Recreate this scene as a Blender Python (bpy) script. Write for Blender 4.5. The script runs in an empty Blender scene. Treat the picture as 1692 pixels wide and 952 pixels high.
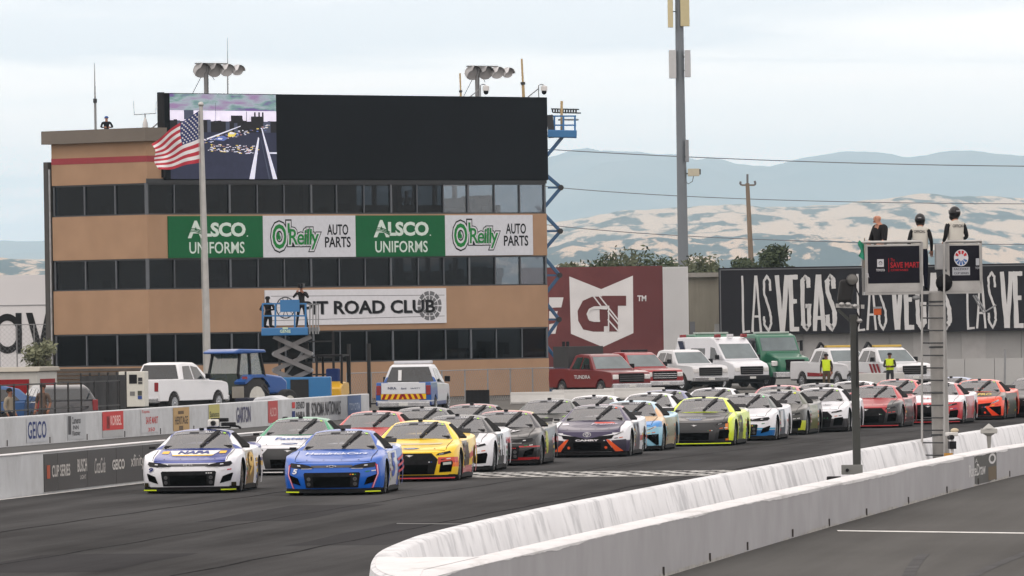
import bpy, bmesh, math, random
from mathutils import Vector, Matrix
import numpy as np
random.seed(7)
D2R = math.radians
scene = bpy.context.scene
COL = scene.collection

# ------------------------------------------------------------------ camera
CAM_H = 3.45
FPX = 14000.0            # focal length in pixels of the 1692 px wide photograph
PITCH = math.atan(52 / FPX)
ROLL = D2R(0.9)
CAM = Vector((0, 0, CAM_H))
F = Vector((0, math.cos(PITCH), math.sin(PITCH)))
R0 = Vector((1, 0, 0))
U0 = R0.cross(F)
RR = R0 * math.cos(ROLL) - U0 * math.sin(ROLL)
UU = R0 * math.sin(ROLL) + U0 * math.cos(ROLL)
cam = bpy.data.cameras.new('camera')
cam_o = bpy.data.objects.new('camera', cam)
COL.objects.link(cam_o)
M = Matrix((RR, UU, -F)).transposed().to_4x4()
M.translation = CAM
cam_o.matrix_world = M
cam.sensor_width = 36.0
cam.lens = 36.0 * FPX / 1692.0
cam.clip_start = 1.0
cam.clip_end = 60000.0
scene.camera = cam_o

# ------------------------------------------------------------------ world, sun, exposure
SUN_EL, SUN_AZ = D2R(58), D2R(215)      # azimuth clockwise from +Y (view direction): behind the camera, to the left
world = bpy.data.worlds.new('World')
scene.world = world
world.use_nodes = True
nt = world.node_tree
nt.nodes.clear()
def wn(t, **k):
    n = nt.nodes.new(t)
    for a, b in k.items():
        setattr(n, a, b)
    return n
wo = wn('ShaderNodeOutputWorld')
sky = wn('ShaderNodeTexSky', sky_type='NISHITA', sun_disc=False)
sky.sun_elevation = SUN_EL
sky.sun_rotation = SUN_AZ
bg1 = wn('ShaderNodeBackground')
bg1.inputs['Strength'].default_value = 0.12
nt.links.new(sky.outputs[0], bg1.inputs[0])
tc = wn('ShaderNodeTexCoord')
sx = wn('ShaderNodeSeparateXYZ')
nt.links.new(tc.outputs['Generated'], sx.inputs[0])
def wm(op, a, b=None):
    n = wn('ShaderNodeMath', operation=op)
    for i, v in enumerate((a, b)):
        if v is None:
            continue
        if isinstance(v, (int, float)):
            n.inputs[i].default_value = v
        else:
            nt.links.new(v, n.inputs[i])
    return n.outputs[0]
zc = wm('ADD', wm('MAXIMUM', sx.outputs[2], 0.0), 0.035)
cx = wn('ShaderNodeCombineXYZ')
nt.links.new(wm('DIVIDE', sx.outputs[0], zc), cx.inputs[0])
nt.links.new(wm('DIVIDE', sx.outputs[1], zc), cx.inputs[1])
nz = wn('ShaderNodeTexNoise')
nz.inputs['Scale'].default_value = 0.40
nz.inputs['Detail'].default_value = 5
nz.inputs['Roughness'].default_value = 0.55
nz.inputs['Distortion'].default_value = 0.6
nt.links.new(cx.outputs[0], nz.inputs['Vector'])
cr = wn('ShaderNodeValToRGB')
cr.color_ramp.elements[0].position = 0.36
cr.color_ramp.elements[0].color = (0.80, 0.78, 0.79, 1)
cr.color_ramp.elements[1].position = 0.58
cr.color_ramp.elements[1].color = (1.17, 1.03, 0.945, 1)
e = cr.color_ramp.elements.new(0.47)
e.color = (1.08, 0.985, 0.925, 1)
nt.links.new(nz.outputs['Fac'], cr.inputs[0])
bg2 = wn('ShaderNodeBackground')
bg2.inputs['Strength'].default_value = 2.4
nt.links.new(cr.outputs[0], bg2.inputs[0])
mx = wn('ShaderNodeMixShader')
mx.inputs[0].default_value = 0.93
nt.links.new(bg1.outputs[0], mx.inputs[1])
nt.links.new(bg2.outputs[0], mx.inputs[2])
nt.links.new(mx.outputs[0], wo.inputs['Surface'])

sl = bpy.data.lights.new('sun', 'SUN')
sl.energy = 0.75
sl.angle = D2R(14)
sl.color = (1.0, 0.965, 0.91)
sun = bpy.data.objects.new('sun', sl)
COL.objects.link(sun)
sd = Vector((math.sin(SUN_AZ) * math.cos(SUN_EL), math.cos(SUN_AZ) * math.cos(SUN_EL), math.sin(SUN_EL)))
sun.rotation_euler = (-sd).to_track_quat('-Z', 'Y').to_euler()
sun.location = (0, 0, 60)

vs = scene.view_settings
vs.view_transform = 'Standard'
vs.look = 'None'
vs.exposure = -0.58
vs.gamma = 1.0
vs.use_curve_mapping = False
scene.cycles.use_denoising = True
scene.cycles.max_bounces = 8
scene.cycles.transparent_max_bounces = 12
scene.cycles.volume_bounces = 6

# ------------------------------------------------------------------ measuring helpers
def ray(u, v):
    return F + RR * ((u - 846) / FPX) + UU * (-(v - 476) / FPX)
def gnd(u, v, z=0.0):
    d = ray(u, v)
    return CAM + d * ((z - CAM_H) / d.z)
def at(u, v, y):
    d = ray(u, v)
    return CAM + d * (y / d.y)
def yh(u):
    return 528 - math.tan(ROLL) * (u - 846)
def gs(u, s, z=0.0):
    """ground point under pixel column u where one metre covers s pixels"""
    p = at(u, yh(u), FPX / s)
    return Vector((p.x + math.sin(ROLL) * 0, p.y, z))

# ------------------------------------------------------------------ materials
MATS = {}
def lin(c):
    return tuple(((x / 255) / 12.92 if x / 255 <= 0.04045 else ((x / 255 + 0.055) / 1.055) ** 2.4) for x in c)
def disp(c):
    """surface colour of something that shows as c in daylight"""
    q = lin(c)
    f = 0.66 + 0.36 * max(q)
    return tuple(min(0.86, x * f) for x in q)
def nodes_of(name):
    m = bpy.data.materials.new(name)
    m.use_nodes = True
    t = m.node_tree
    return m, t, t.nodes['Principled BSDF']
def mat(name, col, rough=0.5, metal=0.0, var=0.06, scale=3.0, bump=0.0, spec=0.5, coat=0.0, emit=0.0, stretch=None, dirt=None, dirt_scale=1.0, dirt_lo=0.5, dirt_hi=0.7, detail=4):
    """principled material whose colour wavers with a noise; dirt = second colour laid over in patches"""
    if name in MATS:
        return MATS[name]
    m, t, b = nodes_of(name)
    b.inputs['Roughness'].default_value = rough
    b.inputs['Metallic'].default_value = metal
    b.inputs['Specular IOR Level'].default_value = spec
    b.inputs['Coat Weight'].default_value = coat
    b.inputs['Coat Roughness'].default_value = 0.06
    tcn = t.nodes.new('ShaderNodeTexCoord')
    mp = t.nodes.new('ShaderNodeMapping')
    if stretch:
        mp.inputs['Scale'].default_value = stretch
    t.links.new(tcn.outputs['Object'], mp.inputs[0])
    n = t.nodes.new('ShaderNodeTexNoise')
    n.inputs['Scale'].default_value = scale
    n.inputs['Detail'].default_value = detail
    t.links.new(mp.outputs[0], n.inputs['Vector'])
    r = t.nodes.new('ShaderNodeValToRGB')
    r.color_ramp.elements[0].position = 0.3
    r.color_ramp.elements[1].position = 0.7
    r.color_ramp.elements[0].color = tuple(max(0, c * (1 - var)) for c in col[:3]) + (1,)
    r.color_ramp.elements[1].color = tuple(min(1, c * (1 + var)) for c in col[:3]) + (1,)
    t.links.new(n.outputs['Fac'], r.inputs[0])
    out = r.outputs[0]
    if dirt:
        n2 = t.nodes.new('ShaderNodeTexNoise')
        n2.inputs['Scale'].default_value = dirt_scale
        n2.inputs['Detail'].default_value = 6
        n2.inputs['Roughness'].default_value = 0.65
        t.links.new(mp.outputs[0], n2.inputs['Vector'])
        r2 = t.nodes.new('ShaderNodeValToRGB')
        r2.color_ramp.elements[0].position = dirt_lo
        r2.color_ramp.elements[1].position = dirt_hi
        t.links.new(n2.outputs['Fac'], r2.inputs[0])
        mxn = t.nodes.new('ShaderNodeMix')
        mxn.data_type = 'RGBA'
        t.links.new(r2.outputs[0], mxn.inputs[0])
        t.links.new(out, mxn.inputs[6])
        mxn.inputs[7].default_value = tuple(dirt) + (1,)
        out = mxn.outputs[2]
    t.links.new(out, b.inputs['Base Color'])
    if bump:
        bp = t.nodes.new('ShaderNodeBump')
        bp.inputs['Strength'].default_value = bump
        bp.inputs['Distance'].default_value = 0.02
        t.links.new(n.outputs['Fac'], bp.inputs['Height'])
        t.links.new(bp.outputs[0], b.inputs['Normal'])
    if emit:
        t.links.new(out, b.inputs['Emission Color'])
        b.inputs['Emission Strength'].default_value = emit
    MATS[name] = m
    return m
def glass(name, tint, gloss=0.05, base=(0.01, 0.012, 0.014), opaque=0.3):
    """tinted window glass: lets some light through, a diffuse film, a faint mirror"""
    if name in MATS:
        return MATS[name]
    m = bpy.data.materials.new(name)
    m.use_nodes = True
    t = m.node_tree
    t.nodes.clear()
    o = t.nodes.new('ShaderNodeOutputMaterial')
    tr = t.nodes.new('ShaderNodeBsdfTransparent')
    tr.inputs[0].default_value = tuple(tint) + (1,)
    df = t.nodes.new('ShaderNodeBsdfDiffuse')
    df.inputs[0].default_value = tuple(base) + (1,)
    gl = t.nodes.new('ShaderNodeBsdfGlossy')
    gl.inputs['Roughness'].default_value = 0.04
    m1 = t.nodes.new('ShaderNodeMixShader')
    nzz = t.nodes.new('ShaderNodeTexNoise')
    nzz.inputs['Scale'].default_value = 0.9
    mr = t.nodes.new('ShaderNodeMapRange')
    mr.inputs[3].default_value = max(0, opaque - 0.1)
    mr.inputs[4].default_value = opaque + 0.1
    t.links.new(nzz.outputs['Fac'], mr.inputs[0])
    t.links.new(mr.outputs[0], m1.inputs[0])
    t.links.new(tr.outputs[0], m1.inputs[1])
    t.links.new(df.outputs[0], m1.inputs[2])
    fr = t.nodes.new('ShaderNodeFresnel')
    fr.inputs[0].default_value = 2.4
    ml = t.nodes.new('ShaderNodeMath')
    ml.operation = 'MULTIPLY'
    ml.inputs[1].default_value = gloss / 0.05
    ml.use_clamp = True
    t.links.new(fr.outputs[0], ml.inputs[0])
    m2 = t.nodes.new('ShaderNodeMixShader')
    t.links.new(ml.outputs[0], m2.inputs[0])
    t.links.new(m1.outputs[0], m2.inputs[1])
    t.links.new(gl.outputs[0], m2.inputs[2])
    t.links.new(m2.outputs[0], o.inputs[0])
    MATS[name] = m
    return m
_pc = [0]
def paint(c, rough=0.35, coat=0.4, name=None, var=0.03):
    c = tuple(c)
    return mat(name or 'paint_%d_%d_%d_%d' % (c[0], c[1], c[2], int(rough * 100)), disp(c), rough, coat=coat, var=var, scale=1.5)
def flat(c, rough=0.7, name=None):
    c = tuple(c)
    return mat(name or 'print_%d_%d_%d' % c, disp(c), rough, var=0.04, scale=6.0, spec=0.2)
BLACK = lambda: mat('black_plastic', (0.009, 0.009, 0.011), 0.55, var=0.2, spec=0.2)
RUB = lambda: mat('tyre_rubber', (0.018, 0.018, 0.019), 0.85, var=0.25, scale=9)
STEEL = lambda: mat('galvanised_steel', (0.36, 0.37, 0.38), 0.45, metal=0.6, var=0.15, scale=5)

# ------------------------------------------------------------------ mesh helpers
def setp(o, label=None, cat=None, group=None, kind=None):
    if label: o['label'] = label
    if cat: o['category'] = cat
    if group: o['group'] = group
    if kind: o['kind'] = kind
    return o
def empty(name, loc=(0, 0, 0), rz=0.0, label=None, cat=None, group=None):
    o = bpy.data.objects.new(name, None)
    o.empty_display_size = 0.2
    COL.objects.link(o)
    o.location = loc
    o.rotation_euler = (0, 0, rz)
    return setp(o, label, cat, group)
class MB:
    def __init__(s):
        s.v, s.f, s.m = [], [], []
    def add(s, verts, faces, mi=0):
        k = len(s.v)
        s.v += [tuple(p) for p in verts]
        s.f += [tuple(i + k for i in f) for f in faces]
        s.m += [mi] * len(faces)
        return s
    def box(s, x0, x1, y0, y1, z0, z1, mi=0):
        v = [(x, y, z) for z in (z0, z1) for y in (y0, y1) for x in (x0, x1)]
        return s.add(v, [(0, 2, 3, 1), (4, 5, 7, 6), (0, 1, 5, 4), (2, 6, 7, 3), (0, 4, 6, 2), (1, 3, 7, 5)], mi)
    def obox(s, c, ax, ay, az, mi=0):
        """box about centre c with half axes ax, ay, az"""
        c, ax, ay, az = map(Vector, (c, ax, ay, az))
        v = [c + ax * i + ay * j + az * k for k in (-1, 1) for j in (-1, 1) for i in (-1, 1)]
        return s.add(v, [(0, 2, 3, 1), (4, 5, 7, 6), (0, 1, 5, 4), (2, 6, 7, 3), (0, 4, 6, 2), (1, 3, 7, 5)], mi)
    def bar(s, a, b, w, h=None, mi=0):
        a, b = Vector(a), Vector(b)
        d = b - a
        if d.length < 1e-6: return s
        z = Vector((0, 0, 1)) if abs(d.normalized().z) < 0.95 else Vector((0, 1, 0))
        x = d.cross(z).normalized()
        y = d.cross(x).normalized()
        return s.obox((a + b) / 2, d / 2, x * w / 2, y * (h or w) / 2, mi)
    def tube(s, pts, r, n=8, mi=0, cap=True):
        pts = [Vector(p) for p in pts]
        rs = r if isinstance(r, (list, tuple)) else [r] * len(pts)
        k = len(s.v)
        prev = None
        for i, p in enumerate(pts):
            d = (pts[min(i + 1, len(pts) - 1)] - pts[max(i - 1, 0)]).normalized()
            if prev is None:
                z = Vector((0, 0, 1)) if abs(d.z) < 0.9 else Vector((1, 0, 0))
                x = d.cross(z).normalized()
            else:
                x = (prev - d * prev.dot(d)).normalized()
            prev = x
            y = d.cross(x)
            for j in range(n):
                a = 2 * math.pi * j / n
                s.v.append(tuple(p + (x * math.cos(a) + y * math.sin(a)) * rs[i]))
        for i in range(len(pts) - 1):
            for j in range(n):
                q = (j + 1) % n
                s.f.append((k + i * n + j, k + i * n + q, k + (i + 1) * n + q, k + (i + 1) * n + j)); s.m.append(mi)
        if cap:
            s.f.append(tuple(k + j for j in range(n - 1, -1, -1))); s.m.append(mi)
            s.f.append(tuple(k + (len(pts) - 1) * n + j for j in range(n))); s.m.append(mi)
        return s
    def lathe(s, prof, c, axis='z', n=20, mi=0):
        """prof: (radius, height) pairs turned about an axis through c"""
        k = len(s.v)
        c = Vector(c)
        for r, h in prof:
            for j in range(n):
                a = 2 * math.pi * j / n
                p = (r * math.cos(a), r * math.sin(a), h)
                if axis == 'x': p = (h, r * math.cos(a), r * math.sin(a))
                if axis == 'y': p = (r * math.cos(a), h, r * math.sin(a))
                s.v.append(tuple(c + Vector(p)))
        for i in range(len(prof) - 1):
            for j in range(n):
                q = (j + 1) % n
                s.f.append((k + i * n + j, k + i * n + q, k + (i + 1) * n + q, k + (i + 1) * n + j)); s.m.append(mi)
        s.f.append(tuple(k + j for j in range(n - 1, -1, -1))); s.m.append(mi)
        s.f.append(tuple(k + (len(prof) - 1) * n + j for j in range(n))); s.m.append(mi)
        return s
    def prism(s, prof, x0, x1, mi=0, top=None):
        """prof: (y, z) outline pushed along x from x0 to x1; top(z) scales the half width"""
        n = len(prof)
        sc = top or (lambda y, z: 1.0)
        v = [(x * sc(y, z), y, z) for x in (x0, x1) for y, z in prof]
        f = [(i, (i + 1) % n, n + (i + 1) % n, n + i) for i in range(n)]
        return s.add(v, f + [tuple(range(n - 1, -1, -1)), tuple(range(n, 2 * n))], mi)
    def sphere(s, c, r, sc=(1, 1, 1), n=12, m=8, mi=0):
        k = len(s.v)
        c = Vector(c)
        for i in range(1, m):
            t = math.pi * i / m
            for j in range(n):
                a = 2 * math.pi * j / n
                s.v.append((c.x + r * sc[0] * math.sin(t) * math.cos(a), c.y + r * sc[1] * math.sin(t) * math.sin(a), c.z + r * sc[2] * math.cos(t)))
        s.v.append((c.x, c.y, c.z + r * sc[2])); s.v.append((c.x, c.y, c.z - r * sc[2]))
        tp, bt = len(s.v) - 2, len(s.v) - 1
        for i in range(m - 2):
            for j in range(n):
                q = (j + 1) % n
                s.f.append((k + i * n + j, k + (i + 1) * n + j, k + (i + 1) * n + q, k + i * n + q)); s.m.append(mi)
        for j in range(n):
            q = (j + 1) % n
            s.f.append((tp, k + j, k + q)); s.m.append(mi)
            s.f.append((bt, k + (m - 2) * n + q, k + (m - 2) * n + j)); s.m.append(mi)
        return s
    def grid(s, fn, nu, nv, mi=0):
        k = len(s.v)
        for i in range(nu + 1):
            for j in range(nv + 1):
                s.v.append(tuple(fn(i / nu, j / nv)))
        for i in range(nu):
            for j in range(nv):
                a = k + i * (nv + 1) + j
                s.f.append((a, a + nv + 1, a + nv + 2, a + 1)); s.m.append(mi)
        return s
    def build(s, name, mats, parent=None, smooth=None, bevel=0.0, loc=None, fix=True):
        me = bpy.data.meshes.new(name)
        me.from_pydata(s.v, [], s.f)
        if not isinstance(mats, (list, tuple)): mats = [mats]
        for q in mats: me.materials.append(q)
        if len(mats) > 1: me.polygons.foreach_set('material_index', s.m)
        if fix:
            bm = bmesh.new(); bm.from_mesh(me)
            bmesh.ops.recalc_face_normals(bm, faces=bm.faces)
            bm.to_mesh(me); bm.free()
        if smooth is not None:
            me.polygons.foreach_set('use_smooth', [True] * len(me.polygons))
            me.set_sharp_from_angle(angle=D2R(smooth))
        o = bpy.data.objects.new(name, me)
        COL.objects.link(o)
        if parent: o.parent = parent
        if loc is not None: o.location = loc
        if bevel:
            b = o.modifiers.new('bevel', 'BEVEL')
            b.width = bevel; b.segments = 2; b.limit_method = 'ANGLE'; b.angle_limit = D2R(35)
        return o

# ------------------------------------------------------------------ flat print: text and outlines laid on a surface
_tx = {}
def text2d(s, bold=0.0, shear=0.0, spacing=1.0):
    """filled letters, height of capitals about 1, starting at x = 0; returns verts, faces, width"""
    key = (s, bold, shear, spacing)
    if key in _tx: return _tx[key]
    c = bpy.data.curves.new('t', 'FONT')
    c.body = s
    c.size = 1.0
    c.offset = bold
    c.shear = shear
    c.space_character = spacing
    c.resolution_u = 3
    o = bpy.data.objects.new('t', c)
    COL.objects.link(o)
    bpy.context.view_layer.update()
    me = bpy.data.meshes.new_from_object(o.evaluated_get(bpy.context.evaluated_depsgraph_get()))
    vs_ = [(v.co.x, v.co.y) for v in me.vertices]
    fs = [tuple(p.vertices) for p in me.polygons]
    bpy.data.objects.remove(o); bpy.data.curves.remove(c); bpy.data.meshes.remove(me)
    if not vs_: vs_ = [(0, 0)]
    _tx[key] = (vs_, fs)
    return _tx[key]
def fit(vs_, x0, x1, y0, y1, ref=None):
    """scale 2D points so that their own box (or ref's) fills x0..x1, y0..y1"""
    q = ref or vs_
    ax, bx = min(p[0] for p in q), max(p[0] for p in q)
    ay, by = min(p[1] for p in q), max(p[1] for p in q)
    return [(x0 + (p[0] - ax) / max(bx - ax, 1e-6) * (x1 - x0), y0 + (p[1] - ay) / max(by - ay, 1e-6) * (y1 - y0)) for p in vs_]
def put_text(mb, s, x0, x1, y0, y1, fn, off, bold=0.0, shear=0.0, mi=0, spacing=1.0, refbold=None):
    v, f = text2d(s, bold, shear, spacing)
    ref = text2d(s, refbold, shear, spacing)[0] if refbold is not None else None
    mb.add([fn(x, y, off) for x, y in fit(v, x0, x1, y0, y1, ref)], f, mi)
def put_poly(mb, pts, fn, off, mi=0, cuts=0):
    """outline filled and, with cuts, divided so that it follows a curved surface"""
    bm = bmesh.new()
    f = bm.faces.new([bm.verts.new((p[0], p[1], 0)) for p in pts])
    f.normal_update()
    bmesh.ops.triangulate(bm, faces=bm.faces[:], ngon_method='EAR_CLIP')
    for _ in range(cuts):
        bmesh.ops.subdivide_edges(bm, edges=bm.edges[:], cuts=1, use_grid_fill=True)
        bmesh.ops.triangulate(bm, faces=[q for q in bm.faces if len(q.verts) > 3])
    bm.verts.index_update()
    mb.add([fn(v.co.x, v.co.y, off) for v in bm.verts], [tuple(v.index for v in q.verts) for q in bm.faces], mi)
    bm.free()
def circ(cx, cy, rx, ry=None, n=24, a0=0, a1=360):
    ry = ry or rx
    return [(cx + rx * math.cos(D2R(a0 + (a1 - a0) * i / n)), cy + ry * math.sin(D2R(a0 + (a1 - a0) * i / n))) for i in range(n + (0 if a1 - a0 == 360 else 1))]
def put_ring(mb, cx, cy, r0, r1, fn, off, mi=0, a0=0, a1=360, n=24, ysc=1.0):
    ri = [(cx + r0 * math.cos(D2R(a0 + (a1 - a0) * i / n)), cy + ysc * r0 * math.sin(D2R(a0 + (a1 - a0) * i / n))) for i in range(n + 1)]
    ro = [(cx + r1 * math.cos(D2R(a0 + (a1 - a0) * i / n)), cy + ysc * r1 * math.sin(D2R(a0 + (a1 - a0) * i / n))) for i in range(n + 1)]
    v = [fn(x, y, off) for x, y in ri + ro]
    mb.add(v, [(i, i + 1, n + 2 + i, n + 1 + i) for i in range(n)], mi)
def put_stroke(mb, pts, w, fn, off, mi=0):
    """a line of breadth w through pts"""
    P = [Vector((p[0], p[1])) for p in pts]
    L, Rr = [], []
    for i, p in enumerate(P):
        a = (P[i] - P[i - 1]).normalized() if i else (P[1] - P[0]).normalized()
        b = (P[i + 1] - P[i]).normalized() if i < len(P) - 1 else a
        t = (a + b)
        t = t.normalized() if t.length > 1e-4 else a
        n = Vector((-t.y, t.x))
        k = min(1.6, 1 / max(0.5, n.dot(Vector((-a.y, a.x)))))
        ww = w if not isinstance(w, (list, tuple)) else w[i]
        L.append(p + n * ww / 2 * k); Rr.append(p - n * ww / 2 * k)
    v = [fn(q.x, q.y, off) for q in L + Rr]
    n = len(P)
    mb.add(v, [(i, i + 1, n + i + 1, n + i) for i in range(n - 1)], mi)
# ================================================================== SETTING
def asphalt(name, col, var=0.18, dirt=None, streak=(1, 1, 1), dscale=0.3):
    """tarmac: coarse patches, fine aggregate, long tyre-worn streaks along the road"""
    m, t, b = nodes_of(name)
    tcn = t.nodes.new('ShaderNodeTexCoord')
    rot = t.nodes.new('ShaderNodeMapping')
    rot.inputs['Rotation'].default_value = (0, 0, D2R(6.5))
    t.links.new(tcn.outputs['Object'], rot.inputs[0])
    def noise(scale, sc, det=5, ro=0.6):
        mp = t.nodes.new('ShaderNodeMapping')
        mp.inputs['Scale'].default_value = sc
        t.links.new(rot.outputs[0], mp.inputs[0])
        n = t.nodes.new('ShaderNodeTexNoise')
        n.inputs['Scale'].default_value = scale
        n.inputs['Detail'].default_value = det
        n.inputs['Roughness'].default_value = ro
        t.links.new(mp.outputs[0], n.inputs['Vector'])
        return n.outputs['Fac']
    a = noise(0.25, (1, 0.25, 1))
    s = noise(1.0, (1.1, 0.02, 1), 4)
    g = noise(22.0, (1, 1, 1), 3, 0.7)
    def mth(op, x, y):
        n = t.nodes.new('ShaderNodeMath')
        n.operation = op
        for i, q in enumerate((x, y)):
            if isinstance(q, (int, float)): n.inputs[i].default_value = q
            else: t.links.new(q, n.inputs[i])
        return n.outputs[0]
    f = mth('ADD', mth('ADD', mth('MULTIPLY', a, 0.45), mth('MULTIPLY', s, 0.35)), mth('MULTIPLY', g, 0.2))
    r = t.nodes.new('ShaderNodeValToRGB')
    r.color_ramp.elements[0].position = 0.36
    r.color_ramp.elements[1].position = 0.64
    r.color_ramp.elements[0].color = tuple(c * (1 - var) for c in col) + (1,)
    r.color_ramp.elements[1].color = tuple(c * (1 + var) for c in col) + (1,)
    t.links.new(f, r.inputs[0])
    t.links.new(r.outputs[0], b.inputs['Base Color'])
    b.inputs['Roughness'].default_value = 0.82
    b.inputs['Specular IOR Level'].default_value = 0.0
    bp = t.nodes.new('ShaderNodeBump')
    bp.inputs['Strength'].default_value = 0.25
    bp.inputs['Distance'].default_value = 0.01
    t.links.new(g, bp.inputs['Height'])
    t.links.new(bp.outputs[0], b.inputs['Normal'])
    return m
def struct(o):
    o['kind'] = 'structure'
    return o
A_TRACK = asphalt('track_asphalt', (0.061, 0.061, 0.062), 0.42)
A_PIT = asphalt('pit_asphalt', (0.098, 0.097, 0.095), 0.22)
A_PITL = asphalt('pit_road_asphalt', (0.10, 0.10, 0.10), 0.2)
A_APRON = mat('apron_ground', (0.09, 0.086, 0.08), 0.9, var=0.2, scale=0.08, spec=0.1)
WHITE_LINE = mat('road_paint', (0.62, 0.62, 0.60), 0.7, var=0.1, scale=3, dirt=(0.2, 0.2, 0.2), dirt_scale=2.5, dirt_lo=0.5, dirt_hi=0.75)

g = MB()
g.box(-10600, 10600, -380, 37600, -0.5, -0.03)
struct(g.build('ground', A_APRON))

def lerp_path(path, d):
    ys = [p[1] for p in path]; xs = [p[0] for p in path]
    return float(np.interp(d, ys, xs))
# right-hand (pit side) barrier lines, from its top edge in the photograph, and the left wall of the track
WALL_H = 0.9
far_top = [(1692, 699), (1560, 719), (1439, 738), (1340, 756), (1245, 772), (1116, 796), (1020, 814), (923, 832), (840, 849), (761, 866), (720, 876), (684, 885.5)]
near_top = [(1692, 735), (1600, 752), (1503, 772), (1374, 799), (1245, 827), (1116, 856), (987, 885), (868, 913), (748, 941)]
FARL = [gnd(u, v, WALL_H) for u, v in far_top]
NEARL = [gnd(u, v, WALL_H) for u, v in near_top]
def extend(L, dist):
    d = (L[0] - L[1]); d.z = 0; d.normalize()
    d = Matrix.Rotation(D2R(-4), 3, 'Z') @ d
    return [L[0] + d * dist] + L
LEFTW = [gnd(u, v) for u, v in ((-60, 832.5), (0, 825), (230, 798))]
LEFTW = [(p.x, p.y) for p in LEFTW] + [(-5.6, 203), (-2.75, 220), (0.35, 236), (3.8, 252), (8, 268), (13, 285), (21, 310)]
trk_r = [(FARL[i].x, FARL[i].y) for i in range(len(FARL))][::-1]
trk_r = [(-2.6, 60), (-1.7, 92)] + trk_r + [(16.5, 226), (24, 262), (36, 310)]
def ribbon(name, left, right, y0, y1, z, m, n=60):
    b = MB()
    def fn(i, j):
        y = y0 + (y1 - y0) * i
        return (lerp_path(left, y) * (1 - j) + lerp_path(right, y) * j, y, z)
    b.grid(fn, n, 6)
    return struct(b.build(name, m))
ext_left = [(-24, 60), (-13, 150)] + LEFTW
ribbon('race_track', ext_left, [(x + 0.1, y) for x, y in trk_r], 60, 310, 0.0, A_TRACK)

# tar seams and repair patches in the racing surface
TARM = mat('tar_seam', (0.026, 0.026, 0.027), 0.8, var=0.3, scale=2, spec=0.0)
for off_, w_ in ((5.2, .07), (8.8, .05), (12.4, .07)):
    m = MB(); put_stroke(m, [(lerp_path(ext_left, y) + off_ + .04 * math.sin(y * .9), y) for y in np.linspace(100, 300, 120)], w_, lambda x, y, o: (x, y, o), 0.003)
    struct(m.build('tar_seam', TARM))
PATCH = asphalt('patched_asphalt', (0.047, 0.047, 0.049), 0.3)
for x_, y_, w_, l_ in ((-8.2, 119, 2.4, 9), (-3.6, 131, 1.6, 14), (-5.6, 148, 1.8, 12), (1.6, 158, 2.2, 16), (-1.4, 117, 1.5, 7)):
    m = MB(); m.grid(lambda i, j: (x_ + w_ * i + .11 * l_ * j + .05 * math.sin(j * 9), y_ + l_ * j + .25 * math.sin(i * 5), .0022), 4, 6)
    struct(m.build('asphalt_patch', PATCH))

# pit lane on the camera side of the barrier: a little higher than the track and rising away
def pit_z(y):
    return 0.20 + (y - 107) * 0.0026
near_xy = [(p.x, p.y) for p in NEARL][::-1]
near_xy = [(-4.5, 50), (-1.2, 80)] + near_xy + [(13.5, 185)]
b = MB()
b.grid(lambda i, j: ((lerp_path(near_xy, 70 + 115 * i) - 0.1) * (1 - j) + 40 * j, 70 + 115 * i, pit_z(70 + 115 * i)), 30, 4)
struct(b.build('pit_lane', A_PIT))
p0, p1 = at(1385, 878, 125), at(1692, 884, 121.5)
b = MB()
dirv = Vector((p1.x + 6 - p0.x, (p1.y - p0.y) * 2.6, 0))
a0 = Vector((p0.x, p0.y, pit_z(p0.y) + 0.006)); a1 = a0 + dirv
a1.z = pit_z(a1.y) + 0.006
b.add([a0, a1, a1 + Vector((0, 0.55, 0.0015)), a0 + Vector((0, 0.55, 0.0015))], [(0, 1, 2, 3)])
struct(b.build('pit_lane_line', WHITE_LINE))

# pit road on the far left between the two walls
PWL = [gnd(u, v, 0.85) for u, v in ((-60, 694.5), (0, 690.5), (200, 677.5), (400, 664.5), (610, 650.5))]
pw_xy = [(p.x, p.y) for p in PWL]
b = MB()
def fn(i, j):
    y = 150 + 160 * i
    xl = np.interp(y, [150] + [p[1] for p in pw_xy], [-30] + [p[0] for p in pw_xy])
    return (xl * (1 - j) + (lerp_path(ext_left, y) - 0.0) * j, y, -0.008)
b.grid(fn, 40, 4)
struct(b.build('pit_road', A_PITL))
# worn white lines: foot of the left wall, far edge of the pit road, faint dash on the track
b = MB()
ys = np.linspace(150, 236, 40)
for i in range(39):
    xa, xb = lerp_path(ext_left, ys[i]) + 0.05, lerp_path(ext_left, ys[i + 1]) + 0.05
    b.add([(xa, ys[i], 0.005), (xa + 0.16, ys[i], 0.005), (xb + 0.16, ys[i + 1], 0.005), (xb, ys[i + 1], 0.005)], [(0, 1, 2, 3)])
struct(b.build('edge_line', WHITE_LINE))
b = MB()
FAINT = mat('worn_paint', (0.13, 0.13, 0.13), 0.8, var=0.3, scale=4, dirt=(0.055, 0.055, 0.055), dirt_scale=2.0, dirt_lo=0.35, dirt_hi=0.6)
q0, q1 = gnd(655, 866), gnd(775, 867)
b.add([(q0.x, q0.y, 0.005), (q1.x, q1.y, 0.005), (q1.x, q1.y + 0.5, 0.005), (q0.x, q0.y + 0.5, 0.005)], [(0, 1, 2, 3)])
struct(b.build('worn_grid_mark', FAINT))
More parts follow.
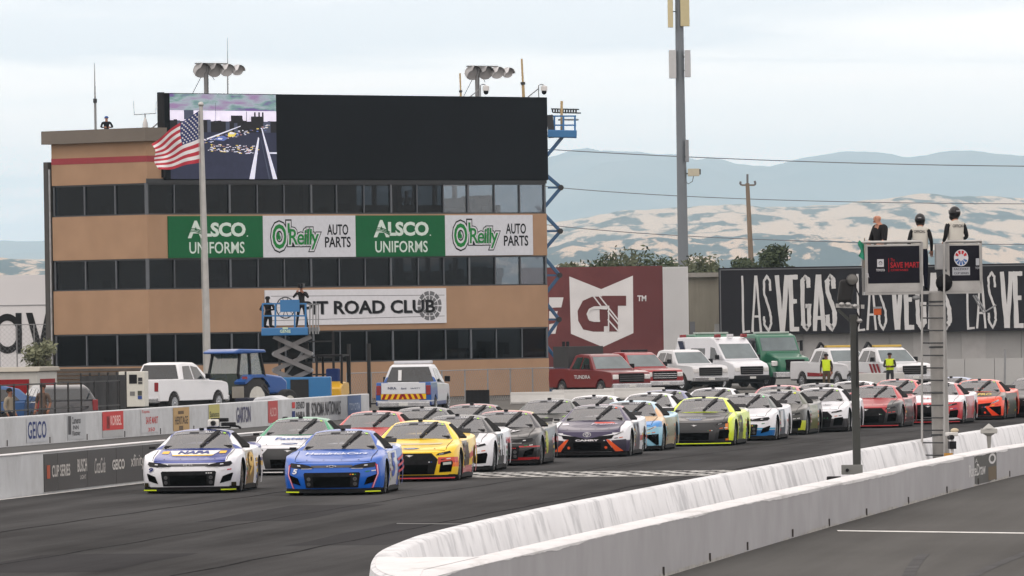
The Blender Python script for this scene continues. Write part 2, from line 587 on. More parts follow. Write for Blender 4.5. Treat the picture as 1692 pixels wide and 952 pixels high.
# start line: rows of white and dark checks across the track, badly worn
LW = mat('start_line_white', (0.55, 0.55, 0.53), 0.75, var=0.15, scale=5, dirt=(0.09, 0.09, 0.09), dirt_scale=3.0, dirt_lo=0.46, dirt_hi=0.62)
b = MB()
c0 = gnd(690, 786.5); c1 = gnd(1193, 782)
nx = 22
ax = (c1 - c0) / nx
for r_ in range(6):
    for c in range(nx):
        if (r_ + c) % 2: continue
        o_ = c0 + ax * c + Vector((0.13 * r_, 0.95 * r_ - 2.4, 0.006))
        w = ax * random.uniform(0.9, 1.02)
        b.add([o_, o_ + w, o_ + w + Vector((0.13, 0.9, 0)), o_ + Vector((0.13, 0.9, 0))], [(0, 1, 2, 3)])
for r_ in (-0.6, 5.2):
    o_ = c0 + Vector((0.13 * r_, 0.95 * r_ - 2.4, 0.006))
    b.add([o_, o_ + ax * nx, o_ + ax * nx + Vector((0.04, 0.35, 0)), o_ + Vector((0.04, 0.35, 0))], [(0, 1, 2, 3)])
struct(b.build('start_line', LW))

# ------------------------------------------------------------------ the rounded white barrier in front
CONC_W = mat('whitewashed_concrete', (0.62, 0.63, 0.65), 0.85, var=0.07, scale=2.2, bump=0.15, stretch=(1.2, 0.6, 0.06), dirt=(0.43, 0.44, 0.46), dirt_scale=2.4, dirt_lo=0.50, dirt_hi=0.62, spec=0.2)
CONC_TOP = mat('whitewashed_concrete_top', (0.63, 0.63, 0.64), 0.85, var=0.05, scale=3, bump=0.3, dirt=(0.5, 0.5, 0.5), dirt_scale=2.0, dirt_lo=0.52, dirt_hi=0.66, stretch=(1, 0.3, 1), spec=0.2)
CONC_G = mat('grey_painted_concrete', (0.335, 0.335, 0.35), 0.8, var=0.07, scale=1.2, bump=0.1, dirt=(0.29, 0.29, 0.30), dirt_scale=0.35, dirt_lo=0.5, dirt_hi=0.8, spec=0.15)
def tyre_mark(pts, w):
    m = MB(); put_stroke(m, pts, w, lambda x, y, o: (x, y, pit_z(y) + o), 0.004); return struct(m.build('tyre_mark', mat('tyre_mark_dark', (0.062, 0.062, 0.064), 0.85, var=0.25, scale=2, spec=0.05)))
for uv in ([(1596, 950), (1640, 930), (1720, 902)], [(1500, 950), (1508, 932), (1526, 912)]):
    P_ = [gnd(u, v, 0.25) for u, v in uv]
    pts_ = []
    for q in range(9):
        t_ = q / 8; w_ = P_[0] * (1 - t_) * (1 - 2 * t_) + P_[1] * 4 * t_ * (1 - t_) + P_[2] * t_ * (2 * t_ - 1)
        pts_.append((w_.x, w_.y))
    tyre_mark(pts_, 0.16)
root = empty('concrete_barrier', (0, 90, 0), 0, 'long white barrier with rounded end and flat grey pit-side face in the foreground', 'barrier')
def sweep(mb, path, prof, mi=None):
    """prof: (offset to the right of travel, z) closed outline swept along path"""
    n = len(prof)
    k = len(mb.v)
    for i, p in enumerate(path):
        a = path[max(i - 1, 0)]; c = path[min(i + 1, len(path) - 1)]
        t = Vector((c.x - a.x, c.y - a.y, 0)).normalized()
        r = Vector((t.y, -t.x, 0))
        for j, (o_, z) in enumerate(prof):
            jz = z
            mb.v.append((p.x + r.x * o_, p.y + r.y * o_ - 90, jz))
    for i in range(len(path) - 1):
        for j in range(n):
            q = (j + 1) % n
            mb.f.append((k + i * n + j, k + i * n + q, k + (i + 1) * n + q, k + (i + 1) * n + j)); mb.m.append(mi[j] if mi else 0)
    mb.f.append(tuple(k + j for j in range(n))); mb.m.append(0)
    mb.f.append(tuple(k + (len(path) - 1) * n + j for j in range(n - 1, -1, -1))); mb.m.append(0)
def resample(L, step):
    L = [Vector((p.x, p.y, 0)) for p in L]
    out = [L[0]]
    for a, c in zip(L, L[1:]):
        n = max(1, int((c - a).length / step))
        out += [a + (c - a) * (k + 1) / n for k in range(n)]
    return out
def smooth_path(L, it=6):
    L = L[:]
    for _ in range(it):
        L = [L[0]] + [(L[i - 1] + L[i] * 2 + L[i + 1]) / 4 for i in range(1, len(L) - 1)] + [L[-1]]
    return L
FARX, NEARX = extend(FARL, 26), extend(NEARL, 26)
# travel from the far end towards the camera: right of travel is the photo's left
fp = smooth_path(resample(FARX, 1.2), 8)
nose_c = fp[-1]
npth = smooth_path(resample(NEARX, 1.2), 8)
npth_end = gnd(677, 941, WALL_H)
# rounded nose from the end of the far wall round to the near wall
n_a = fp[-1]; n_b = npth[-1]
arc = []
tip = [(639, 903), (625, 912), (619, 921)]
for u, v in tip:
    q = gnd(u, v, WALL_H); arc.append(Vector((q.x, q.y, 0)))
tipend = arc[-1]
for k_ in range(1, 9):
    t_ = k_ / 8
    c1_ = Vector((tipend.x - 0.02, 84.5, 0))
    arc.append(tipend * (1 - t_) ** 2 + c1_ * 2 * t_ * (1 - t_) + Vector((n_b.x - 0.35, n_b.y - 3.2, 0)) * t_ ** 2)
far_path = smooth_path(resample(fp + arc, 0.6), 3)
m1 = MB()
sweep(m1, far_path, [(-0.02, -0.05), (0.16, 0.0), (0.02, WALL_H - 0.02), (-0.03, WALL_H), (-0.20, WALL_H), (-0.25, WALL_H - 0.03), (-0.50, -0.05)][::-1])
m1.build('track_side_wall', CONC_W, root, smooth=50)
m2 = MB()
sweep(m2, npth + [Vector((n_b.x - 0.35, n_b.y - 3.2, 0))], [(0.0, -0.05), (0.0, WALL_H - 0.025), (0.03, WALL_H), (0.35, WALL_H), (0.38, WALL_H - 0.03), (0.5, -0.05)], mi=[0, 1, 1, 1, 1, 0])
m2.build('pit_side_wall', [CONC_G, CONC_TOP], root, smooth=40)
# filled top between the two walls at the nose
m3 = MB()
inner = [p for p in far_path if p.y < 91.8]
poly = [(p.x + 0.03, p.y - 90) for p in inner]
npt = [p for p in npth if p.y < 91.8][::-1]
poly2 = poly + [(p.x - 0.3, p.y - 90) for p in npt]
put_poly(m3, poly2, lambda x, y, o: (x, y, o), WALL_H + 0.004)
m3.build('nose_cap', CONC_TOP, root)
# dark drain slots and anchor bolts along the foot of the pit-side face
def near_face(d, z, off):
    x = lerp_path(near_xy, d)
    return Vector((x + off * 0.99, d - off * 0.13, z))
# whitewash run over the edge of the face, pale grit along its foot
random.seed(8)
ds = np.arange(84.0, 178, 0.22)
m = MB(); lo = 0.05; k0 = 0
for d in ds:
    lo = min(.065, max(.022, lo + random.uniform(-.010, .010)))
    for z in (WALL_H - lo, WALL_H - 0.02): m.v.append(tuple(near_face(d, z, 0.006) - Vector((0, 90, 0))))
for i in range(len(ds) - 1): m.f.append((2 * i, 2 * i + 2, 2 * i + 3, 2 * i + 1)); m.m.append(0)
m.build('whitewash_edge', CONC_TOP, root)
m = MB(); hi = 0.03
for i in range(len(ds) - 1):
    hi = min(.05, max(0.0, hi + random.uniform(-.02, .02)))
    if hi < .012: continue
    d0, d1 = ds[i], ds[i + 1]
    m.add([near_face(d0, pit_z(d0) - .01, .007) - Vector((0, 90, 0)), near_face(d1, pit_z(d1) - .01, .007) - Vector((0, 90, 0)), near_face(d1, pit_z(d1) + hi * .8, .007) - Vector((0, 90, 0)), near_face(d0, pit_z(d0) + hi, .007) - Vector((0, 90, 0))], [(0, 1, 2, 3)])
o = m.build('foot_grit', mat('pale_grit', (.34, .335, .32), .95, var=.2, scale=4, spec=.05), root); o['kind'] = 'stuff'
random.seed(3)
SLOT = mat('rusty_dark_iron', (0.05, 0.045, 0.042), 0.8, var=0.3)
for d in (101.5, 106, 111.3, 116, 122, 127.3, 133, 140, 147, 153, 159):
    m = MB()
    z0 = pit_z(d)
    c = near_face(d, z0 + 0.075, 0.012)
    m.obox(c, (0.012, 0, 0), (0.002, 0.025, 0), (0, 0, 0.055))
    o = m.build('anchor_bolt', SLOT, root)
    o.location = (0, -90, 0)
# sponsor boards painted on the pit-side face
def face_board(name, u0, u1, label, content):
    du = []
    for u in (u0, u1):
        for d in np.linspace(95, 175, 400):
            p = near_face(d, 0.6, 0)
            w = p - CAM
            uu = 846 + FPX * (w.dot(RR) / w.dot(F))
            if uu >= u: du.append(d); break
    d0, d1 = du
    fnm = lambda x, y, off: near_face(d0 + (d1 - d0) * x, pit_z(d0) + 0.03 + (0.83 - pit_z(d0)) * y, 0.006 + off)
    o = empty(name, near_face(d0, pit_z(d0), 0), 0, label, 'sign')
    m = MB(); m.grid(lambda i, j: fnm(i, j, 0) - o.location, 6, 1); m.build('panel', flat((92, 92, 90)), o)
    for nm, col_, dr in content(lambda x, y, off: fnm(x, y, off) - o.location):
        m = MB(); dr(m); m.build(nm, flat(col_), o)
PALE = (205, 205, 205)
def bd1(fn):
    return [('lettering', PALE, lambda m: put_text(m, 'RaceDraw', 0.05, 0.60, 0.30, 0.72, fn, 0.006, 0.01)), ('letter', PALE, lambda m: put_text(m, 'A', 0.25, 0.33, 0.76, 0.9, fn, 0.006)),
            ('ring', PALE, lambda m: put_ring(m, 0.84, 0.80, 0.075, 0.125, fn, 0.006, 0, ysc=1.5)), ('tan_block', (110, 96, 74), lambda m: put_poly(m, [(0.70, 0.05), (0.98, 0.05), (0.98, 0.52), (0.70, 0.52)], fn, 0.004))]
def bd2(fn):
    return [('lettering', PALE, lambda m: put_text(m, 'Austin', 0.06, 0.5, 0.55, 0.80, fn, 0.006, 0.02)), ('lettering', PALE, lambda m: put_text(m, 'ATX', 0.12, 0.42, 0.25, 0.45, fn, 0.006, 0.02)), ('lettering', PALE, lambda m: put_text(m, 'HL', 0.62, 0.95, 0.3, 0.8, fn, 0.006, 0.02))]
face_board('wall_banner', 1598, 1645, 'grey banner with white lettering and tan block on the pit-side wall', bd1)
face_board('wall_banner', 1672, 1720, 'grey banner with white lettering cut by the right edge of the photo', bd2)

# ------------------------------------------------------------------ left walls
CONC_P = mat('pit_wall_concrete', (0.47, 0.49, 0.51), 0.85, var=0.08, scale=1.5, bump=0.3, dirt=(0.36, 0.37, 0.38), dirt_scale=0.8, dirt_lo=0.48, dirt_hi=0.75)
PANEL_B = mat('black_banner', (0.028, 0.027, 0.029), 0.6, var=0.15, scale=1.0)
root = empty('track_wall', (-10, 170, 0), 0, 'low wall left of the track with black sponsor panels and white top edge', 'wall')
bl = Vector((-10, 170, 0))
wl = [Vector((x, y, 0)) for x, y in [(-13.5, 146)] + LEFTW]
def seg_wall(a, c, h, t, m, name, parent, off, bevel=0.015):
    mb_ = MB()
    d = (c - a); L = d.length; d.normalize()
    n = Vector((-d.y, d.x, 0))
    mid = (a + c) / 2 + n * (t / 2) - off
    mb_.obox((mid.x, mid.y, h / 2 - 0.02), d * (L / 2 - 0.008), n * (t / 2), Vector((0, 0, h / 2 + 0.02)))
    return mb_.build(name, m, parent, bevel=bevel)
# walls are cut into sections; panel joints follow the photograph near the camera
def point_on(pts, y):
    return Vector((float(np.interp(y, [p.y for p in pts], [p.x for p in pts])), y, 0))
def wall_y(pts, u, z=0.4):
    best = None
    for y in np.linspace(pts[0].y, pts[-1].y, 900):
        p = point_on(pts, y); p.z = z
        w = p - CAM
        uu = 846 + FPX * (w.dot(RR) / w.dot(F))
        if uu >= u: return y
    return pts[-1].y
cuts = [wl[0].y, wall_y(wl, -30), wall_y(wl, 70)] + [wall_y(wl, u) for u in (94, 142, 189, 233, 290, 350, 420, 500, 600, 700, 800)] + [236]
for i in range(len(cuts) - 1):
    a, c = point_on(wl, cuts[i]), point_on(wl, cuts[i + 1])
    blk = i >= 2
    seg_wall(a, c, 0.86, 0.22, CONC_P, 'concrete_section', root, bl)
    if blk:
        d = (c - a).normalized(); n = Vector((d.y, -d.x, 0))
        mb_ = MB(); mid = (a + c) / 2 + n * 0.008 - bl
        mb_.obox((mid.x, mid.y, 0.43), d * ((c - a).length / 2 - 0.012), n * 0.006, Vector((0, 0, 0.39)))
        mb_.build('banner_panel', PANEL_B, root)
mb_ = MB()
for i in range(len(cuts) - 1):
    a, c = point_on(wl, cuts[i]), point_on(wl, cuts[i + 1])
    d = (c - a).normalized(); n = Vector((-d.y, d.x, 0)); mid = (a + c) / 2 + n * 0.1 - bl
    mb_.obox((mid.x, mid.y, 0.872), d * ((c - a).length / 2), n * 0.125, Vector((0, 0, 0.012)))
mb_.build('coping', CONC_TOP, root, bevel=0.006)
def on_wall(pts, off3):
    """pixel columns on a wall -> points on its track-side face"""
    def mk(u0, u1, z0, z1):
        y0, y1 = wall_y(pts, u0), wall_y(pts, u1)
        a, c = point_on(pts, y0), point_on(pts, y1)
        d = (c - a); n = Vector((d.y, -d.x, 0)).normalized()
        return lambda x, y, o: a + d * x + n * (o + 0.02) + Vector((0, 0, z0 + (z1 - z0) * y)) - off3
    return mk
mk = on_wall(wl, bl)
lt = MB()
fnw = mk(70, 240, 0.0, 0.86)
def px(u): return (u - 70) / 170.0
put_poly(lt, [(px(74), 0.36), (px(79), 0.36), (px(79), 0.68), (px(74), 0.68)], fnw, 0, 1)
put_text(lt, 'CUP SERIES', px(82), px(111), 0.38, 0.67, fnw, 0, 0.02)
put_text(lt, 'BUSCH', px(123), px(138.5), 0.44, 0.76, fnw, 0, 0.02)
put_text(lt, 'LIGHT', px(127), px(136.5), 0.26, 0.36, fnw, 0, 0.0)
put_text(lt, 'CocaCola', px(151), px(169), 0.36, 0.74, fnw, 0, 0.0, 0.35)
put_text(lt, 'GEICO', px(181), px(202), 0.40, 0.66, fnw, 0, 0.03)
put_text(lt, 'xfinity', px(213), px(236), 0.34, 0.74, fnw, 0, 0.0)
lt.build('lettering', [flat((205, 203, 200)), flat((186, 92, 66))], root)

root = empty('pit_wall', (-15, 244, 0), 0, 'pale concrete pit wall with sponsor logos running behind the lead cars', 'wall')
bl2 = Vector((-15, 244, 0))
pwl = [Vector((p.x, p.y, 0)) for p in PWL]
pwl = [Vector((pwl[0].x - 2.2, pwl[0].y - 12, 0))] + pwl
cuts = [pwl[0].y] + list(np.linspace(wall_y(pwl, 8), pwl[-1].y, 13))
for i in range(len(cuts) - 1):
    seg_wall(point_on(pwl, cuts[i]), point_on(pwl, cuts[i + 1]), 0.85, 0.3, CONC_P, 'concrete_section', root, bl2, 0.03)
mk = on_wall(pwl, bl2)
def decal(u0, u1, z0, z1, bgc, items, name='logo_panel'):
    fn_ = mk(u0, u1, 0, 0.85)
    cols = [bgc] if bgc else []
    m = MB()
    if bgc:
        put_poly(m, [(0, z0), (1, z0), (1, z1), (0, z1)], fn_, -0.008, 0)
    for kind_, args, col in items:
        if col not in cols: cols.append(col)
        k_ = cols.index(col)
        if kind_ == 't': put_text(m, *args, fn_, -0.003, 0.015, 0, k_)
        if kind_ == 'r': put_poly(m, [(args[0], args[2]), (args[1], args[2]), (args[1], args[3]), (args[0], args[3])], fn_, -0.005, k_)
    m.build(name, [flat(c) for c in cols], root)
NAVY, RED, INK = (44, 62, 122), (196, 66, 66), (82, 82, 86)
WHT = (200, 202, 204)
decal(43, 77, 0.08, 0.92, (188, 192, 198), [('t', ('GEICO', 0.06, 0.94, 0.2, 0.8), NAVY)])
decal(110, 140, 0.06, 0.94, (182, 186, 190), [('r', (0.04, 0.2, 0.25, 0.9), INK), ('t', ('Carneros', 0.24, 0.72, 0.62, 0.86), INK), ('t', ('INN', 0.3, 0.6, 0.42, 0.56), INK), ('t', ('Vintner', 0.24, 0.7, 0.2, 0.38), INK)])
decal(168, 203, 0.05, 0.97, (178, 180, 182), [('r', (0, 1, 0.3, 0.97), RED), ('r', (0.2, 0.34, 0.36, 0.8), (150, 120, 116)), ('t', ('KORBEL', 0.38, 0.9, 0.46, 0.82), (226, 190, 186))])
decal(232, 260, 0.1, 0.96, (196, 198, 202), [('t', ('SAVE MART', 0.28, 1.0, 0.42, 0.68), RED), ('t', ('Toyota', 0.04, 0.5, 0.8, 0.93), RED), ('t', ('350', 0.4, 0.8, 0.14, 0.28), RED)])
decal(285, 312, 0.08, 0.95, (188, 158, 112), [('t', ('HERITAGE', 0.1, 0.9, 0.32, 0.62), (96, 84, 70)), ('r', (0.35, 0.6, 0.1, 0.26), (110, 92, 70)), ('r', (0.3, 0.65, 0.7, 0.82), (110, 92, 70))])
decal(344, 362, 0.0, 0.98, (186, 182, 112), [('t', ('Sunoco', 0.08, 0.92, 0.5, 0.72), (72, 76, 60)), ('r', (0.02, 0.98, 0.02, 0.34), (112, 132, 156))])
decal(390, 413, 0.15, 0.95, None, [('t', ('GARTON', 0.0, 1.0, 0.2, 0.82), (92, 92, 124))])
decal(442, 458, 0.1, 0.97, (186, 84, 84), [('t', ('ALSCO', 0.15, 0.85, 0.35, 0.7), (214, 170, 168))])
decal(466, 474, 0.05, 0.3, (70, 70, 74), [])
decal(482, 512, 0.1, 0.95, None, [('r', (0.0, 0.16, 0.62, 0.86), RED), ('r', (0.0, 0.16, 0.2, 0.5), NAVY), ('t', ('DENSO', 0.22, 0.68, 0.58, 0.86), INK), ('t', ('NHRA', 0.22, 0.7, 0.16, 0.46), INK), ('r', (0.78, 0.95, 0.2, 0.8), INK)])
decal(514, 562, 0.1, 0.95, None, [('t', ('SONOMA NATIONALS', 0.0, 1.0, 0.22, 0.8), INK)])
decal(574, 596, 0.1, 0.97, (96, 118, 158), [('t', ('TOYOTA', 0.1, 0.9, 0.35, 0.65), (170, 182, 204))])
for u in (9, 80, 141, 204, 263, 318):
    m = MB(); fn_ = mk(u, u + 2, 0, 0.85)
    m.obox(fn_(0.5, 0.12, -0.01), (0.02, 0, 0), (0, 0.01, 0), (0, 0, 0.09)); m.build('anchor_bolt', SLOT, root)

# ------------------------------------------------------------------ hills, trees on them, far mountains
def hill_mat(name, c1, c2, sc, lo, hi, stretch=(1, 1, 1)):
    m, t, b = nodes_of(name)
    tcn = t.nodes.new('ShaderNodeTexCoord')
    mp = t.nodes.new('ShaderNodeMapping'); mp.inputs['Scale'].default_value = stretch
    t.links.new(tcn.outputs['Object'], mp.inputs[0])
    n = t.nodes.new('ShaderNodeTexNoise'); n.inputs['Scale'].default_value = sc; n.inputs['Detail'].default_value = 9; n.inputs['Roughness'].default_value = 0.62
    t.links.new(mp.outputs[0], n.inputs['Vector'])
    r = t.nodes.new('ShaderNodeValToRGB')
    r.color_ramp.elements[0].position = lo; r.color_ramp.elements[1].position = hi
    r.color_ramp.elements[0].color = tuple(c1) + (1,); r.color_ramp.elements[1].color = tuple(c2) + (1,)
    t.links.new(n.outputs['Fac'], r.inputs[0]); t.links.new(r.outputs[0], b.inputs['Base Color'])
    b.inputs['Roughness'].default_value = 1.0; b.inputs['Specular IOR Level'].default_value = 0.0
    return m
from mathutils import noise as mnoise
def hills(name, D, ridge, depth, m, rough, seed, u0=-700, u1=2500):
    """a range whose crest stands at distance D; ridge: (pixel column, pixel row)"""
    us = [r[0] for r in ridge]; hs = [at(r[0], r[1], D).z for r in ridge]
    b = MB()
    def fn(i, j):
        u = u0 + (u1 - u0) * i
        x = (u - 846) / FPX * D
        h = float(np.interp(u, us, hs))
        y = D - depth * (1 - j)
        k = math.sin(j * math.pi / 2) ** 0.8
        w = mnoise.fractal(Vector((x / (D * 0.012) + seed, y / (D * 0.04), seed)), 1.0, 2.1, 5) * rough
        return (x * (1 - (1 - j) * 0.12), y, max(-1, h * k * (1 + w * 0.5 * (1 - j) ** 0.5) + h * w * 0.22 * (k > 0.02)))
    b.grid(fn, 260, 40)
    return struct(b.build(name, m, smooth=180))
GOLD = hill_mat('dry_grass_hills', (0.04, 0.055, 0.045), (0.48, 0.365, 0.26), 0.017, 0.44, 0.50, (1, 0.10, 1.6))
BLUEM = hill_mat('far_mountains', (0.06, 0.08, 0.07), (0.16, 0.15, 0.12), 0.0012, 0.35, 0.7)
MIDM = hill_mat('wooded_foothills', (0.03, 0.045, 0.04), (0.48, 0.35, 0.24), 0.020, 0.50, 0.55, (1, 0.10, 1.6))
hills('golden_hills', 18000, [(-700, 420), (0, 428), (80, 432), (500, 410), (860, 388), (930, 374), (1000, 362), (1100, 353), (1180, 346), (1240, 350), (1300, 352), (1350, 348), (1420, 336), (1500, 331), (1600, 334), (1692, 340), (1900, 330), (2500, 350)], 6000, GOLD, 0.16, 3.1)
hills('wooded_foothills', 14000, [(-700, 440), (0, 427), (60, 430), (90, 440), (400, 430), (860, 424), (940, 400), (1000, 404), (1080, 398), (1150, 410), (1220, 398), (1300, 392), (1380, 400), (1450, 420), (1560, 414), (1640, 420), (1692, 418), (2500, 420)], 4000, MIDM, 0.3, 8.4)
hills('far_mountains', 36000, [(-700, 420), (0, 400), (80, 398), (500, 330), (860, 300), (930, 276), (980, 260), (1040, 253), (1110, 256), (1170, 262), (1230, 276), (1275, 281), (1320, 268), (1400, 262), (1500, 268), (1600, 264), (1692, 274), (2000, 290), (2500, 330)], 8000, BLUEM, 0.2, 5.5)

hz = MB(); hz.box(-11000, 11000, -400, 38000, -1.6, 740)
ho = hz.build('haze', mat('haze_air', (1, 1, 1)))
hm = bpy.data.materials.new('pale_air'); hm.use_nodes = True
ht = hm.node_tree; ht.nodes.clear()
hv = ht.nodes.new('ShaderNodeVolumePrincipled'); hout = ht.nodes.new('ShaderNodeOutputMaterial')
hv.inputs['Color'].default_value = (0.64, 0.85, 1.0, 1)
hv.inputs['Density'].default_value = 0.000046
hv.inputs['Anisotropy'].default_value = 0.0
ht.links.new(hv.outputs[0], hout.inputs['Volume'])
ho.data.materials.clear(); ho.data.materials.append(hm)
setp(ho, 'thin pale haze in the air over the whole valley', 'haze', kind='stuff')
# ================================================================== RACE CARS
def cubic(xs, ys):
    xs, ys = np.array(xs, float), np.array(ys, float)
    m = np.gradient(ys, xs)
    def f(x):
        x = min(max(x, xs[0]), xs[-1])
        i = min(len(xs) - 2, int(np.searchsorted(xs, x, side='right')) - 1)
        h = xs[i + 1] - xs[i]; t = (x - xs[i]) / h
        return float((2 * t**3 - 3 * t**2 + 1) * ys[i] + (t**3 - 2 * t**2 + t) * h * m[i] + (-2 * t**3 + 3 * t**2) * ys[i + 1] + (t**3 - t**2) * h * m[i + 1])
    return f
ROWS = [  # Y, half width, height at centre, height at the side, sweep back of the corner
 (0.00, .905, .628, .640, .40), (0.07, .925, .655, .680, .39), (0.20, .95, .685, .735, .35), (0.38, .97, .712, .775, .28),
 (0.60, .985, .738, .80, .20), (0.85, .995, .768, .815, .12), (1.10, 1.0, .805, .822, .05), (1.32, .995, .845, .832, .015), (1.55, .985, .885, .85, 0),
 (1.9, .975, .90, .868, 0), (2.5, .97, .90, .875, 0), (3.1, .98, .91, .888, 0), (3.6, 1.0, .935, .905, 0), (4.0, 1.0, .955, .918, 0),
 (4.4, .985, .972, .932, 0), (4.75, .96, .985, .945, 0), (4.9, .94, .98, .94, 0)]
_Y = [r[0] for r in ROWS]
cW, cZC, cZS, cB = [cubic(_Y, [r[k] for r in ROWS]) for k in (1, 2, 3, 4)]
WH_Y, WH_R = (1.02, 3.81), 0.345
def z_low(y):
    z = 0.135
    for w in WH_Y:
        d = abs(y - w)
        if d < 0.385: z = max(z, 0.33 + math.sqrt(0.385**2 - d * d))
    return z
def top_pt(Y, a):
    A = abs(a)
    z = cZC(Y) + (cZS(Y) - cZC(Y)) * A**3
    if A > 0.88: z -= 0.035 * ((A - 0.88) / 0.12) ** 2
    return (cW(Y) * a, Y + max(0, cB(Y)) * A**2.6, z)
def hood(x, y, off):
    Y = y
    for _ in range(4):
        a = x / cW(Y); Y = max(0, y - max(0, cB(Y)) * abs(a)**2.6)
    p = top_pt(Y, x / cW(Y))
    return (x, y, p[2] + off)
def nose(x, z, off):
    a, t = min(1, abs(x) / 0.93), 0.5
    for _ in range(5):
        zt = top_pt(0, a)[2]
        t = min(1, max(0, (zt - z) / (zt - 0.135)))
        a = min(1, abs(x) / (cW(0) * (1 + bulge(t) - bulge(0))))
    y = cB(0) * a**2.6 - 0.06 * math.sin(math.pi * min(1, t * 0.85)) * (1 - a**4)
    sl = 2.6 * cB(0) * a**1.6 / 0.93
    n = math.hypot(1, sl)
    return (x + math.copysign(off * sl / n, x), y - off / n - 0.002, z)
def bulge(t): return 0.052 * math.sin(math.pi * min(1, t * 0.8 + 0.08))
def body_mesh():
    b = MB()
    Ys = sorted(set(list(np.linspace(0, 0.4, 7)) + list(np.linspace(0.4, 1.6, 22)) + list(np.linspace(1.6, 3.3, 8)) + list(np.linspace(3.3, 4.3, 20)) + list(np.linspace(4.3, 4.9, 5))))
    As = [-1, -.97, -.93, -.88, -.8, -.7, -.55, -.38, -.2, 0, .2, .38, .55, .7, .8, .88, .93, .97, 1]
    for i, Y in enumerate(Ys):
        for a in As: b.v.append(top_pt(Y, a))
    n = len(As)
    for i in range(len(Ys) - 1):
        for j in range(n - 1):
            b.f.append((i * n + j, i * n + j + 1, (i + 1) * n + j + 1, (i + 1) * n + j)); b.m.append(0)
    # nose
    LV = 10
    def nose_pt(a, t):
        p = top_pt(0, a)
        z = p[2] * (1 - t) + 0.135 * t
        s = bulge(t) - bulge(0)
        y = p[1] - 0.06 * math.sin(math.pi * min(1, t * 0.85)) * (1 - abs(a)**4)
        return (p[0] * (1 + s), y, z)
    k = len(b.v)
    for a in As:
        for t in range(LV + 1): b.v.append(nose_pt(a, t / LV))
    for j in range(n - 1):
        for t in range(LV):
            q = k + j * (LV + 1) + t
            b.f.append((q, q + 1, q + LV + 2, q + LV + 1)); b.m.append(0)
    for sgn in (-1, 1):
        k = len(b.v)
        for Y in Ys:
            p = top_pt(Y, sgn)
            zl = z_low(p[1])
            for t in range(LV + 1):
                tt = t / LV
                z = p[2] * (1 - tt) + zl * tt
                te = (p[2] - z) / (p[2] - 0.135)
                b.v.append((p[0] * (1 + bulge(te) - bulge(0)), p[1], z))
        for i in range(len(Ys) - 1):
            for t in range(LV):
                q = k + i * (LV + 1) + t
                b.f.append((q, q + 1, q + LV + 2, q + LV + 1)); b.m.append(0)
    k = len(b.v)
    for a in As:
        for z in (None, 0.6, 0.3):
            p = top_pt(4.9, a)
            b.v.append((p[0], 4.9 + (0.03 if z == 0.6 else 0), p[2] if z is None else z))
    for j in range(n - 1):
        for t in range(2):
            q = k + j * 3 + t
            b.f.append((q, q + 1, q + 4, q + 3)); b.m.append(0)
    return b
# greenhouse
GR = [(1.47, .885, .84, .30), (1.75, 1.01, .755, .20), (2.02, 1.13, .67, .12), (2.25, 1.222, .60, .07), (2.40, 1.262, .572, .03), (2.7, 1.283, .56, .0), (3.05, 1.283, .56, 0), (3.3, 1.262, .565, 0), (3.6, 1.19, .59, 0), (3.95, 1.08, .65, -.02), (4.3, .985, .72, -.05)]
_G = list(range(len(GR)))
gY, gZ, gW, gB = [cubic(_G, [r[k] for r in GR]) for k in range(4)]
def green(q, a, off=0.0):
    """point on windscreen / roof: q along rows, a across"""
    def P(q, a):
        A = abs(a)
        return Vector((gW(q) * a, gY(q) + gB(q) * A**2, gZ(q) - (0.03 + 0.02 * (q > 3)) * A**2.5))
    p = P(q, a)
    if off:
        e = 0.02
        n = (P(q + e, a) - P(q - e, a)).cross(P(q, a - e) - P(q, a + e)).normalized()
        if n.z < 0: n = -n
        p = p + n * off
    return p
def side_pt(q, t, sgn, off=0.0):
    p = green(q, sgn)
    xb = 0.905 if q > 0.01 else p.x * sgn
    zb = 0.855 + 0.03 * (gY(q) > 3.4)
    x = abs(p.x) * (1 - t) + xb * t
    z = p.z * (1 - t) + zb * t
    return Vector((sgn * (x + 0.02 * math.sin(math.pi * t) + off * 0.9), p.y, z + off * 0.4))
def greenhouse_mesh():
    b = MB()
    n = len(GR) - 1
    qs = [0, .05] + list(np.linspace(.12, 3.5, 11)) + list(np.linspace(3.62, n, 18))
    As = [-1, -.94, -.90, -.7, -.5, -.25, 0, .25, .5, .7, .90, .94, 1]
    for q in qs:
        for a in As: b.v.append(tuple(green(q, a)))
    w = len(As)
    for i in range(len(qs) - 1):
        for j in range(w - 1):
            if .11 < qs[i] and qs[i + 1] < 3.51 and As[j] > -.91 and As[j + 1] < .91: continue      # opening of the windscreen
            b.f.append((i * w + j, i * w + j + 1, (i + 1) * w + j + 1, (i + 1) * w + j)); b.m.append(0)
    for s in (-1, 1):
        b.grid(lambda i, j: side_pt(i * n, j, s), 30, 5)
    return b
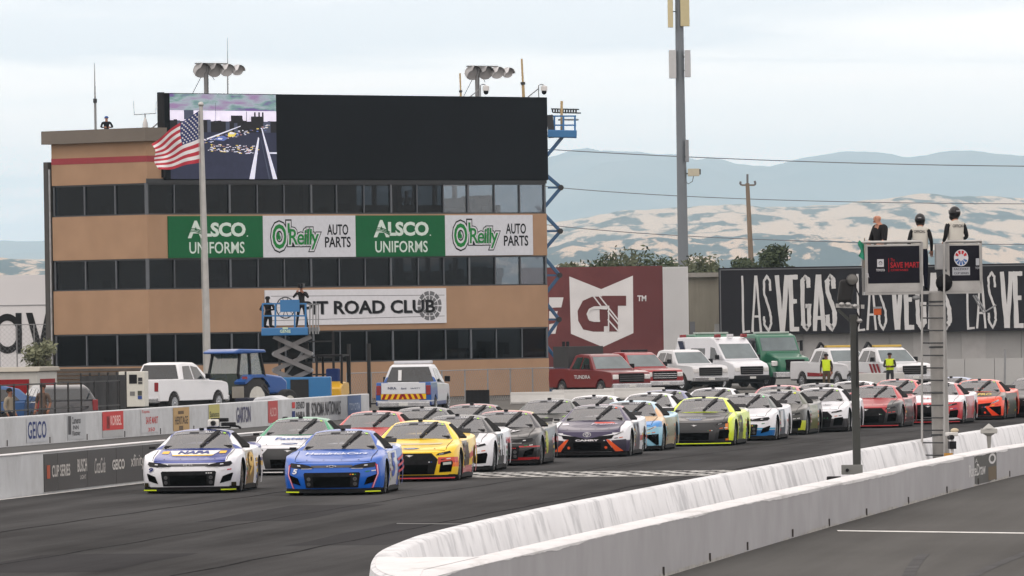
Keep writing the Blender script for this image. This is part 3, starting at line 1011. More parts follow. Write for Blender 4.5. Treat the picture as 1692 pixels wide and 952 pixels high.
def wheel(parent, x, y, r=0.345, w=0.30, rimr=0.235, rimm=None, tyrem=None, n=22):
    s = 1 if x > 0 else -1
    m = MB()
    m.lathe([(rimr * .9, -w / 2), (r * .93, -w / 2), (r, -w / 2 + .04), (r, w / 2 - .04), (r * .93, w / 2), (rimr * .9, w / 2 )], (0, 0, 0), 'x', n)
    o = m.build('wheel', tyrem or RUB(), parent, smooth=40, loc=(x, y, r))
    m = MB()
    x0 = s * (w / 2 - .012)
    m.lathe([(rimr, x0 - s * .02), (rimr, x0 + s * .024), (rimr * .86, x0 + s * .020), (rimr * .3, x0 + s * .014), (rimr * .2, x0 + s * .03)], (0, 0, 0), 'x', 16)
    for k in range(10):
        a = k * math.pi / 5
        m.obox((x0 + s * .012, math.cos(a) * rimr * .58, math.sin(a) * rimr * .58), (.012, 0, 0), (0, math.cos(a) * rimr * .34, math.sin(a) * rimr * .34), (0, -math.sin(a) * .022, math.cos(a) * .022))
    m.build('rim', rimm or mat('dark_rim', (0.05, 0.05, 0.052), 0.35, metal=0.5), o, smooth=40)
    return o
def livery(name, base, layers):
    """painted bodywork: layers = (colour, [(ax, ay, az, d) ...]) where ax*|x| + ay*y + az*z > d holds for all"""
    m, t, b = nodes_of(name)
    b.inputs['Roughness'].default_value = 0.35
    b.inputs['Specular IOR Level'].default_value = 0.3
    b.inputs['Coat Weight'].default_value = 0.35
    b.inputs['Coat Roughness'].default_value = 0.04
    tcn = t.nodes.new('ShaderNodeTexCoord')
    ab = t.nodes.new('ShaderNodeVectorMath'); ab.operation = 'ABSOLUTE'
    t.links.new(tcn.outputs['Object'], ab.inputs[0])
    nzn = t.nodes.new('ShaderNodeTexNoise'); nzn.inputs['Scale'].default_value = 5.0
    t.links.new(tcn.outputs['Object'], nzn.inputs['Vector'])
    rr = t.nodes.new('ShaderNodeMapRange'); rr.inputs[3].default_value = 0.90; rr.inputs[4].default_value = 1.06
    t.links.new(nzn.outputs['Fac'], rr.inputs[0])
    rgb = t.nodes.new('ShaderNodeRGB'); rgb.outputs[0].default_value = disp(base) + (1,)
    out = rgb.outputs[0]
    for col, conds in layers:
        f = None
        for ax_, ay_, az_, d_ in conds:
            dt = t.nodes.new('ShaderNodeVectorMath'); dt.operation = 'DOT_PRODUCT'
            t.links.new(ab.outputs[0], dt.inputs[0]); dt.inputs[1].default_value = (ax_, ay_, az_)
            ma = t.nodes.new('ShaderNodeMath'); ma.operation = 'MULTIPLY_ADD'; ma.use_clamp = True
            t.links.new(dt.outputs['Value'], ma.inputs[0]); ma.inputs[1].default_value = 120; ma.inputs[2].default_value = -120 * d_
            if f is None: f = ma.outputs[0]
            else:
                mi = t.nodes.new('ShaderNodeMath'); mi.operation = 'MINIMUM'
                t.links.new(f, mi.inputs[0]); t.links.new(ma.outputs[0], mi.inputs[1]); f = mi.outputs[0]
        mxn = t.nodes.new('ShaderNodeMix'); mxn.data_type = 'RGBA'
        t.links.new(f, mxn.inputs[0]); t.links.new(out, mxn.inputs[6]); mxn.inputs[7].default_value = disp(col) + (1,)
        out = mxn.outputs[2]
    mu = t.nodes.new('ShaderNodeMix'); mu.data_type = 'RGBA'; mu.blend_type = 'MULTIPLY'; mu.inputs[0].default_value = 1
    t.links.new(out, mu.inputs[6]); t.links.new(rr.outputs[0], mu.inputs[7])
    t.links.new(mu.outputs[2], b.inputs['Base Color'])
    return m
_body = body_mesh(); _green = greenhouse_mesh()
_body_me = None; _green_me = None
WS = glass('car_windscreen', (.80, .82, .84), .045, (.135, .135, .145), .50)  # grey film colour stands in for the sky reflected in the windscreen
WSH = mat('windscreen_sun_strip', (0.10, 0.105, 0.12), 0.2, var=0.1)
SW = mat('side_window_net', (0.007, 0.007, 0.008), 0.8, var=0.3, scale=20, spec=0.05)
GRILLE = mat('black_grille', (0.009, 0.009, 0.010), 0.7, var=0.4, scale=14, spec=0.1)
MESHB = mat('grille_mesh', (0.003, 0.003, 0.003), 0.9, var=0.4, scale=40, spec=0.0)
GREYD = mat('grey_duct', (0.06, 0.06, 0.065), 0.5, var=0.2)
LAMP = mat('headlamp_decal', (0.009, 0.009, 0.011), 0.3, var=0.2, spec=0.2)
CLEAR = mat('headlamp_reflector', (0.55, 0.56, 0.58), 0.2, var=0.2, metal=0.3)
CHASSIS = mat('underbody', (0.010, 0.010, 0.011), 0.8, var=0.3)
SPLIT = mat('splitter_black', (0.012, 0.012, 0.013), 0.7, var=0.2, spec=0.1)
CABIN = mat('cabin_black', (.02, .02, .021), .8, var=.3, spec=.1); SEATM = mat('seat_dark', (.03, .03, .034), .8, var=.2, spec=.1); CAGE = mat('cage_grey', (.30, .30, .31), .5, var=.1)
SEAM = mat('panel_gap', (.008, .008, .009), .9, var=.2, spec=.05)
DECALC = [(206, 208, 210), (190, 50, 54), (226, 190, 50), (40, 70, 150), (30, 30, 34), (206, 96, 40), (60, 140, 90), (214, 214, 214)]
def mirror(pts): return [(-x, z) for x, z in pts][::-1]
def race_car(kind, loc, rz, label, base, layers, roof, accents, grp='race cars bunched on the track', detail=2):
    """kind: a = slit-eyed coupe, b = wide-mouthed coupe, c = sedan with V nose"""
    global _body_me, _green_me
    root = empty('race_car', loc, rz, label, 'race car', grp)
    A = accents
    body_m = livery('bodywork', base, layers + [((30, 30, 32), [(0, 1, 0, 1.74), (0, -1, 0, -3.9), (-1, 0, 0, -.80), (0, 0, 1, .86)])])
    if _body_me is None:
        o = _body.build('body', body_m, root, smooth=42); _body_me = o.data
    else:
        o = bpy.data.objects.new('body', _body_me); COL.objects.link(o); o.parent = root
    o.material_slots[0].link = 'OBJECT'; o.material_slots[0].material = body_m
    rm = livery('roofskin', roof, A.get('roof_layers', []))
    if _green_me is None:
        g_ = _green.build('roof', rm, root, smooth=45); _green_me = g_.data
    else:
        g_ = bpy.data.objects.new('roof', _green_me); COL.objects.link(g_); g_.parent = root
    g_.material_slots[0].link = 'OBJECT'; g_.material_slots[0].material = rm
    # glass
    m = MB(); m.grid(lambda i, j: green(0.08 + i * 3.48, (j * 2 - 1) * 0.915, 0.005), 12, 12)
    ws = m.build('windscreen', WS, root, smooth=60)
    m = MB(); m.grid(lambda i, j: green(2.48 + i * 1.05, (j * 2 - 1) * 0.905, 0.009), 4, 10); m.build('sun_strip', WSH, ws, smooth=60)
    for s in (-1, 1):
        m = MB(); m.grid(lambda i, j: side_pt((3.5 - 2.3 * j) * (1 - i) + (6.9 + 0.7 * j) * i, 0.10 + 0.76 * j, s, 0.010), 8, 3)
        m.build('side_window', SW, root, smooth=60)
    m = MB()
    m.grid(lambda i, j: green(7.5 + i * 2.2, (j * 2 - 1) * 0.82, 0.006), 6, 6); m.build('rear_window', SW, root, smooth=60)
    # cabin seen through the windscreen
    m = MB(); m.box(-.70, .70, 1.72, 2.25, .88, .955); m.build('dashboard', CABIN, root, bevel=.03)
    m = MB(); m.prism([(2.55, .88), (2.5, 1.12), (2.62, 1.20), (2.75, 1.20), (2.8, .88)], .12, .52); m.prism([(2.6, 1.02), (2.6, 1.2), (2.72, 1.2), (2.72, 1.02)], .16, .48); m.build('seat', SEATM, root, bevel=.03)
    m = MB()
    for s in (-1, 1):
        m.tube([(s * .62, 1.95, .92), (s * .50, 2.38, 1.20), (s * .48, 2.95, 1.22), (s * .60, 3.3, .92)], .024, 6)
        m.tube([(s * .05, 2.0, .92), (s * .10, 2.40, 1.215)], .016, 6)
    m.tube([(-.5, 2.38, 1.20), (.5, 2.38, 1.20)], .022, 6); m.tube([(-.48, 2.95, 1.22), (.48, 2.95, 1.22)], .024, 6); m.tube([(-.48, 2.95, 1.2), (.55, 3.1, .92)], .022, 6)
    m.build('roll_cage', CAGE, root, smooth=50)
    # wiper, roof pod, header block
    m = MB()
    pa, pb = green(0.25, 0.10, 0.03), green(2.95, 0.60, 0.035)
    d = (pb - pa)
    m.bar(pa, pa + d * 0.5, 0.055, 0.03); m.bar(pa + d * 0.30, pb, 0.085, 0.03); m.bar(pa + d * 0.62, pb, 0.105, 0.028)
    m.build('wiper', BLACK(), root, bevel=0.006)
    m = MB(); m.box(-.045, .045, 2.34, 2.5, gZ(4) + .002, gZ(4) + .045); m.build('roof_pod', BLACK(), root, bevel=0.01)
    m = MB(); m.grid(lambda i, j: green(2.58 + i * .30, -.36 + j * .31, 0.014), 2, 3); m.build('header_block', BLACK(), root)
    # underbody, splitter, skirts, spoiler, mirrors
    m = MB(); m.box(-.84, .84, .42, 4.7, .10, .62); m.build('underbody', CHASSIS, root)
    m = MB()
    n = 18
    def sp(i, j, z):
        x = (i * 2 - 1) * 0.965
        return (x, 0.385 * abs(x / .965)**2.6 - 0.085 + j * (0.62 - 0.385 * abs(x / .965)**2.6), z)
    m.grid(lambda i, j: sp(i, j, 0.055), n, 2); m.grid(lambda i, j: sp(i, j, 0.088), n, 2)
    m.grid(lambda i, j: sp(i, 0, 0.055 + 0.033 * j), n, 1)
    m.grid(lambda i, j: nose((i * 2 - 1) * .93, 0.085 + 0.06 * j, -0.02), n, 1)
    m.build('splitter', SPLIT, root)
    if A.get('lip'):
        m = MB()
        for s in (-1, 1):
            x0, x1 = A.get('lip_x', (0.66, 0.95))
            m.grid(lambda i, j: Vector(sp(0.5 + s * (x0 + (x1 - x0) * i) / 0.965 / 2, 0, 0.060 + 0.024 * j)) + Vector((0, -0.006, 0)), 6, 1)
        m.build('splitter_edge', flat(A['lip']), root)
    for s in (-1, 1):
        m = MB(); m.box(.90 if s > 0 else -.99, .99 if s > 0 else -.90, 1.42, 3.4, .05, .155); m.build('side_skirt', SPLIT, root, bevel=0.01)
        m = MB(); m.obox((s * .975, 1.98, .915), (.07, 0, 0), (0, .04, 0), (0, 0, .026)); m.build('mirror', BLACK(), root, bevel=0.012)
    m = MB(); m.prism([(4.72, .975), (4.90, 1.06), (4.915, 1.055), (4.76, .97)], -.86, .86); m.build('spoiler', BLACK(), root)
    for y in WH_Y:
        for s in (-1, 1):
            wheel(root, s * .825, y, WH_R, .30)
    # face
    dk = A.get('dark', GRILLE)
    def part(name, polys, m_, off=0.006, cuts=2, par=None):
        if name == 'grille': cuts, off = 4, 0.009
        if name == 'grille_mesh': cuts, off = 3, 0.014
        if name in ('side_intake', 'upper_slot', 'slash'): cuts = 3
        b = MB()
        for p in polys: put_poly(b, p, nose, off, 0, cuts)
        return b.build(name, m_, par or root, smooth=60)
    if kind == 'a':
        gr = part('grille', [[(-.54, .455), (.54, .455), (.565, .43), (.52, .15), (-.52, .15), (-.565, .43)]], dk, 0.006)
        part('grille_mesh', [[(-.38, .37), (.38, .37), (.36, .165), (-.36, .165)]], MESHB, 0.010, 2, gr)
        for s in (-1, 1):
            for z in (.225, .325): part('duct', [circ(s * .46, z, .04, n=10)], GREYD, 0.010, 0, gr)
            dp = [(.63, .20), (.84, .255), (.885, .405), (.86, .41), (.69, .345)]
            part('side_intake', [dp if s > 0 else mirror(dp)], MESHB, 0.006, 2)
            hp = [(.34, .545), (.46, .598), (.60, .626), (.84, .650), (.868, .60), (.82, .552), (.64, .536)]
            h = part('headlight', [hp if s > 0 else mirror(hp)], LAMP, 0.006, 2)
            rp = [(.63, .580), (.70, .586), (.70, .606), (.64, .604)]
            part('reflector', [rp if s > 0 else mirror(rp)], CLEAR, 0.010, 0, h)
            dr = [(.38, .540), (.62, .536), (.60, .528), (.40, .530)]
            part('running_light', [dr if s > 0 else mirror(dr)], CLEAR, 0.010, 0, h)
        part('upper_slot', [[(-.42, .600), (.42, .600), (.40, .552), (-.40, .552)]], A.get('slot', GREYD), 0.004)
        e_ = MB()
        put_poly(e_, [(-.10, .572), (-.035, .572), (-.035, .558), (.035, .558), (.035, .572), (.10, .572), (.08, .592), (.035, .592), (.035, .602), (-.035, .602), (-.035, .592), (-.09, .592)], nose, 0.013, 0)
        put_poly(e_, [(-.08, .577), (-.025, .577), (-.025, .566), (.025, .566), (.025, .577), (.08, .577), (.065, .587), (.025, .587), (.025, .595), (-.025, .595), (-.025, .587), (-.07, .587)], nose, 0.017, 1)
        e_.build('emblem', [CLEAR, LAMP], root)
    elif kind == 'b':
        gr = part('grille', [[(-.47, .605), (.47, .605), (.60, .47), (.52, .15), (-.52, .15), (-.60, .47)]], dk, 0.006)
        part('grille_mesh', [[(-.40, .36), (.40, .36), (.38, .165), (-.38, .165)]], MESHB, 0.010, 2, gr)
        for s in (-1, 1):
            dp = [(.66, .415), (.88, .44), (.90, .39), (.86, .20), (.62, .19)]
            part('side_intake', [dp if s > 0 else mirror(dp)], A.get('intake', MESHB), 0.006, 2)
            hp = [(.56, .555), (.60, .598), (.84, .650), (.87, .605), (.70, .565)]
            h = part('headlight', [hp if s > 0 else mirror(hp)], LAMP, 0.006, 2)
            for q in range(3):
                rp = [(.625 + q * .03, .565 + q * .006), (.635 + q * .03, .566 + q * .006), (.655 + q * .03, .598 + q * .006), (.645 + q * .03, .596 + q * .006)]
                part('running_light', [rp if s > 0 else mirror(rp)], CLEAR, 0.010, 0, h)
        e_ = MB()
        put_poly(e_, [(-.09, .56), (-.04, .555), (-.02, .53), (0, .535), (.005, .52), (.02, .54), (.04, .545), (.09, .565), (.03, .562), (0, .572), (-.04, .565)], nose, 0.018, 0)
        e_.build('emblem', CLEAR, root)
    else:
        gr = part('grille', [[(-.66, .555), (-.30, .52), (0, .455), (.30, .52), (.66, .555), (.60, .46), (.46, .44), (.66, .14), (-.66, .14), (-.46, .44), (-.60, .46)]], dk, 0.006)
        part('grille_mesh', [[(-.34, .36), (.34, .36), (.34, .175), (-.34, .175)]], MESHB, 0.010, 2, gr)
        for s in (-1, 1):
            sl_ = [(.46, .445), (.55, .425), (.86, .145), (.68, .14)]
            part('slash', [sl_ if s > 0 else mirror(sl_)], flat(A.get('slash', base)), 0.008, 2)
            dp = [(.58, .415), (.93, .44), (.93, .16), (.87, .15)]
            part('side_intake', [dp if s > 0 else mirror(dp)], A.get('intake', MESHB), 0.006, 2)
            hp = [(.50, .515), (.66, .55), (.86, .655), (.875, .61), (.74, .545), (.60, .512)]
            h = part('headlight', [hp if s > 0 else mirror(hp)], A.get('lamp', CLEAR), 0.006, 2)
            rp = [(.60, .528), (.72, .55), (.83, .61), (.80, .61), (.70, .562)]
            part('running_light', [rp if s > 0 else mirror(rp)], LAMP, 0.010, 0, h)
            part('duct', [circ(s * .46, .24, .035, n=10)], flat(A.get('slash', base)), 0.010, 0, gr)
        e_ = MB()
        put_ring(e_, 0, .565, .088, .10, nose, 0.018, 0, ysc=.62)
        put_ring(e_, 0, .578, .05, .06, nose, 0.018, 0, ysc=.45)
        put_ring(e_, 0, .565, .022, .032, nose, 0.019, 0, ysc=1.6)
        e_.build('emblem', CLEAR, root)
    # panel gaps round the hood and doors, hood pins, small sponsor marks
    H2 = lambda x, y, o_: hood(x, y, o_)
    def gap(pts, fn_, off):
        m = MB(); put_stroke(m, pts, .012, fn_, off); m.build('panel_gap', SEAM, root)
    for s in (-1, 1):
        gap([(s * (.76 + .03 * t_), .30 + 1.2 * t_) for t_ in [q / 8 for q in range(9)]], H2, .006)
        S2 = lambda x, y, o_: (s * (cW(x) * (1 + bulge((0.85 - y) / 0.72) - bulge(0)) + o_), x, y)
        for yy in (1.55, 2.95): gap([(yy, .18), (yy, .5), (yy, .82)], S2, .004)
    gap([(x / 6 * .74, .10 + .16 * abs(x / 6) ** 2) for x in range(-6, 7)], H2, .006)
    m = MB()
    for x in (-.52, -.18, .18, .52): put_poly(m, circ(x, .24 + .12 * x * x, .016, .022, 8), H2, .010)
    o_ = m.build('hood_pins', SEAM, root); o_['kind'] = 'stuff'
    rnd = random.Random(label)
    m = MB()
    SD = lambda x, y, o_: (cW(x) * (1 + bulge((0.85 - y) / 0.72) - bulge(0)) + o_, x, y)
    for r_ in range(5):
        for cc in range(2):
            x0 = 1.50 + cc * .20; z0 = .25 + r_ * .095
            if z0 + .07 < .84: put_poly(m, [(x0, z0), (x0 + .16, z0), (x0 + .16, z0 + rnd.uniform(.03, .07)), (x0, z0 + .05)], SD, .004, rnd.randrange(8), 1)
    for r_ in range(4): put_poly(m, [(3.32, .24 + r_ * .12), (3.42, .24 + r_ * .12), (3.42, .31 + r_ * .12), (3.32, .31 + r_ * .12)], SD, .004, rnd.randrange(8), 1)
    for k_ in range(2): put_poly(m, [(.66 + k_ * .11, .455 + k_ * .012), (.74 + k_ * .11, .465 + k_ * .012), (.74 + k_ * .11, .485 + k_ * .012), (.66 + k_ * .11, .475 + k_ * .012)], nose, .012, rnd.randrange(8), 1)
    for k_ in range(3): put_poly(m, [(.36 + k_ * .045, .405), (.39 + k_ * .045, .405), (.39 + k_ * .045, .425), (.36 + k_ * .045, .425)], nose, .018, rnd.randrange(8), 0)
    o_ = m.build('sponsor_decals', [flat(q, .45) for q in DECALC], root); o_['kind'] = 'stuff'
    # lettering on the surfaces: (where, text, box, colour, bold, shear)
    tl = {}
    for where, s, bx, col, bold, sh in A.get('text', []):
        b = MB()
        if where == 'nose': fn_ = nose
        elif where == 'hood': fn_ = lambda x, y, off: hood(x, 0.75 + y, off)
        elif where == 'ws': fn_ = lambda x, y, off: tuple(green(2.50 + y * 0.75, x, off + 0.006))
        elif where == 'side': fn_ = lambda x, y, off: (cW(x) * (1 + bulge((0.85 - y) / 0.72) - bulge(0)) + off + 0.004, x, y)
        put_text(b, s, *bx, fn_, 0.016 if where in ('nose', 'hood') else 0.012, bold, sh)
        b.build('lettering', flat(col, 0.45), root)
    for pi_, (where, pts, col) in enumerate(A.get('poly', [])):
        b = MB()
        off = 0.007 + 0.0012 * pi_ + (0.004 if where == 'nose' else 0)
        if where == 'nose': put_poly(b, pts, nose, off, 0, 3)
        elif where == 'hood': put_poly(b, pts, lambda x, y, o_: hood(x, 0.75 + y, o_), off - 0.002, 0, 2)
        elif where == 'ws': put_poly(b, pts, lambda x, y, o_: tuple(green(2.50 + y * 0.75, x, o_ + 0.006)), off, 0, 1)
        elif where == 'side': put_poly(b, pts, lambda x, y, o_: (cW(x) * (1 + bulge((0.85 - y) / 0.72) - bulge(0)) + o_, x, y), off - 0.002, 0, 2)
        b.build('decal', flat(col, 0.45), root)
    return root

# livery shorthands: hood, fender, nose, flank, lower edge
def HOOD(c, w=0.74, z=0.615): return (c, [(-1, 0, 0, -w), (0, 0, 1, z), (0, -1, 0, -1.75)])
def HOODTOP(c): return (c, [(0, 0, 1, 0.615), (0, -1, 0, -1.75)])
def NOSE(c): return (c, [(0, -1, 0, -0.52), (0, 0, -1, -0.63)])
def NOSELOW(c, z=0.3): return (c, [(0, -1, 0, -0.6), (0, 0, -1, -z)])
def DECK(c): return (c, [(0, 1, 0, 3.9), (0, 0, 1, 0.85)])
def FLANKLOW(c, z=0.4, y=1.4): return (c, [(0, 1, 0, y), (0, 0, -1, -z), (1, 0, 0, .9)])
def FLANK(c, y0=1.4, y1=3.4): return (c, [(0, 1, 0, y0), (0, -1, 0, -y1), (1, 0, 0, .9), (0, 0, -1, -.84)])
W_ = (222, 224, 230)
CARS = []
YEL = (206, 226, 40)
def car(kind, u, s, label, base, layers, roof, **acc):
    CARS.append((kind, u, s, label, base, layers, roof, acc))
NAME = lambda t, c=(205, 207, 212): ('ws', t, (0.18, 0.76, 0.16, 0.84), c, 0.02, 0)
TAG = ('ws', [(.76, .1), (.84, .1), (.84, .8), (.78, .8)], (170, 215, 90))
car('a', 307, 81, 'white race car with blue hood and camera on its roof, leading on the left', W_, [HOOD((30, 58, 156)), DECK((30, 58, 156)), FLANK((156, 126, 70), 1.55, 3.0), (((52, 70, 140)), [(0, 1, 0, 3.2), (0, 0, -1, -.66), (0, 0, 1, .58), (1, 0, 0, .9)]), (((236, 190, 40)), [(0, 1, 0, 3.2), (0, 0, -1, -.58), (0, 0, 1, .48), (1, 0, 0, .9)])], (58, 80, 158), lip=YEL,
    roof_layers=[(W_, [(1, 0, 0, .62), (0, 1, 0, 1.9)])], camera=True,
    text=[('nose', '9', (-.83, -.73, .435, .53), (36, 48, 120), 0.03, 0.2), ('hood', 'NAPA', (-.33, .33, .20, .52), (38, 56, 140), 0.04, 0.15), NAME('ELLIOTT'), ('side', '9', (2.05, 2.9, .3, .8), (214, 176, 90), 0.03, 0.2)],
    poly=[('hood', [(-.42, .12), (.42, .12), (.52, .6), (-.52, .6)], (232, 232, 228)), ('hood', [(-.40, -.03), (.40, -.03), (.44, .12), (-.44, .12)], (232, 186, 60)), ('hood', [(-.66, .25), (-.52, .25), (-.52, .55), (-.66, .55)], (232, 186, 60)), ('hood', [(.52, .25), (.66, .25), (.66, .55), (.52, .55)], (232, 186, 60)), TAG, ('nose', [(.84, .145), (.93, .145), (.93, .22), (.84, .22)], (60, 54, 30)), ('nose', [(-.93, .145), (-.84, .145), (-.84, .22), (-.93, .22)], (60, 54, 30))])
car('a', 544, 83, 'bright blue race car with red side stripes in front, second of the lead pair', (0, 92, 194), [FLANK((206, 208, 214), 1.45, 3.2), DECK((200, 206, 216)), FLANKLOW((50, 80, 170), .38, 3.1)], (40, 92, 186), lip=YEL,
    roof_layers=[((206, 210, 216), [(1, 0, 0, .72), (0, 1, 0, 1.9)])],
    text=[('nose', '5', (-.80, -.69, .43, .53), (230, 232, 236), 0.04, 0.2), ('hood', 'HendrickCars', (-.62, .62, .22, .46), (214, 220, 232), 0.02, 0.1), NAME('LARSON'), ('side', '5', (2.0, 2.8, .32, .8), (40, 80, 180), 0.04, 0.2)],
    poly=[TAG] + [('nose', [(s * x, z) for x, z in ((.84, .62), (.885, .60), (.905, .42), (.80, .14), (.765, .14), (.875, .42))], (206, 66, 92)) for s in (1, -1)] + [('nose', [(s * x, z) for x, z in ((.868, .59), (.88, .59), (.893, .42), (.79, .145), (.782, .145), (.883, .42))], (226, 216, 226)) for s in (1, -1)] + [('side', [(3.25, .62 - k * .12), (4.6, .70 - k * .12), (4.6, .76 - k * .12), (3.25, .67 - k * .12)], (196, 44, 64)) for k in range(3)])
car('b', 472, 73, 'white race car with green roof running behind the two leaders', W_, [], (40, 158, 112), lip=(230, 230, 232), lip_x=(0.1, 0.95), dark=mat('dark_grey_nose', (0.028, 0.029, 0.031), 0.5, var=0.15),
    text=[NAME('BUESCHER'), ('hood', 'Fastenal', (-.42, .5, .2, .48), (70, 100, 170), 0.03, 0.1)], poly=[TAG, ('hood', circ(0.0, -.42, .19, .12, 20), (52, 78, 140)), ('hood', [(-.1, -.44), (.1, -.44), (.1, -.40), (-.1, -.40)], (210, 214, 224))])
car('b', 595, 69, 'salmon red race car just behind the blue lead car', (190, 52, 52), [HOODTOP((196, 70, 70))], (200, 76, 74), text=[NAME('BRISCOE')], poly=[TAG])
car('b', 673, 77, 'yellow race car with red and orange flashes on its nose', (238, 198, 40), [(((206, 60, 44)), [(0, -1, 0, -.6), (0, 0, -1, -.52), (0, 0, 1, .36), (1, 0, 0, .6)]), (((236, 120, 40)), [(0, -1, 0, -1.2), (0, 0, -1, -.40), (0, 0, 1, .30), (1, 0, 0, .82)]), FLANK((120, 86, 40), 1.5, 2.7), (((190, 50, 60)), [(0, 1, 0, 1.4), (0, 0, -1, -.30)]), (((206, 70, 44)), [(0, 1, 0, 2.9), (1, .0, 0, .9), (0, -.14, 1, .0), (0, .14, -1, -.14)])], (238, 204, 50), lip=(200, 62, 74), lip_x=(0.0, .95),
    text=[NAME('MCDOWELL'), ('side', '34', (1.7, 2.8, .3, .8), (60, 40, 24), 0.03, 0.1)], poly=[TAG, ('hood', circ(0.0, -.46, .17, .10, 20), (52, 78, 140)), ('hood', [(-.6, .12), (.6, .12), (.62, .34), (-.62, .34)], (206, 190, 150)), ('hood', [(-.09, -.48), (.09, -.48), (.09, -.44), (-.09, -.44)], (210, 214, 224)), ('nose', [(.70, .40), (.86, .415), (.86, .36), (.70, .345)], (190, 196, 190))])
car('b', 674, 66.5, 'charcoal race car seen between the salmon and yellow cars', (70, 72, 78), [], (88, 90, 96), text=[NAME('CHASTAIN')], poly=[TAG])
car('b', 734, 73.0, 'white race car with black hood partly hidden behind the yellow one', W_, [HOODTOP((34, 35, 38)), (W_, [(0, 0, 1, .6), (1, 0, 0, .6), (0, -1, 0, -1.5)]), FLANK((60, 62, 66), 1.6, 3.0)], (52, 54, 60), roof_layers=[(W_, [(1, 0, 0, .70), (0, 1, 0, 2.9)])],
    text=[NAME('CUSTER'), ('side', '41', (1.75, 2.9, .34, .8), (206, 208, 212), 0.03, 0.1), ('side', 'HAAS', (3.3, 4.2, .6, .74), (196, 50, 60), 0.03, 0.1)], poly=[TAG])
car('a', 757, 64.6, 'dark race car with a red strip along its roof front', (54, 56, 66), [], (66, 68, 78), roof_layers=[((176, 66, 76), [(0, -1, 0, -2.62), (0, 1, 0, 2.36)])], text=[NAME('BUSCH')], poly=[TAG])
car('a', 815, 70.2, 'black race car with yellow and red roof and red nose trim', (40, 41, 44), [(((196, 44, 48)), [(0, -1, 0, -.6), (0, 0, -1, -.47), (0, 0, 1, .43), (1, 0, 0, .55)]), (((186, 40, 44)), [(0, 1, 0, 3.2), (0, 0, -1, -.62), (0, 0, 1, .48)]), FLANK((60, 50, 44), 1.9, 3.0), (((170, 36, 40)), [(0, -1, 0, -.7), (0, 0, -1, -.20)])], (60, 60, 68), roof_layers=[((206, 190, 70), [(0, 1, 0, 2.7)]), ((186, 86, 96), [(0, 1, 0, 2.36), (0, -1, 0, -2.7)])],
    text=[NAME('BOWMAN'), ('side', '48', (1.65, 2.25, .25, .8), (196, 206, 60), 0.03, 0.1), ('hood', 'ally', (-.15, .5, .1, .5), (206, 206, 210), 0.03, 0.1)], poly=[TAG])
car('b', 886, 61.6, 'black race car with thin green hood stripes and dark grey roof', (46, 50, 48), [], (78, 86, 82), text=[NAME('PREECE')], poly=[TAG, ('hood', [(-.1, -.2), (.0, -.2), (.16, .2), (.08, .2)], (150, 206, 70)), ('hood', [(.5, .3), (.58, .3), (.7, .55), (.62, .55)], (150, 206, 70))])
car('c', 967, 66.7, 'purple race car with white fenders and orange slashes, alone in mid field', W_, [HOOD((62, 54, 92), .80, .60), (((62, 54, 92)), [(0, -1, 0, -.35), (-1, 0, 0, -.62), (-.2, 0, 1, .45)]), (((60, 50, 88)), [(0, -1, 0, -.7), (0, 0, -1, -.42), (1, 0, 0, .6)]), FLANK((96, 84, 92), 1.5, 2.9), (((196, 66, 60)), [(0, 1, 0, 2.9), (0, 0, -1, -.5), (0, 0, 1, .36)])], (84, 76, 108), slash=(226, 92, 44), roof_layers=[((206, 110, 130), [(0, 1, 0, 2.75)]), ((210, 212, 218), [(1, 0, 0, .66), (0, 1, 0, 2.3)])], intake=mat('purple_intake', (0.018, 0.014, 0.035), 0.5, var=.2),
    text=[NAME('HAMLIN'), ('nose', 'CAMRY', (-.29, .29, .40, .445), (222, 222, 226), 0.05, 0), ('hood', 'Freight', (.0, .66, .12, .42), (206, 196, 210), 0.02, 0.1), ('side', '11', (1.7, 2.7, .34, .8), (70, 62, 80), 0.03, 0)], poly=[('ws', [(.74, .1), (.84, .1), (.84, .9), (.76, .9)], (222, 96, 66)), ('hood', [(.05, .42), (.6, .42), (.5, .6), (.05, .6)], (206, 76, 60)), ('hood', [(-.72, .1), (-.55, .2), (-.6, .5), (-.74, .5)], (214, 212, 220))])
car('a', 960, 59.6, 'white roofed race car behind the purple one', (190, 192, 198), [], W_, text=[NAME('LAJOIE')], poly=[TAG])
car('c', 1023, 64.2, 'light blue race car with tan hood on the right of the purple one', (142, 196, 220), [HOODTOP((206, 170, 124)), (((62, 140, 210)), [(0, 0, 1, .615), (0, -1, 0, -.75)]), FLANK((150, 152, 126), 1.5, 4.2), FLANKLOW((190, 176, 150), .36, 1.4)], (168, 204, 224), roof_layers=[((214, 172, 130), [(1, 0, 0, .66), (0, 1, 0, 1.6), (0, -1, 0, -2.2)])], slash=(142, 196, 220), text=[NAME('TRUEX'), ('nose', '19', (.78, .88, .36, .44), (40, 50, 60), 0.03, 0)], poly=[TAG])
car('a', 1052, 59.2, 'white roofed race car behind the light blue one', W_, [], W_, text=[NAME('STENHOUSE')], poly=[TAG])
car('b', 1076, 56.2, 'race car with slate blue roof behind two white roofed cars', (90, 96, 140), [], (112, 118, 164), poly=[TAG])
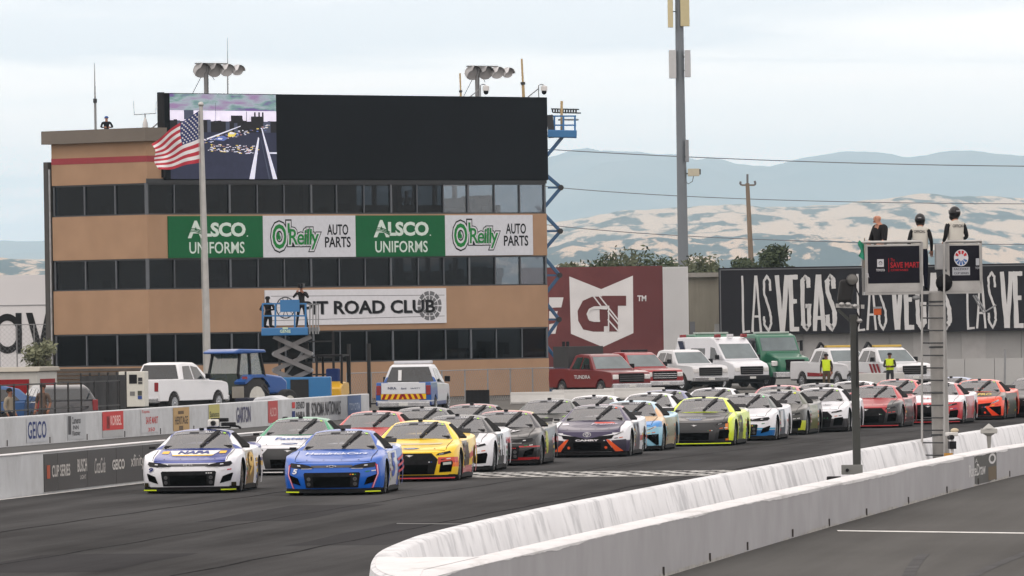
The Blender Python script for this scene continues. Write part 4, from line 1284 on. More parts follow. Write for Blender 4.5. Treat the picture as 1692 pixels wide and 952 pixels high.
car('b', 1144, 62.2, 'black race car with fluorescent yellow roof pillars and trim', (52, 53, 56), [(((212, 234, 40)), [(0, 1, 0, .62), (0, 0, -1, -.84), (1, 0, 0, .93)]), FLANK((112, 128, 50), 1.5, 2.8), (((212, 234, 40)), [(1, 0, 0, .86), (0, 0, 1, .60), (0, 1, 0, .35)]), (((226, 130, 40)), [(1, 0, 0, .80), (-1, 0, 0, -.88), (0, 0, -1, -.64), (0, -1, 0, -.5)]), (((212, 234, 40)), [(1, 0, 0, .88), (0, -1, 0, -.62), (0, 0, -1, -.64)]), DECK((206, 210, 200))], (212, 234, 40), roof_layers=[((70, 74, 60), [(-1, 0, 0, -.42), (0, 1, 0, 2.6)])], lip=(212, 234, 40), lip_x=(.0, .95), dark=mat('dark_grey_nose', (0.028, 0.029, 0.031), 0.5, var=0.15),
    text=[('hood', 'MENARDS', (-.26, .26, -.30, -.16), (190, 200, 212), 0.02, 0), ('side', '12', (1.75, 2.7, .34, .8), (60, 64, 40), 0.03, 0)], poly=[('hood', circ(0.0, -.46, .18, .09, 20), (110, 130, 170)), ('hood', [(-.5, .1), (.6, .1), (.6, .3), (-.5, .3)], (120, 122, 128))])
car('a', 1158, 55.2, 'white race car behind the black and yellow one', W_, [], W_, text=[NAME('CINDRIC')], poly=[TAG])
car('a', 1215, 60.0, 'white race car with blue lower nose beside the black and yellow one', W_, [NOSELOW((30, 110, 180), .30), (((90, 170, 210)), [(0, -1, 0, -.6), (0, 0, -1, -.36), (0, 0, 1, .30)]), FLANK((70, 84, 100), 1.5, 3.0)], (96, 106, 106), roof_layers=[(W_, [(1, 0, 0, .70), (0, 1, 0, 2.9)])], text=[NAME('BYRON'), ('side', '1', (1.8, 2.5, .34, .8), (206, 208, 212), 0.03, 0)], poly=[('ws', [(.74, .0), (.82, .0), (.84, .9), (.76, .9)], (120, 226, 150))])
car('b', 1268, 57.6, 'dark olive race car with yellow side patches', (62, 64, 60), [FLANK((112, 116, 50), 1.6, 3.4), (((196, 206, 50)), [(0, -1, 0, -.6), (0, 0, -1, -.42), (1, 0, 0, .8)])], (98, 104, 88), text=[NAME('GIBBS')], poly=[('ws', [(.70, .0), (.84, .0), (.84, .9), (.74, .9)], (210, 220, 60))])
car('b', 1267, 54.0, 'race car with pink red roof in the second lane', (176, 70, 80), [], (206, 112, 120), poly=[TAG])
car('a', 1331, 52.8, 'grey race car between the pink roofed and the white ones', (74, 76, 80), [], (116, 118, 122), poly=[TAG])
car('b', 1338, 56.6, 'white race car with dark lower nose left of the black post', W_, [(((60, 60, 64)), [(0, -1, 0, -.7), (0, 0, -1, -.40)]), FLANK((120, 122, 128), 1.6, 3.4)], (206, 208, 214), text=[('hood', 'Autotrader', (-.4, .5, .1, .3), (110, 112, 118), 0.02, 0)], poly=[TAG])
car('a', 1390, 51.6, 'white roofed race car behind the black post', (180, 182, 188), [], W_)
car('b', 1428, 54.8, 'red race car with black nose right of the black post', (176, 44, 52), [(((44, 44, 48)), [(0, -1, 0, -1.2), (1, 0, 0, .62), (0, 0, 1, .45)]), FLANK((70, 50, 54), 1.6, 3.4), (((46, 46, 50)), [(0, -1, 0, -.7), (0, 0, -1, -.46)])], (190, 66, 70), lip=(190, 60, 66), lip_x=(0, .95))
car('b', 1464, 51.2, 'light red race car with white hood behind the red and black one', (206, 70, 70), [HOODTOP(W_)], (214, 84, 84), poly=[TAG])
car('b', 1531, 53.4, 'white race car with red nose behind the flag stand pole', W_, [(((196, 44, 56)), [(0, -1, 0, -.75), (0, 0, -1, -.68), (.5, 0, 1, .62)]), FLANK((190, 110, 116), 1.6, 3.6), (((196, 44, 56)), [(0, 1, 0, 2.9), (0, 0, -1, -.62), (0, 0, 1, .25), (1, 0, 0, .9)])], (206, 86, 92), roof_layers=[((226, 222, 226), [(-1, 0, 0, -.52)])], lip=(190, 60, 66), lip_x=(0, .95), text=[('hood', 'SMITH', (-.3, .5, .1, .3), (196, 60, 70), 0.02, 0)])
car('a', 1553, 49.6, 'blue grey race car at the back behind the flag stand pole', (110, 130, 170), [], (140, 160, 196))
car('c', 1601, 51.8, 'orange red race car with black hood at the right end of the pack', (238, 74, 36), [HOODTOP((70, 62, 52)), FLANK((90, 92, 84), 1.5, 4.0), (((238, 74, 36)), [(0, -1, 0, -.55), (0, 0, 1, .55)])], (236, 88, 56), slash=(240, 72, 36), roof_layers=[((206, 208, 204), [(1, 0, 0, .78), (0, 1, 0, 2.9)])], text=[('hood', 'BASS PRO', (-.45, .55, .12, .5), (214, 186, 90), 0.03, 0)], poly=[TAG])
car('b', 1692, 51.4, 'dark grey race car cut by the right edge of the photo', (58, 60, 64), [], (84, 86, 92))
def heading(d): return D2R(4.5 + (d - 168) / 102 * 5.8)
placed = []
for kind, u, s, label, base, layers, roof, acc in CARS:
    y = FPX / s
    while True:                                   # keep clear of cars already standing further forward
        h = heading(y)
        p = at(u, yh(u), y)
        ok = True
        for (qx, qy, qh) in placed:
            dx, dy = p.x - qx, p.y - qy
            lon = dx * math.sin(qh) + dy * math.cos(qh); lat = dx * math.cos(qh) - dy * math.sin(qh)
            if abs(lat) < 2.12 and abs(lon) < 5.15: ok = False
        if ok: break
        y += 0.25
    if abs(y - FPX / s) > 0.3: print('CAR moved', label, round(y - FPX / s, 2))
    placed.append((p.x, y, h))
    c = race_car(kind, (p.x, y, 0.004), -h, label, base, layers, roof, acc)
    if acc.get('camera'):
        cr_ = empty('roof_camera', (p.x + 0.33 + 2.55 * math.sin(h), y + 2.55 * math.cos(h), 1.285), -h, 'white and black television camera fixed on the roof of the leading car', 'camera'); cr_.scale = (1.3, 1.3, 1.3)
        m = MB(); m.box(-.16, .02, -.1, .12, .03, .15); m.build('housing', flat((214, 214, 210), .5), cr_, bevel=.02)
        m = MB(); m.box(-.12, .16, -.02, .1, .11, .17); m.box(.05, .28, -.05, .05, .04, .10); m.build('mount', BLACK(), cr_, bevel=.01)
        m = MB(); m.lathe([(.035, -.14), (.045, -.1), (.045, -.02)], (-.07, 0, .09), 'y', 12); m.build('lens', LAMP, cr_, smooth=40)
        m = MB(); m.box(-.18, .2, -.06, .06, 0, .03); m.tube([(.18, 0, .05), (.32, .02, .03), (.36, .02, .0)], .02, 6); m.build('bracket', BLACK(), cr_)
# ================================================================== BUILDING
TAN = mat('tan_stucco', (0.355, 0.23, 0.148), 0.9, var=0.07, scale=0.8, bump=0.15, spec=0.1, dirt=(0.30, 0.195, 0.125), dirt_scale=0.25, dirt_lo=0.45, dirt_hi=0.8)
TAUPE = mat('taupe_parapet', (0.145, 0.125, 0.105), 0.8, var=0.06, scale=1.0)
MAROON = mat('maroon_stripe', (0.27, 0.035, 0.045), 0.8, var=0.06)
FRAMEM = mat('window_frame_bronze', (0.035, 0.038, 0.042), 0.4, var=0.1, metal=0.3)
MULL = mat('mullion_grey', (0.10, 0.11, 0.125), 0.4, var=0.1, metal=0.3)
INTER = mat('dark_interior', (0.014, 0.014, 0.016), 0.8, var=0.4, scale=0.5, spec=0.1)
BGLASS = glass('tinted_window_glass', (0.28, 0.31, 0.34), 0.005, (0.004, 0.005, 0.006), 0.30)
CLEARG = glass('clear_window_glass', (0.62, 0.67, 0.72), 0.02, (0.01, 0.012, 0.014), 0.18)
SCREENB = mat('led_screen_off', (0.0075, 0.009, 0.0115), 0.7, var=0.15, scale=0.2, spec=0.08)
BD = 389.0
PR = at(906, yh(906), BD); PR.z = 0            # right corner of the long front
fa = math.atan2(14000, 13500)
FD = Vector((math.cos(fa), math.sin(fa), 0))    # along the front, to the right
FN = Vector((FD.y, -FD.x, 0))                   # outward
def plane_hit(u, v, P, n):
    d = ray(u, v)
    return CAM + d * ((P - CAM).dot(n) / d.dot(n))
def front(u, v):
    p = plane_hit(u, v, PR, FN) - PR
    return p.dot(FD), p.z                        # 0 at the right corner, negative to the left
A_L = front(244, 400)[0]
PC = PR + FD * A_L                               # left corner of the front
def left_hit(u, v):
    p = plane_hit(u, v, PC, FD) - PC
    return p.dot(-FN), p.z
B_L = left_hit(87, 400)[0]
def zf(u, v): return front(u, v)[1]
LEVELS = [(zf(905, 353), zf(905, 303)), (zf(905, 471), zf(905, 422)), (zf(905, 592), zf(905, 540))]   # window bands: bottom, top
ZSC0, ZSC1 = zf(600, 297.5), zf(600, 157.5)
ZPAR0, ZPAR1 = left_hit(165, 236)[1], left_hit(165, 214)[1]
bld = empty('control_building', PC, math.atan2(FD.y, FD.x), 'tan four storey trackside building with dark window bands', 'building')
LEN, DEP = -A_L, B_L
# local axes: x along the front from the left corner, y inwards (away from the viewer), z up
def bbox_(name, x0, x1, y0, y1, z0, z1, m, par=None, bevel=0.0):
    return MB().box(x0, x1, y0, y1, z0, z1).build(name, m, par or bld, bevel=bevel)
bands = [(0.0, LEVELS[2][0]), (LEVELS[2][1], LEVELS[1][0]), (LEVELS[1][1], LEVELS[0][0]), (LEVELS[0][1], ZPAR0)]
for z0, z1 in bands:
    w_ = bbox_('wall', 0, LEN, 0, DEP, z0, z1, TAN)
bbox_('parapet', -0.32, 1.0, -0.28, DEP + 0.3, ZPAR0, ZPAR1, TAUPE)
bbox_('roof', 1.0, LEN - 0.1, 0.3, DEP, ZPAR0, ZPAR0 + 0.3, TAUPE)
zs0, zs1 = left_hit(165, 270)[1], left_hit(165, 260)[1]
m = MB(); m.box(-0.012, 1.2, -0.012, DEP, zs0, zs1); m.build('stripe', MAROON, bld)
random.seed(5)
for bi, (z0, z1) in enumerate(LEVELS):
    fl = empty('window_band', (0, 0, 0)); fl.parent = bld
    NF, NL = 15, 3
    xs = [0.06] + [LEN * k / NF + random.uniform(-.05, .05) for k in range(1, NF)] + [LEN - 0.05]
    for k in range(NF):
        MB().box(xs[k] + .03, xs[k + 1] - .03, 0.10, 0.115, z0 + .05, z1 - .05).build('pane', CLEARG if xs[k] > {0: LEN - 6.9, 1: LEN - 4.9, 2: LEN}[bi] else BGLASS, fl)
    for k in range(NF + 1):
        wd = 0.11 if k % 3 == 0 else 0.05
        MB().box(xs[k] - wd / 2, xs[k] + wd / 2, 0.04, 0.16, z0, z1).build('mullion', MULL, fl)
    MB().box(0.1, LEN - .05, 0.03, 0.18, z0, z0 + .06).box(0.1, LEN - .05, 0.03, 0.18, z1 - .07, z1).build('frame', FRAMEM, fl)
    ys = [0.12 + (DEP - .2) * k / NL for k in range(NL + 1)]
    for k in range(NL):
        MB().box(0.10, 0.115, ys[k] + .03, ys[k + 1] - .03, z0 + .05, z1 - .05).build('pane', BGLASS, fl)
    for k in range(1, NL + 1):
        MB().box(0.04, 0.16, ys[k] - .04, ys[k] + .04, z0, z1).build('mullion', MULL, fl)
    MB().box(0.03, 0.18, 0.2, DEP - .05, z0, z0 + .06).box(0.03, 0.18, 0.2, DEP - .05, z1 - .07, z1).build('frame', FRAMEM, fl)
    # inside: back wall (open at the right end of the top floors, where the sky shows through), counters, partitions
    xo = {0: LEN - 6.6, 1: LEN - 4.6, 2: LEN}[bi]
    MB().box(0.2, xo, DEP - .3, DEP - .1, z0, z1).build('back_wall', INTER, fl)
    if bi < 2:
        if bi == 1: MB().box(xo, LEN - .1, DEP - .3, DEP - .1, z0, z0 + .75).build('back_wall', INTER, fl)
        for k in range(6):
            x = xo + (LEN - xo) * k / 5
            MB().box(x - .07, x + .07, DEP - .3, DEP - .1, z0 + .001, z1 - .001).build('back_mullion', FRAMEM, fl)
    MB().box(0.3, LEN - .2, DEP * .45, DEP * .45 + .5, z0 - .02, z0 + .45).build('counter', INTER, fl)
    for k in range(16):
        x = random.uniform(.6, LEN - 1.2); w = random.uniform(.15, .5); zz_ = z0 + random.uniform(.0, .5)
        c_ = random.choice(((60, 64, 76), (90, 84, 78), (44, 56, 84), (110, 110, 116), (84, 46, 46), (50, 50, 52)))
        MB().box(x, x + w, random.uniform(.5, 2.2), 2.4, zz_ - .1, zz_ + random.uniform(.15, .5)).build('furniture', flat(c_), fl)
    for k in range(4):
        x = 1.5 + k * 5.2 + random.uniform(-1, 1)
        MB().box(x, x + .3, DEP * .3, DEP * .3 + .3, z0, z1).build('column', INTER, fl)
MB().box(-0.02, LEN + .02, -.02, .03, LEVELS[0][1] - .01, ZSC0 + .05).build('fascia_strip', FRAMEM, bld)
# dark slatted screen at the foot of the left part
zt_ = left_hit(165, 607)[1]; zb_ = 0
for k in range(9):
    z = 0.1 + k * (zt_ - 0.1) / 9
    MB().box(-0.10, -0.06, -0.1, DEP, z, z + (zt_ - .1) / 9 - .05).build('slat', mat('dark_slats', (0.075, 0.066, 0.058), .8, var=.2), bld)
bbox_('slat_post', -0.06, -0.02, 0, 0.15, 0, zt_, FRAMEM)
# drain pipe and column beyond the left corner
m = MB(); m.box(-.12, .22, DEP + .12, DEP + .40, 0.0, left_hit(85, 268)[1]); m.build('service_column', mat('column_brown', (.05, .047, .044), .7, var=.1), bld)
m = MB(); m.tube([(-.05, DEP + .1, 0.4), (-.05, DEP + .1, left_hit(85, 280)[1])], .05, 8); m.build('drain_pipe', STEEL(), bld)

def F3(x, y, off):     # facade metres -> building space
    return (x, -off, y)
def fx(u, v): return front(u, v)[0] + LEN
# ---- big screen
x0s, x1s = fx(269, 230), LEN + 0.03
scr = empty('video_screen', bld.matrix_basis @ Vector((0, 0, 0)), bld.rotation_euler[2], 'huge black video screen with a lit live picture at its left end', 'screen')
scr.location = PC
MB().box(x0s, x1s, -0.12, 0.25, ZSC0, ZSC1).build('cabinet', SCREENB, scr, bevel=0.02)
MB().box(x0s - .12, x0s - .003, -0.14, 0.2, ZSC0 + .1, ZSC1 + .03).build('end_frame', BLACK(), scr)
xa, xb = fx(277.5, 200), fx(453, 200)
za, zb = ZSC0 + 0.03, ZSC1 - 0.03
pic_m, t, b_ = nodes_of('live_picture_sky')
tcn = t.nodes.new('ShaderNodeTexCoord'); mp = t.nodes.new('ShaderNodeMapping'); mp.inputs['Scale'].default_value = (0.35, 1, 1.6)
t.links.new(tcn.outputs['Object'], mp.inputs[0])
n = t.nodes.new('ShaderNodeTexNoise'); n.inputs['Scale'].default_value = 1.6; n.inputs['Detail'].default_value = 5; t.links.new(mp.outputs[0], n.inputs['Vector'])
r = t.nodes.new('ShaderNodeValToRGB')
for pos, colr in ((0.0, (120, 84, 170)), (0.40, (140, 112, 186)), (0.47, (150, 196, 190)), (0.54, (206, 220, 232)), (0.66, (196, 160, 210))):
    e = r.color_ramp.elements.new(pos); e.color = lin(colr) + (1,)
r.color_ramp.elements.remove(r.color_ramp.elements[-1])
t.links.new(n.outputs['Fac'], r.inputs[0]); t.links.new(r.outputs[0], b_.inputs['Emission Color']); b_.inputs['Emission Strength'].default_value = 0.85
b_.inputs['Base Color'].default_value = (0.02, 0.02, 0.02, 1); b_.inputs['Roughness'].default_value = 0.8
def scol(c, e=0.9):
    return mat('lit_pixels_%d_%d_%d' % c, lin(c), .8, var=.1, scale=4, emit=e)
P = lambda x, y: (xa + (xb - xa) * x, za + (zb - za) * y)
def SP(m, pts, off, mi): put_poly(m, [P(*p) for p in pts], F3, 0.12 + off, mi)
m = MB()
SP(m, [(0, 0), (1, 0), (1, 1), (0, 1)], 0.006, 0)
pic = m.build('live_picture', scol((34, 38, 58)), scr)
m = MB(); SP(m, [(0, .80), (1, .80), (1, 1), (0, 1)], 0.009, 0); m.build('picture_clouds', pic_m, pic)
m = MB(); SP(m, [(0, .68), (1, .68), (1, .805), (0, .805)], 0.011, 0); m.build('picture_haze', scol((206, 202, 220)), pic)
m = MB()
random.seed(11)
def R4(x0, x1, y0, y1): return [(x0, y0), (x1, y0), (x1, y1), (x0, y1)]
cols = [scol((20, 20, 26)), scol((196, 198, 214)), scol((86, 104, 160)), scol((206, 186, 90)), scol((150, 120, 120)), scol((60, 66, 84))]
x = 0
while x < 1:
    w = random.uniform(.02, .05); SP(m, R4(x, min(1, x + w), .55, .67 + random.uniform(.0, .035)), 0.013, random.choice((0, 0, 5))); x += w
SP(m, R4(.13, .22, .70, .81), .014, 5); SP(m, R4(.57, .68, .66, .75), .014, 0); SP(m, R4(.76, .88, .66, .74), .014, 0)
for xx in (.79, .83, .865): SP(m, R4(xx, xx + .015, .74, .79), .014, 0)
SP(m, R4(.715, .72, .6, .80), .014, 0); SP(m, R4(.425, .428, .66, .90), .014, 5)
for k in range(70):
    x = random.uniform(.30, .92); y = .44 + (x - .3) * .28 + random.uniform(-.03, .03)
    SP(m, R4(x, x + random.uniform(.01, .03), y, y + random.uniform(.004, .012)), .015, random.choice((1, 1, 4, 2, 3)))
for k in range(110):
    x = random.uniform(.34, .82); y = .355 + random.uniform(-.035, .06) - (x - .3) * .06
    SP(m, R4(x, x + random.uniform(.008, .03), y, y + .008), .015, random.choice((1, 4, 1, 3)))
SP(m, [(.42, .46), (.50, .45), (.54, .48), (.50, .51), (.44, .50)], .016, 2); SP(m, [(.44, .47), (.48, .465), (.49, .48), (.45, .485)], .017, 1)
SP(m, [(.54, .50), (.60, .50), (.62, .54), (.57, .56), (.54, .54)], .016, 3); SP(m, [(.55, .53), (.60, .53), (.60, .55), (.56, .555)], .017, 1)
SP(m, [(.735, .0), (.785, .0), (.835, .48), (.825, .50)], .016, 1); SP(m, [(.96, .0), (1.0, .0), (.865, .60), (.855, .60)], .016, 1)
SP(m, R4(.93, 1.0, .30, .318), .017, 1); SP(m, [(.92, .0), (.935, .0), (.855, .46), (.85, .46)], .0155, 5)
SP(m, [(.34, .46), (.66, .62), (.66, .63), (.34, .48)], .0145, 1)
o_ = m.build('picture_details', cols, pic); o_['kind'] = 'stuff'

# ---- banners on the spandrels
def banner(name, u0, u1, v0u, v1u, bgc, label, draw, frame=True):
    um = (u0 + u1) / 2
    X0, X1 = fx(u0, (v0u + v1u) / 2), fx(u1, (v0u + v1u) / 2)
    z0, z1 = zf(um, v1u), zf(um, v0u)
    rt = empty(name, PC, bld.rotation_euler[2], label, 'sign')
    MB().box(X0, X1, -0.06, -0.003, z0, z1).build('panel', flat(bgc), rt)
    draw(rt, lambda x, y, off: F3(X0 + (X1 - X0) * x, z0 + (z1 - z0) * y, 0.06 + off))
    return rt
def alsco(rt, fn):
    m = MB()
    put_text(m, 'A', .20, .375, .47, .89, fn, .006, .03)
    put_text(m, 'LSCO', .36, .815, .50, .845, fn, .006, .04, 0, 0, .95)
    put_text(m, '.', .825, .84, .50, .53, fn, .006)
    put_text(m, 'UNIFORMS', .215, .80, .10, .38, fn, .006, .012)
    m.build('lettering', flat((206, 222, 214)), rt)
    m = MB()
    for k in range(3):
        put_stroke(m, [(.16 + .22 * t_, .50 + .13 * math.sin(math.pi * (.15 + t_ * .8)) + k * .035) for t_ in [q / 10 for q in range(11)]], .018, fn, .010)
    m.build('swoosh', flat((30, 108, 66)), rt)
def oreilly(rt, fn):
    for nm, bo, colr, off in (('outline', .13, (24, 26, 30), .006), ('halo', .085, (208, 212, 218), .010), ('lettering', .015, (34, 138, 66), .014)):
        m = MB()
        put_text(m, "O'", .098, .285, .20, .82, fn, off, bo, 0, 0, 1, .015)
        put_text(m, 'Reilly', .275, .60, .18, .68, fn, off, bo, .06, 0, .9, .015)
        m.build(nm, flat(colr), rt)
    m = MB()
    put_text(m, 'AUTO', .69, .92, .53, .79, fn, .006, .02); put_text(m, 'PARTS', .665, .945, .23, .49, fn, .006, .02)
    m.build('slogan', flat((30, 32, 38)), rt)
    m = MB()
    for a_ in (90, 210, 330): put_poly(m, circ(.163 + .013 * math.cos(D2R(a_)), .5 + .05 * math.sin(D2R(a_)), .014, .06, 10), fn, .016)
    m.build('shamrock', flat((34, 138, 66)), rt)
banner('sponsor_banner', 277, 433, 357, 426, (22, 108, 64), 'dark green banner with white lettering behind the flagpole', alsco)
banner('sponsor_banner', 433, 586, 356.5, 425, (206, 210, 218), 'white banner with outlined green lettering between the two green banners', oreilly)
banner('sponsor_banner', 586, 734, 356, 424, (22, 108, 64), 'dark green banner with white lettering between two white banners', alsco)
banner('sponsor_banner', 734, 879, 355.5, 422, (206, 210, 218), 'white banner with outlined green lettering nearest the right building corner', oreilly)
def prc(rt, fn):
    for nm, off, colr, dx in (('letter_shadow', .006, (132, 134, 138), .004), ('lettering', .010, (28, 29, 33), 0)):
        m = MB(); put_text(m, 'TURN 1 PIT ROAD CLUB'[7:], .205 + dx, .935 + dx, .30 - dx * 5, .68 - dx * 5, fn, off, .025); m.build(nm, flat(colr), rt)
    m = MB()
    for r0, r1 in ((.028, .046), (.05, .068)):
        for k in range(12):
            a_ = k * 30
            put_ring(m, .905, .5, r0, r1, fn, .004, 0, a_ + 3, a_ + 27, 5, 6.2)
    m.build('wheel_emblem', flat((120, 122, 126)), rt)
    m = MB()
    put_ring(m, .108, .5, .047, .052, fn, .004, 0, 0, 360, 30, 6.0); put_ring(m, .108, .5, .012, .015, fn, .004, 0, 0, 360, 14, 6.0)
    for k in range(10):
        a_ = D2R(k * 36); put_stroke(m, [(.108 + .013 * math.cos(a_), .5 + .08 * math.sin(a_)), (.108 + .049 * math.cos(a_), .5 + .30 * math.sin(a_))], .004, fn, .004)
    put_stroke(m, [(.03, .83), (.99, .80)], .012, fn, .003); put_stroke(m, [(.03, .14), (.99, .20)], .012, fn, .003)
    m.build('thin_emblem', flat((60, 62, 66)), rt)
banner('club_banner', 437, 736, 478, 536, (214, 216, 222), 'long white banner with big black capitals above the ground floor', prc)

# ---- roof things
def light_rig(u, v, label, w_=82, flip=1):
    """pole with a bar of four shaded floodlights; u, v: foot of the pole at the roof edge"""
    p = plane_hit(u, v, PR + FN * -1.2, FN)
    rt = empty('floodlight_rig', p, bld.rotation_euler[2] * .35, label, 'floodlights', 'floodlight rigs on the roof')
    k = BD / FPX
    h = 44 * k
    m = MB(); m.tube([(0, 0, -1.5), (0, 0, h * .72), (.08, 0, h * .8), (.08, 0, h + .12)], .11, 8); m.build('pole', mat('pole_grey', (.17, .175, .18), .5, var=.1, metal=.3), rt, smooth=40)
    m = MB(); m.bar((-18 * k, 0, h + .12), (36 * k, 0, h + .10), .10, .06); m.build('cross_bar', mat('pole_grey', (.2, .2, .2)), rt)
    SH = mat('floodlight_shade', (.26, .26, .265), .5, var=.15, metal=.3); SH2 = mat('floodlight_shade_pale', (.50, .50, .51), .5, var=.15)
    for i_, dx in enumerate((-8, 14, 34, 52)):
        dx *= k; r_ = (.33, .31, .28, .24)[i_]
        m = MB()
        m.lathe([(r_ * .25, .42), (r_ * .75, .34), (r_, .05), (r_ * 1.03, -.14)], (dx, .1, h - .18), 'y', 16)
        o = m.build('lamp_housing', SH2 if i_ > 1 else SH, rt, smooth=50)
        m = MB(); m.lathe([(r_ * .9, -.12), (r_ * .55, -.09), (r_ * .1, -.085)], (dx, .1, h - .18), 'y', 16); m.build('reflector', mat('lamp_glass_dark', (.12, .12, .125), .2), o, smooth=50)
        m = MB()
        m.grid(lambda i, j: (dx + r_ * 1.12 * math.cos(math.pi * i), .05 - .42 * j, h - .18 + r_ * 1.12 * math.sin(math.pi * i) - .05 - .2 * j * (i > .5)), 10, 3)
        m.build('visor', SH2 if i_ > 1 else SH, o, smooth=60)
    m = MB(); m.tube([(-.1, 0, h * .8), (-.75, 0, -.2)], .014, 5); m.tube([(.15, 0, h * .8), (.38, 0, .6)], .014, 5); m.build('stay_wire', BLACK(), rt)
    return rt
light_rig(341, 155, 'row of four grey floodlights on the roof above the flag')
light_rig(789, 158, 'row of four grey floodlights on the roof at the right of the screen')
def mast(u, v0, v1, r0, r1, label, m_, name='antenna', cat='antenna', dep=1.5, lean=0):
    p = plane_hit(u, v0, PR + FN * -dep, FN); q = plane_hit(u + lean, v1, PR + FN * -dep, FN)
    p.z -= 0.8
    rt = empty(name, p, 0, label, cat)
    d = q - p
    m = MB(); m.tube([(0, 0, 0), d * .55], r0, 8); m.build('lower_mast', m_, rt, smooth=40)
    m = MB(); m.tube([d * .55, d], [r0 * .7, r1], 8); m.build('upper_mast', m_, rt, smooth=40)
    m = MB(); m.tube([d * .52, d * .57], r0 * 1.6, 8); m.build('clamp', FRAMEM, rt)
GREYP = mat('antenna_grey', (.22, .23, .24), .5, var=.1); WOODP = mat('antenna_tan', (.42, .31, .16), .7, var=.15)
mast(158, 212, 104, .055, .012, 'tall thin whip antenna on the left roof next to the man', GREYP, dep=5.2, lean=-2)
mast(376, 155, 62, .03, .008, 'thin whip antenna beside the left floodlights', GREYP, dep=2.0)
mast(762, 158, 121, .05, .04, 'short tan pole antenna left of the right floodlights', WOODP, lean=-2)
mast(866, 158, 97, .07, .045, 'long leaning tan pole antenna near the right roof end', WOODP, lean=-4)
p = plane_hit(240, 210, PR + FN * -3, FN); rt = empty('roof_antenna', p, 0, 'small forked antenna with white dome on the left roof', 'antenna')
m = MB(); m.tube([(0, 0, -.6), (0, 0, .6)], .03, 6); m.tube([(-.5, 0, .55), (.5, 0, .6)], .02, 6); m.tube([(-.48, 0, .55), (-.5, 0, 1.15)], .012, 5); m.tube([(.48, 0, .6), (.5, 0, 1.15)], .012, 5); m.build('fork', GREYP, rt)
m = MB(); m.lathe([(.13, -.1), (.12, .15), (.05, .38), (.02, .42)], (0, 0, 0), 'z', 12); m.build('dome', flat((214, 214, 214)), rt, smooth=40)
m = MB(); m.bar((.25, 0, -.1), (.85, 0, .4), .06); m.build('brace', GREYP, rt)
for u, v, lab in ((803, 150, 'white dome camera hanging beside the right floodlights'), (899, 150, 'white dome camera on a bracket at the right end of the screen')):
    p = plane_hit(u, v, PR + FN * -.2, FN); rt = empty('dome_camera', p, 0, lab, 'camera')
    k = BD / FPX
    m = MB(); m.sphere((0, 0, -.05), .12, (1, 1, 1.1)); m.build('dome', BLACK(), rt, smooth=60)
    m = MB(); m.lathe([(.05, .25), (.15, .2), (.16, .0)], (0, 0, 0), 'z', 12); m.build('cap', flat((214, 214, 214)), rt, smooth=40)
    m = MB(); m.tube([(0, 0, .25), (-.12, 0, .3), (-.25, 0, .25), (-.25, 0, -.7)], .03, 6); m.tube([(-.25, 0, .1), (-.75, 0, -.28)], .03, 6); m.build('bracket', GREYP, rt)

# ------------------------------------------------------------------ blue lift behind the right corner
BLUE = paint((24, 92, 142), .45, name='lift_blue'); BLUE2 = paint((22, 112, 172), .45, name='lift_blue_bright')
ly = 394.5
def L3(u, v, y=ly): return at(u, v, y)
rt = empty('tall_scissor_lift', L3(912, 650) * 1.0, 0, 'tall blue scissor lift rising behind the right corner of the building', 'lift')
rt.location.z = 0; lo = rt.location.copy()
def A_(u, v): return L3(u, v) - lo
zig = [(907, 250), (949, 219)], [(907, 290), (927, 316)], [(927, 316), (905, 345)], [(907, 352), (926, 382)], [(926, 382), (907, 414)], [(907, 428), (926, 455)], [(926, 455), (900, 490)], [(927, 316), (870, 260)], [(926, 382), (880, 330)]
zig = [[(908, 252), (932, 223)], [(886, 275), (927, 310)], [(927, 310), (886, 358)], [(886, 340), (926, 382)], [(926, 382), (886, 428)], [(886, 410), (925, 455)], [(925, 455), (886, 505)], [(886, 480), (924, 528)], [(924, 528), (890, 575)], [(894, 560), (924, 600)], [(886, 275), (908, 252)]]
for a_, b2 in zig:
    m = MB(); m.bar(A_(*a_), A_(*b2), .22, .16); m.build('scissor_arm', BLUE, rt, bevel=.02)
    m = MB(); q0, q1 = A_(*a_), A_(*b2); q0.y += .9; q1.y += .9; m.bar(q0, q1, .22, .16); m.build('scissor_arm', BLUE, rt, bevel=.02)
for u, v in ((927, 310), (926, 382), (925, 455), (924, 528)):
    m = MB(); c_ = A_(u, v); m.tube([c_ - Vector((0, .15, 0)), c_ + Vector((0, 1.05, 0))], .13, 10); m.build('pivot', FRAMEM, rt, smooth=40)
    m = MB(); m.bar(A_(u - 22, v), A_(u, v), .10); m.build('cross_tube', BLUE, rt)
m = MB(); c_ = A_(918, 225); m.bar(A_(905, 221), A_(953, 222), .9, .35); m.build('platform', BLUE2, rt, bevel=.03)
for u in (916, 931, 950):
    m = MB(); m.bar(A_(u, 222), A_(u, 192), .09); m.build('rail_post', BLUE2, rt)
for v in (192, 207):
    m = MB(); m.bar(A_(905, v), A_(952, v), .07); m.build('guard_rail', BLUE2, rt)
m = MB(); m.bar(A_(908, 190), A_(912, 228), .3, .25); m.build('control_box', FRAMEM, rt)
m = MB(); m.box(-.6, 1.2, -.3, 1.5, 0, 1.2); m.build('chassis', BLUE, rt, bevel=.05)
rt = empty('antenna_rack', L3(930, 222, ly + .3), 0, 'tan mast with a rack of small black antennas standing in the blue lift', 'antenna')
lo = rt.location.copy()
def A2(u, v): return L3(u, v, ly + .3) - lo
m = MB(); m.bar(A2(928, 222), A2(928, 167), .12); m.build('mast', WOODP, rt)
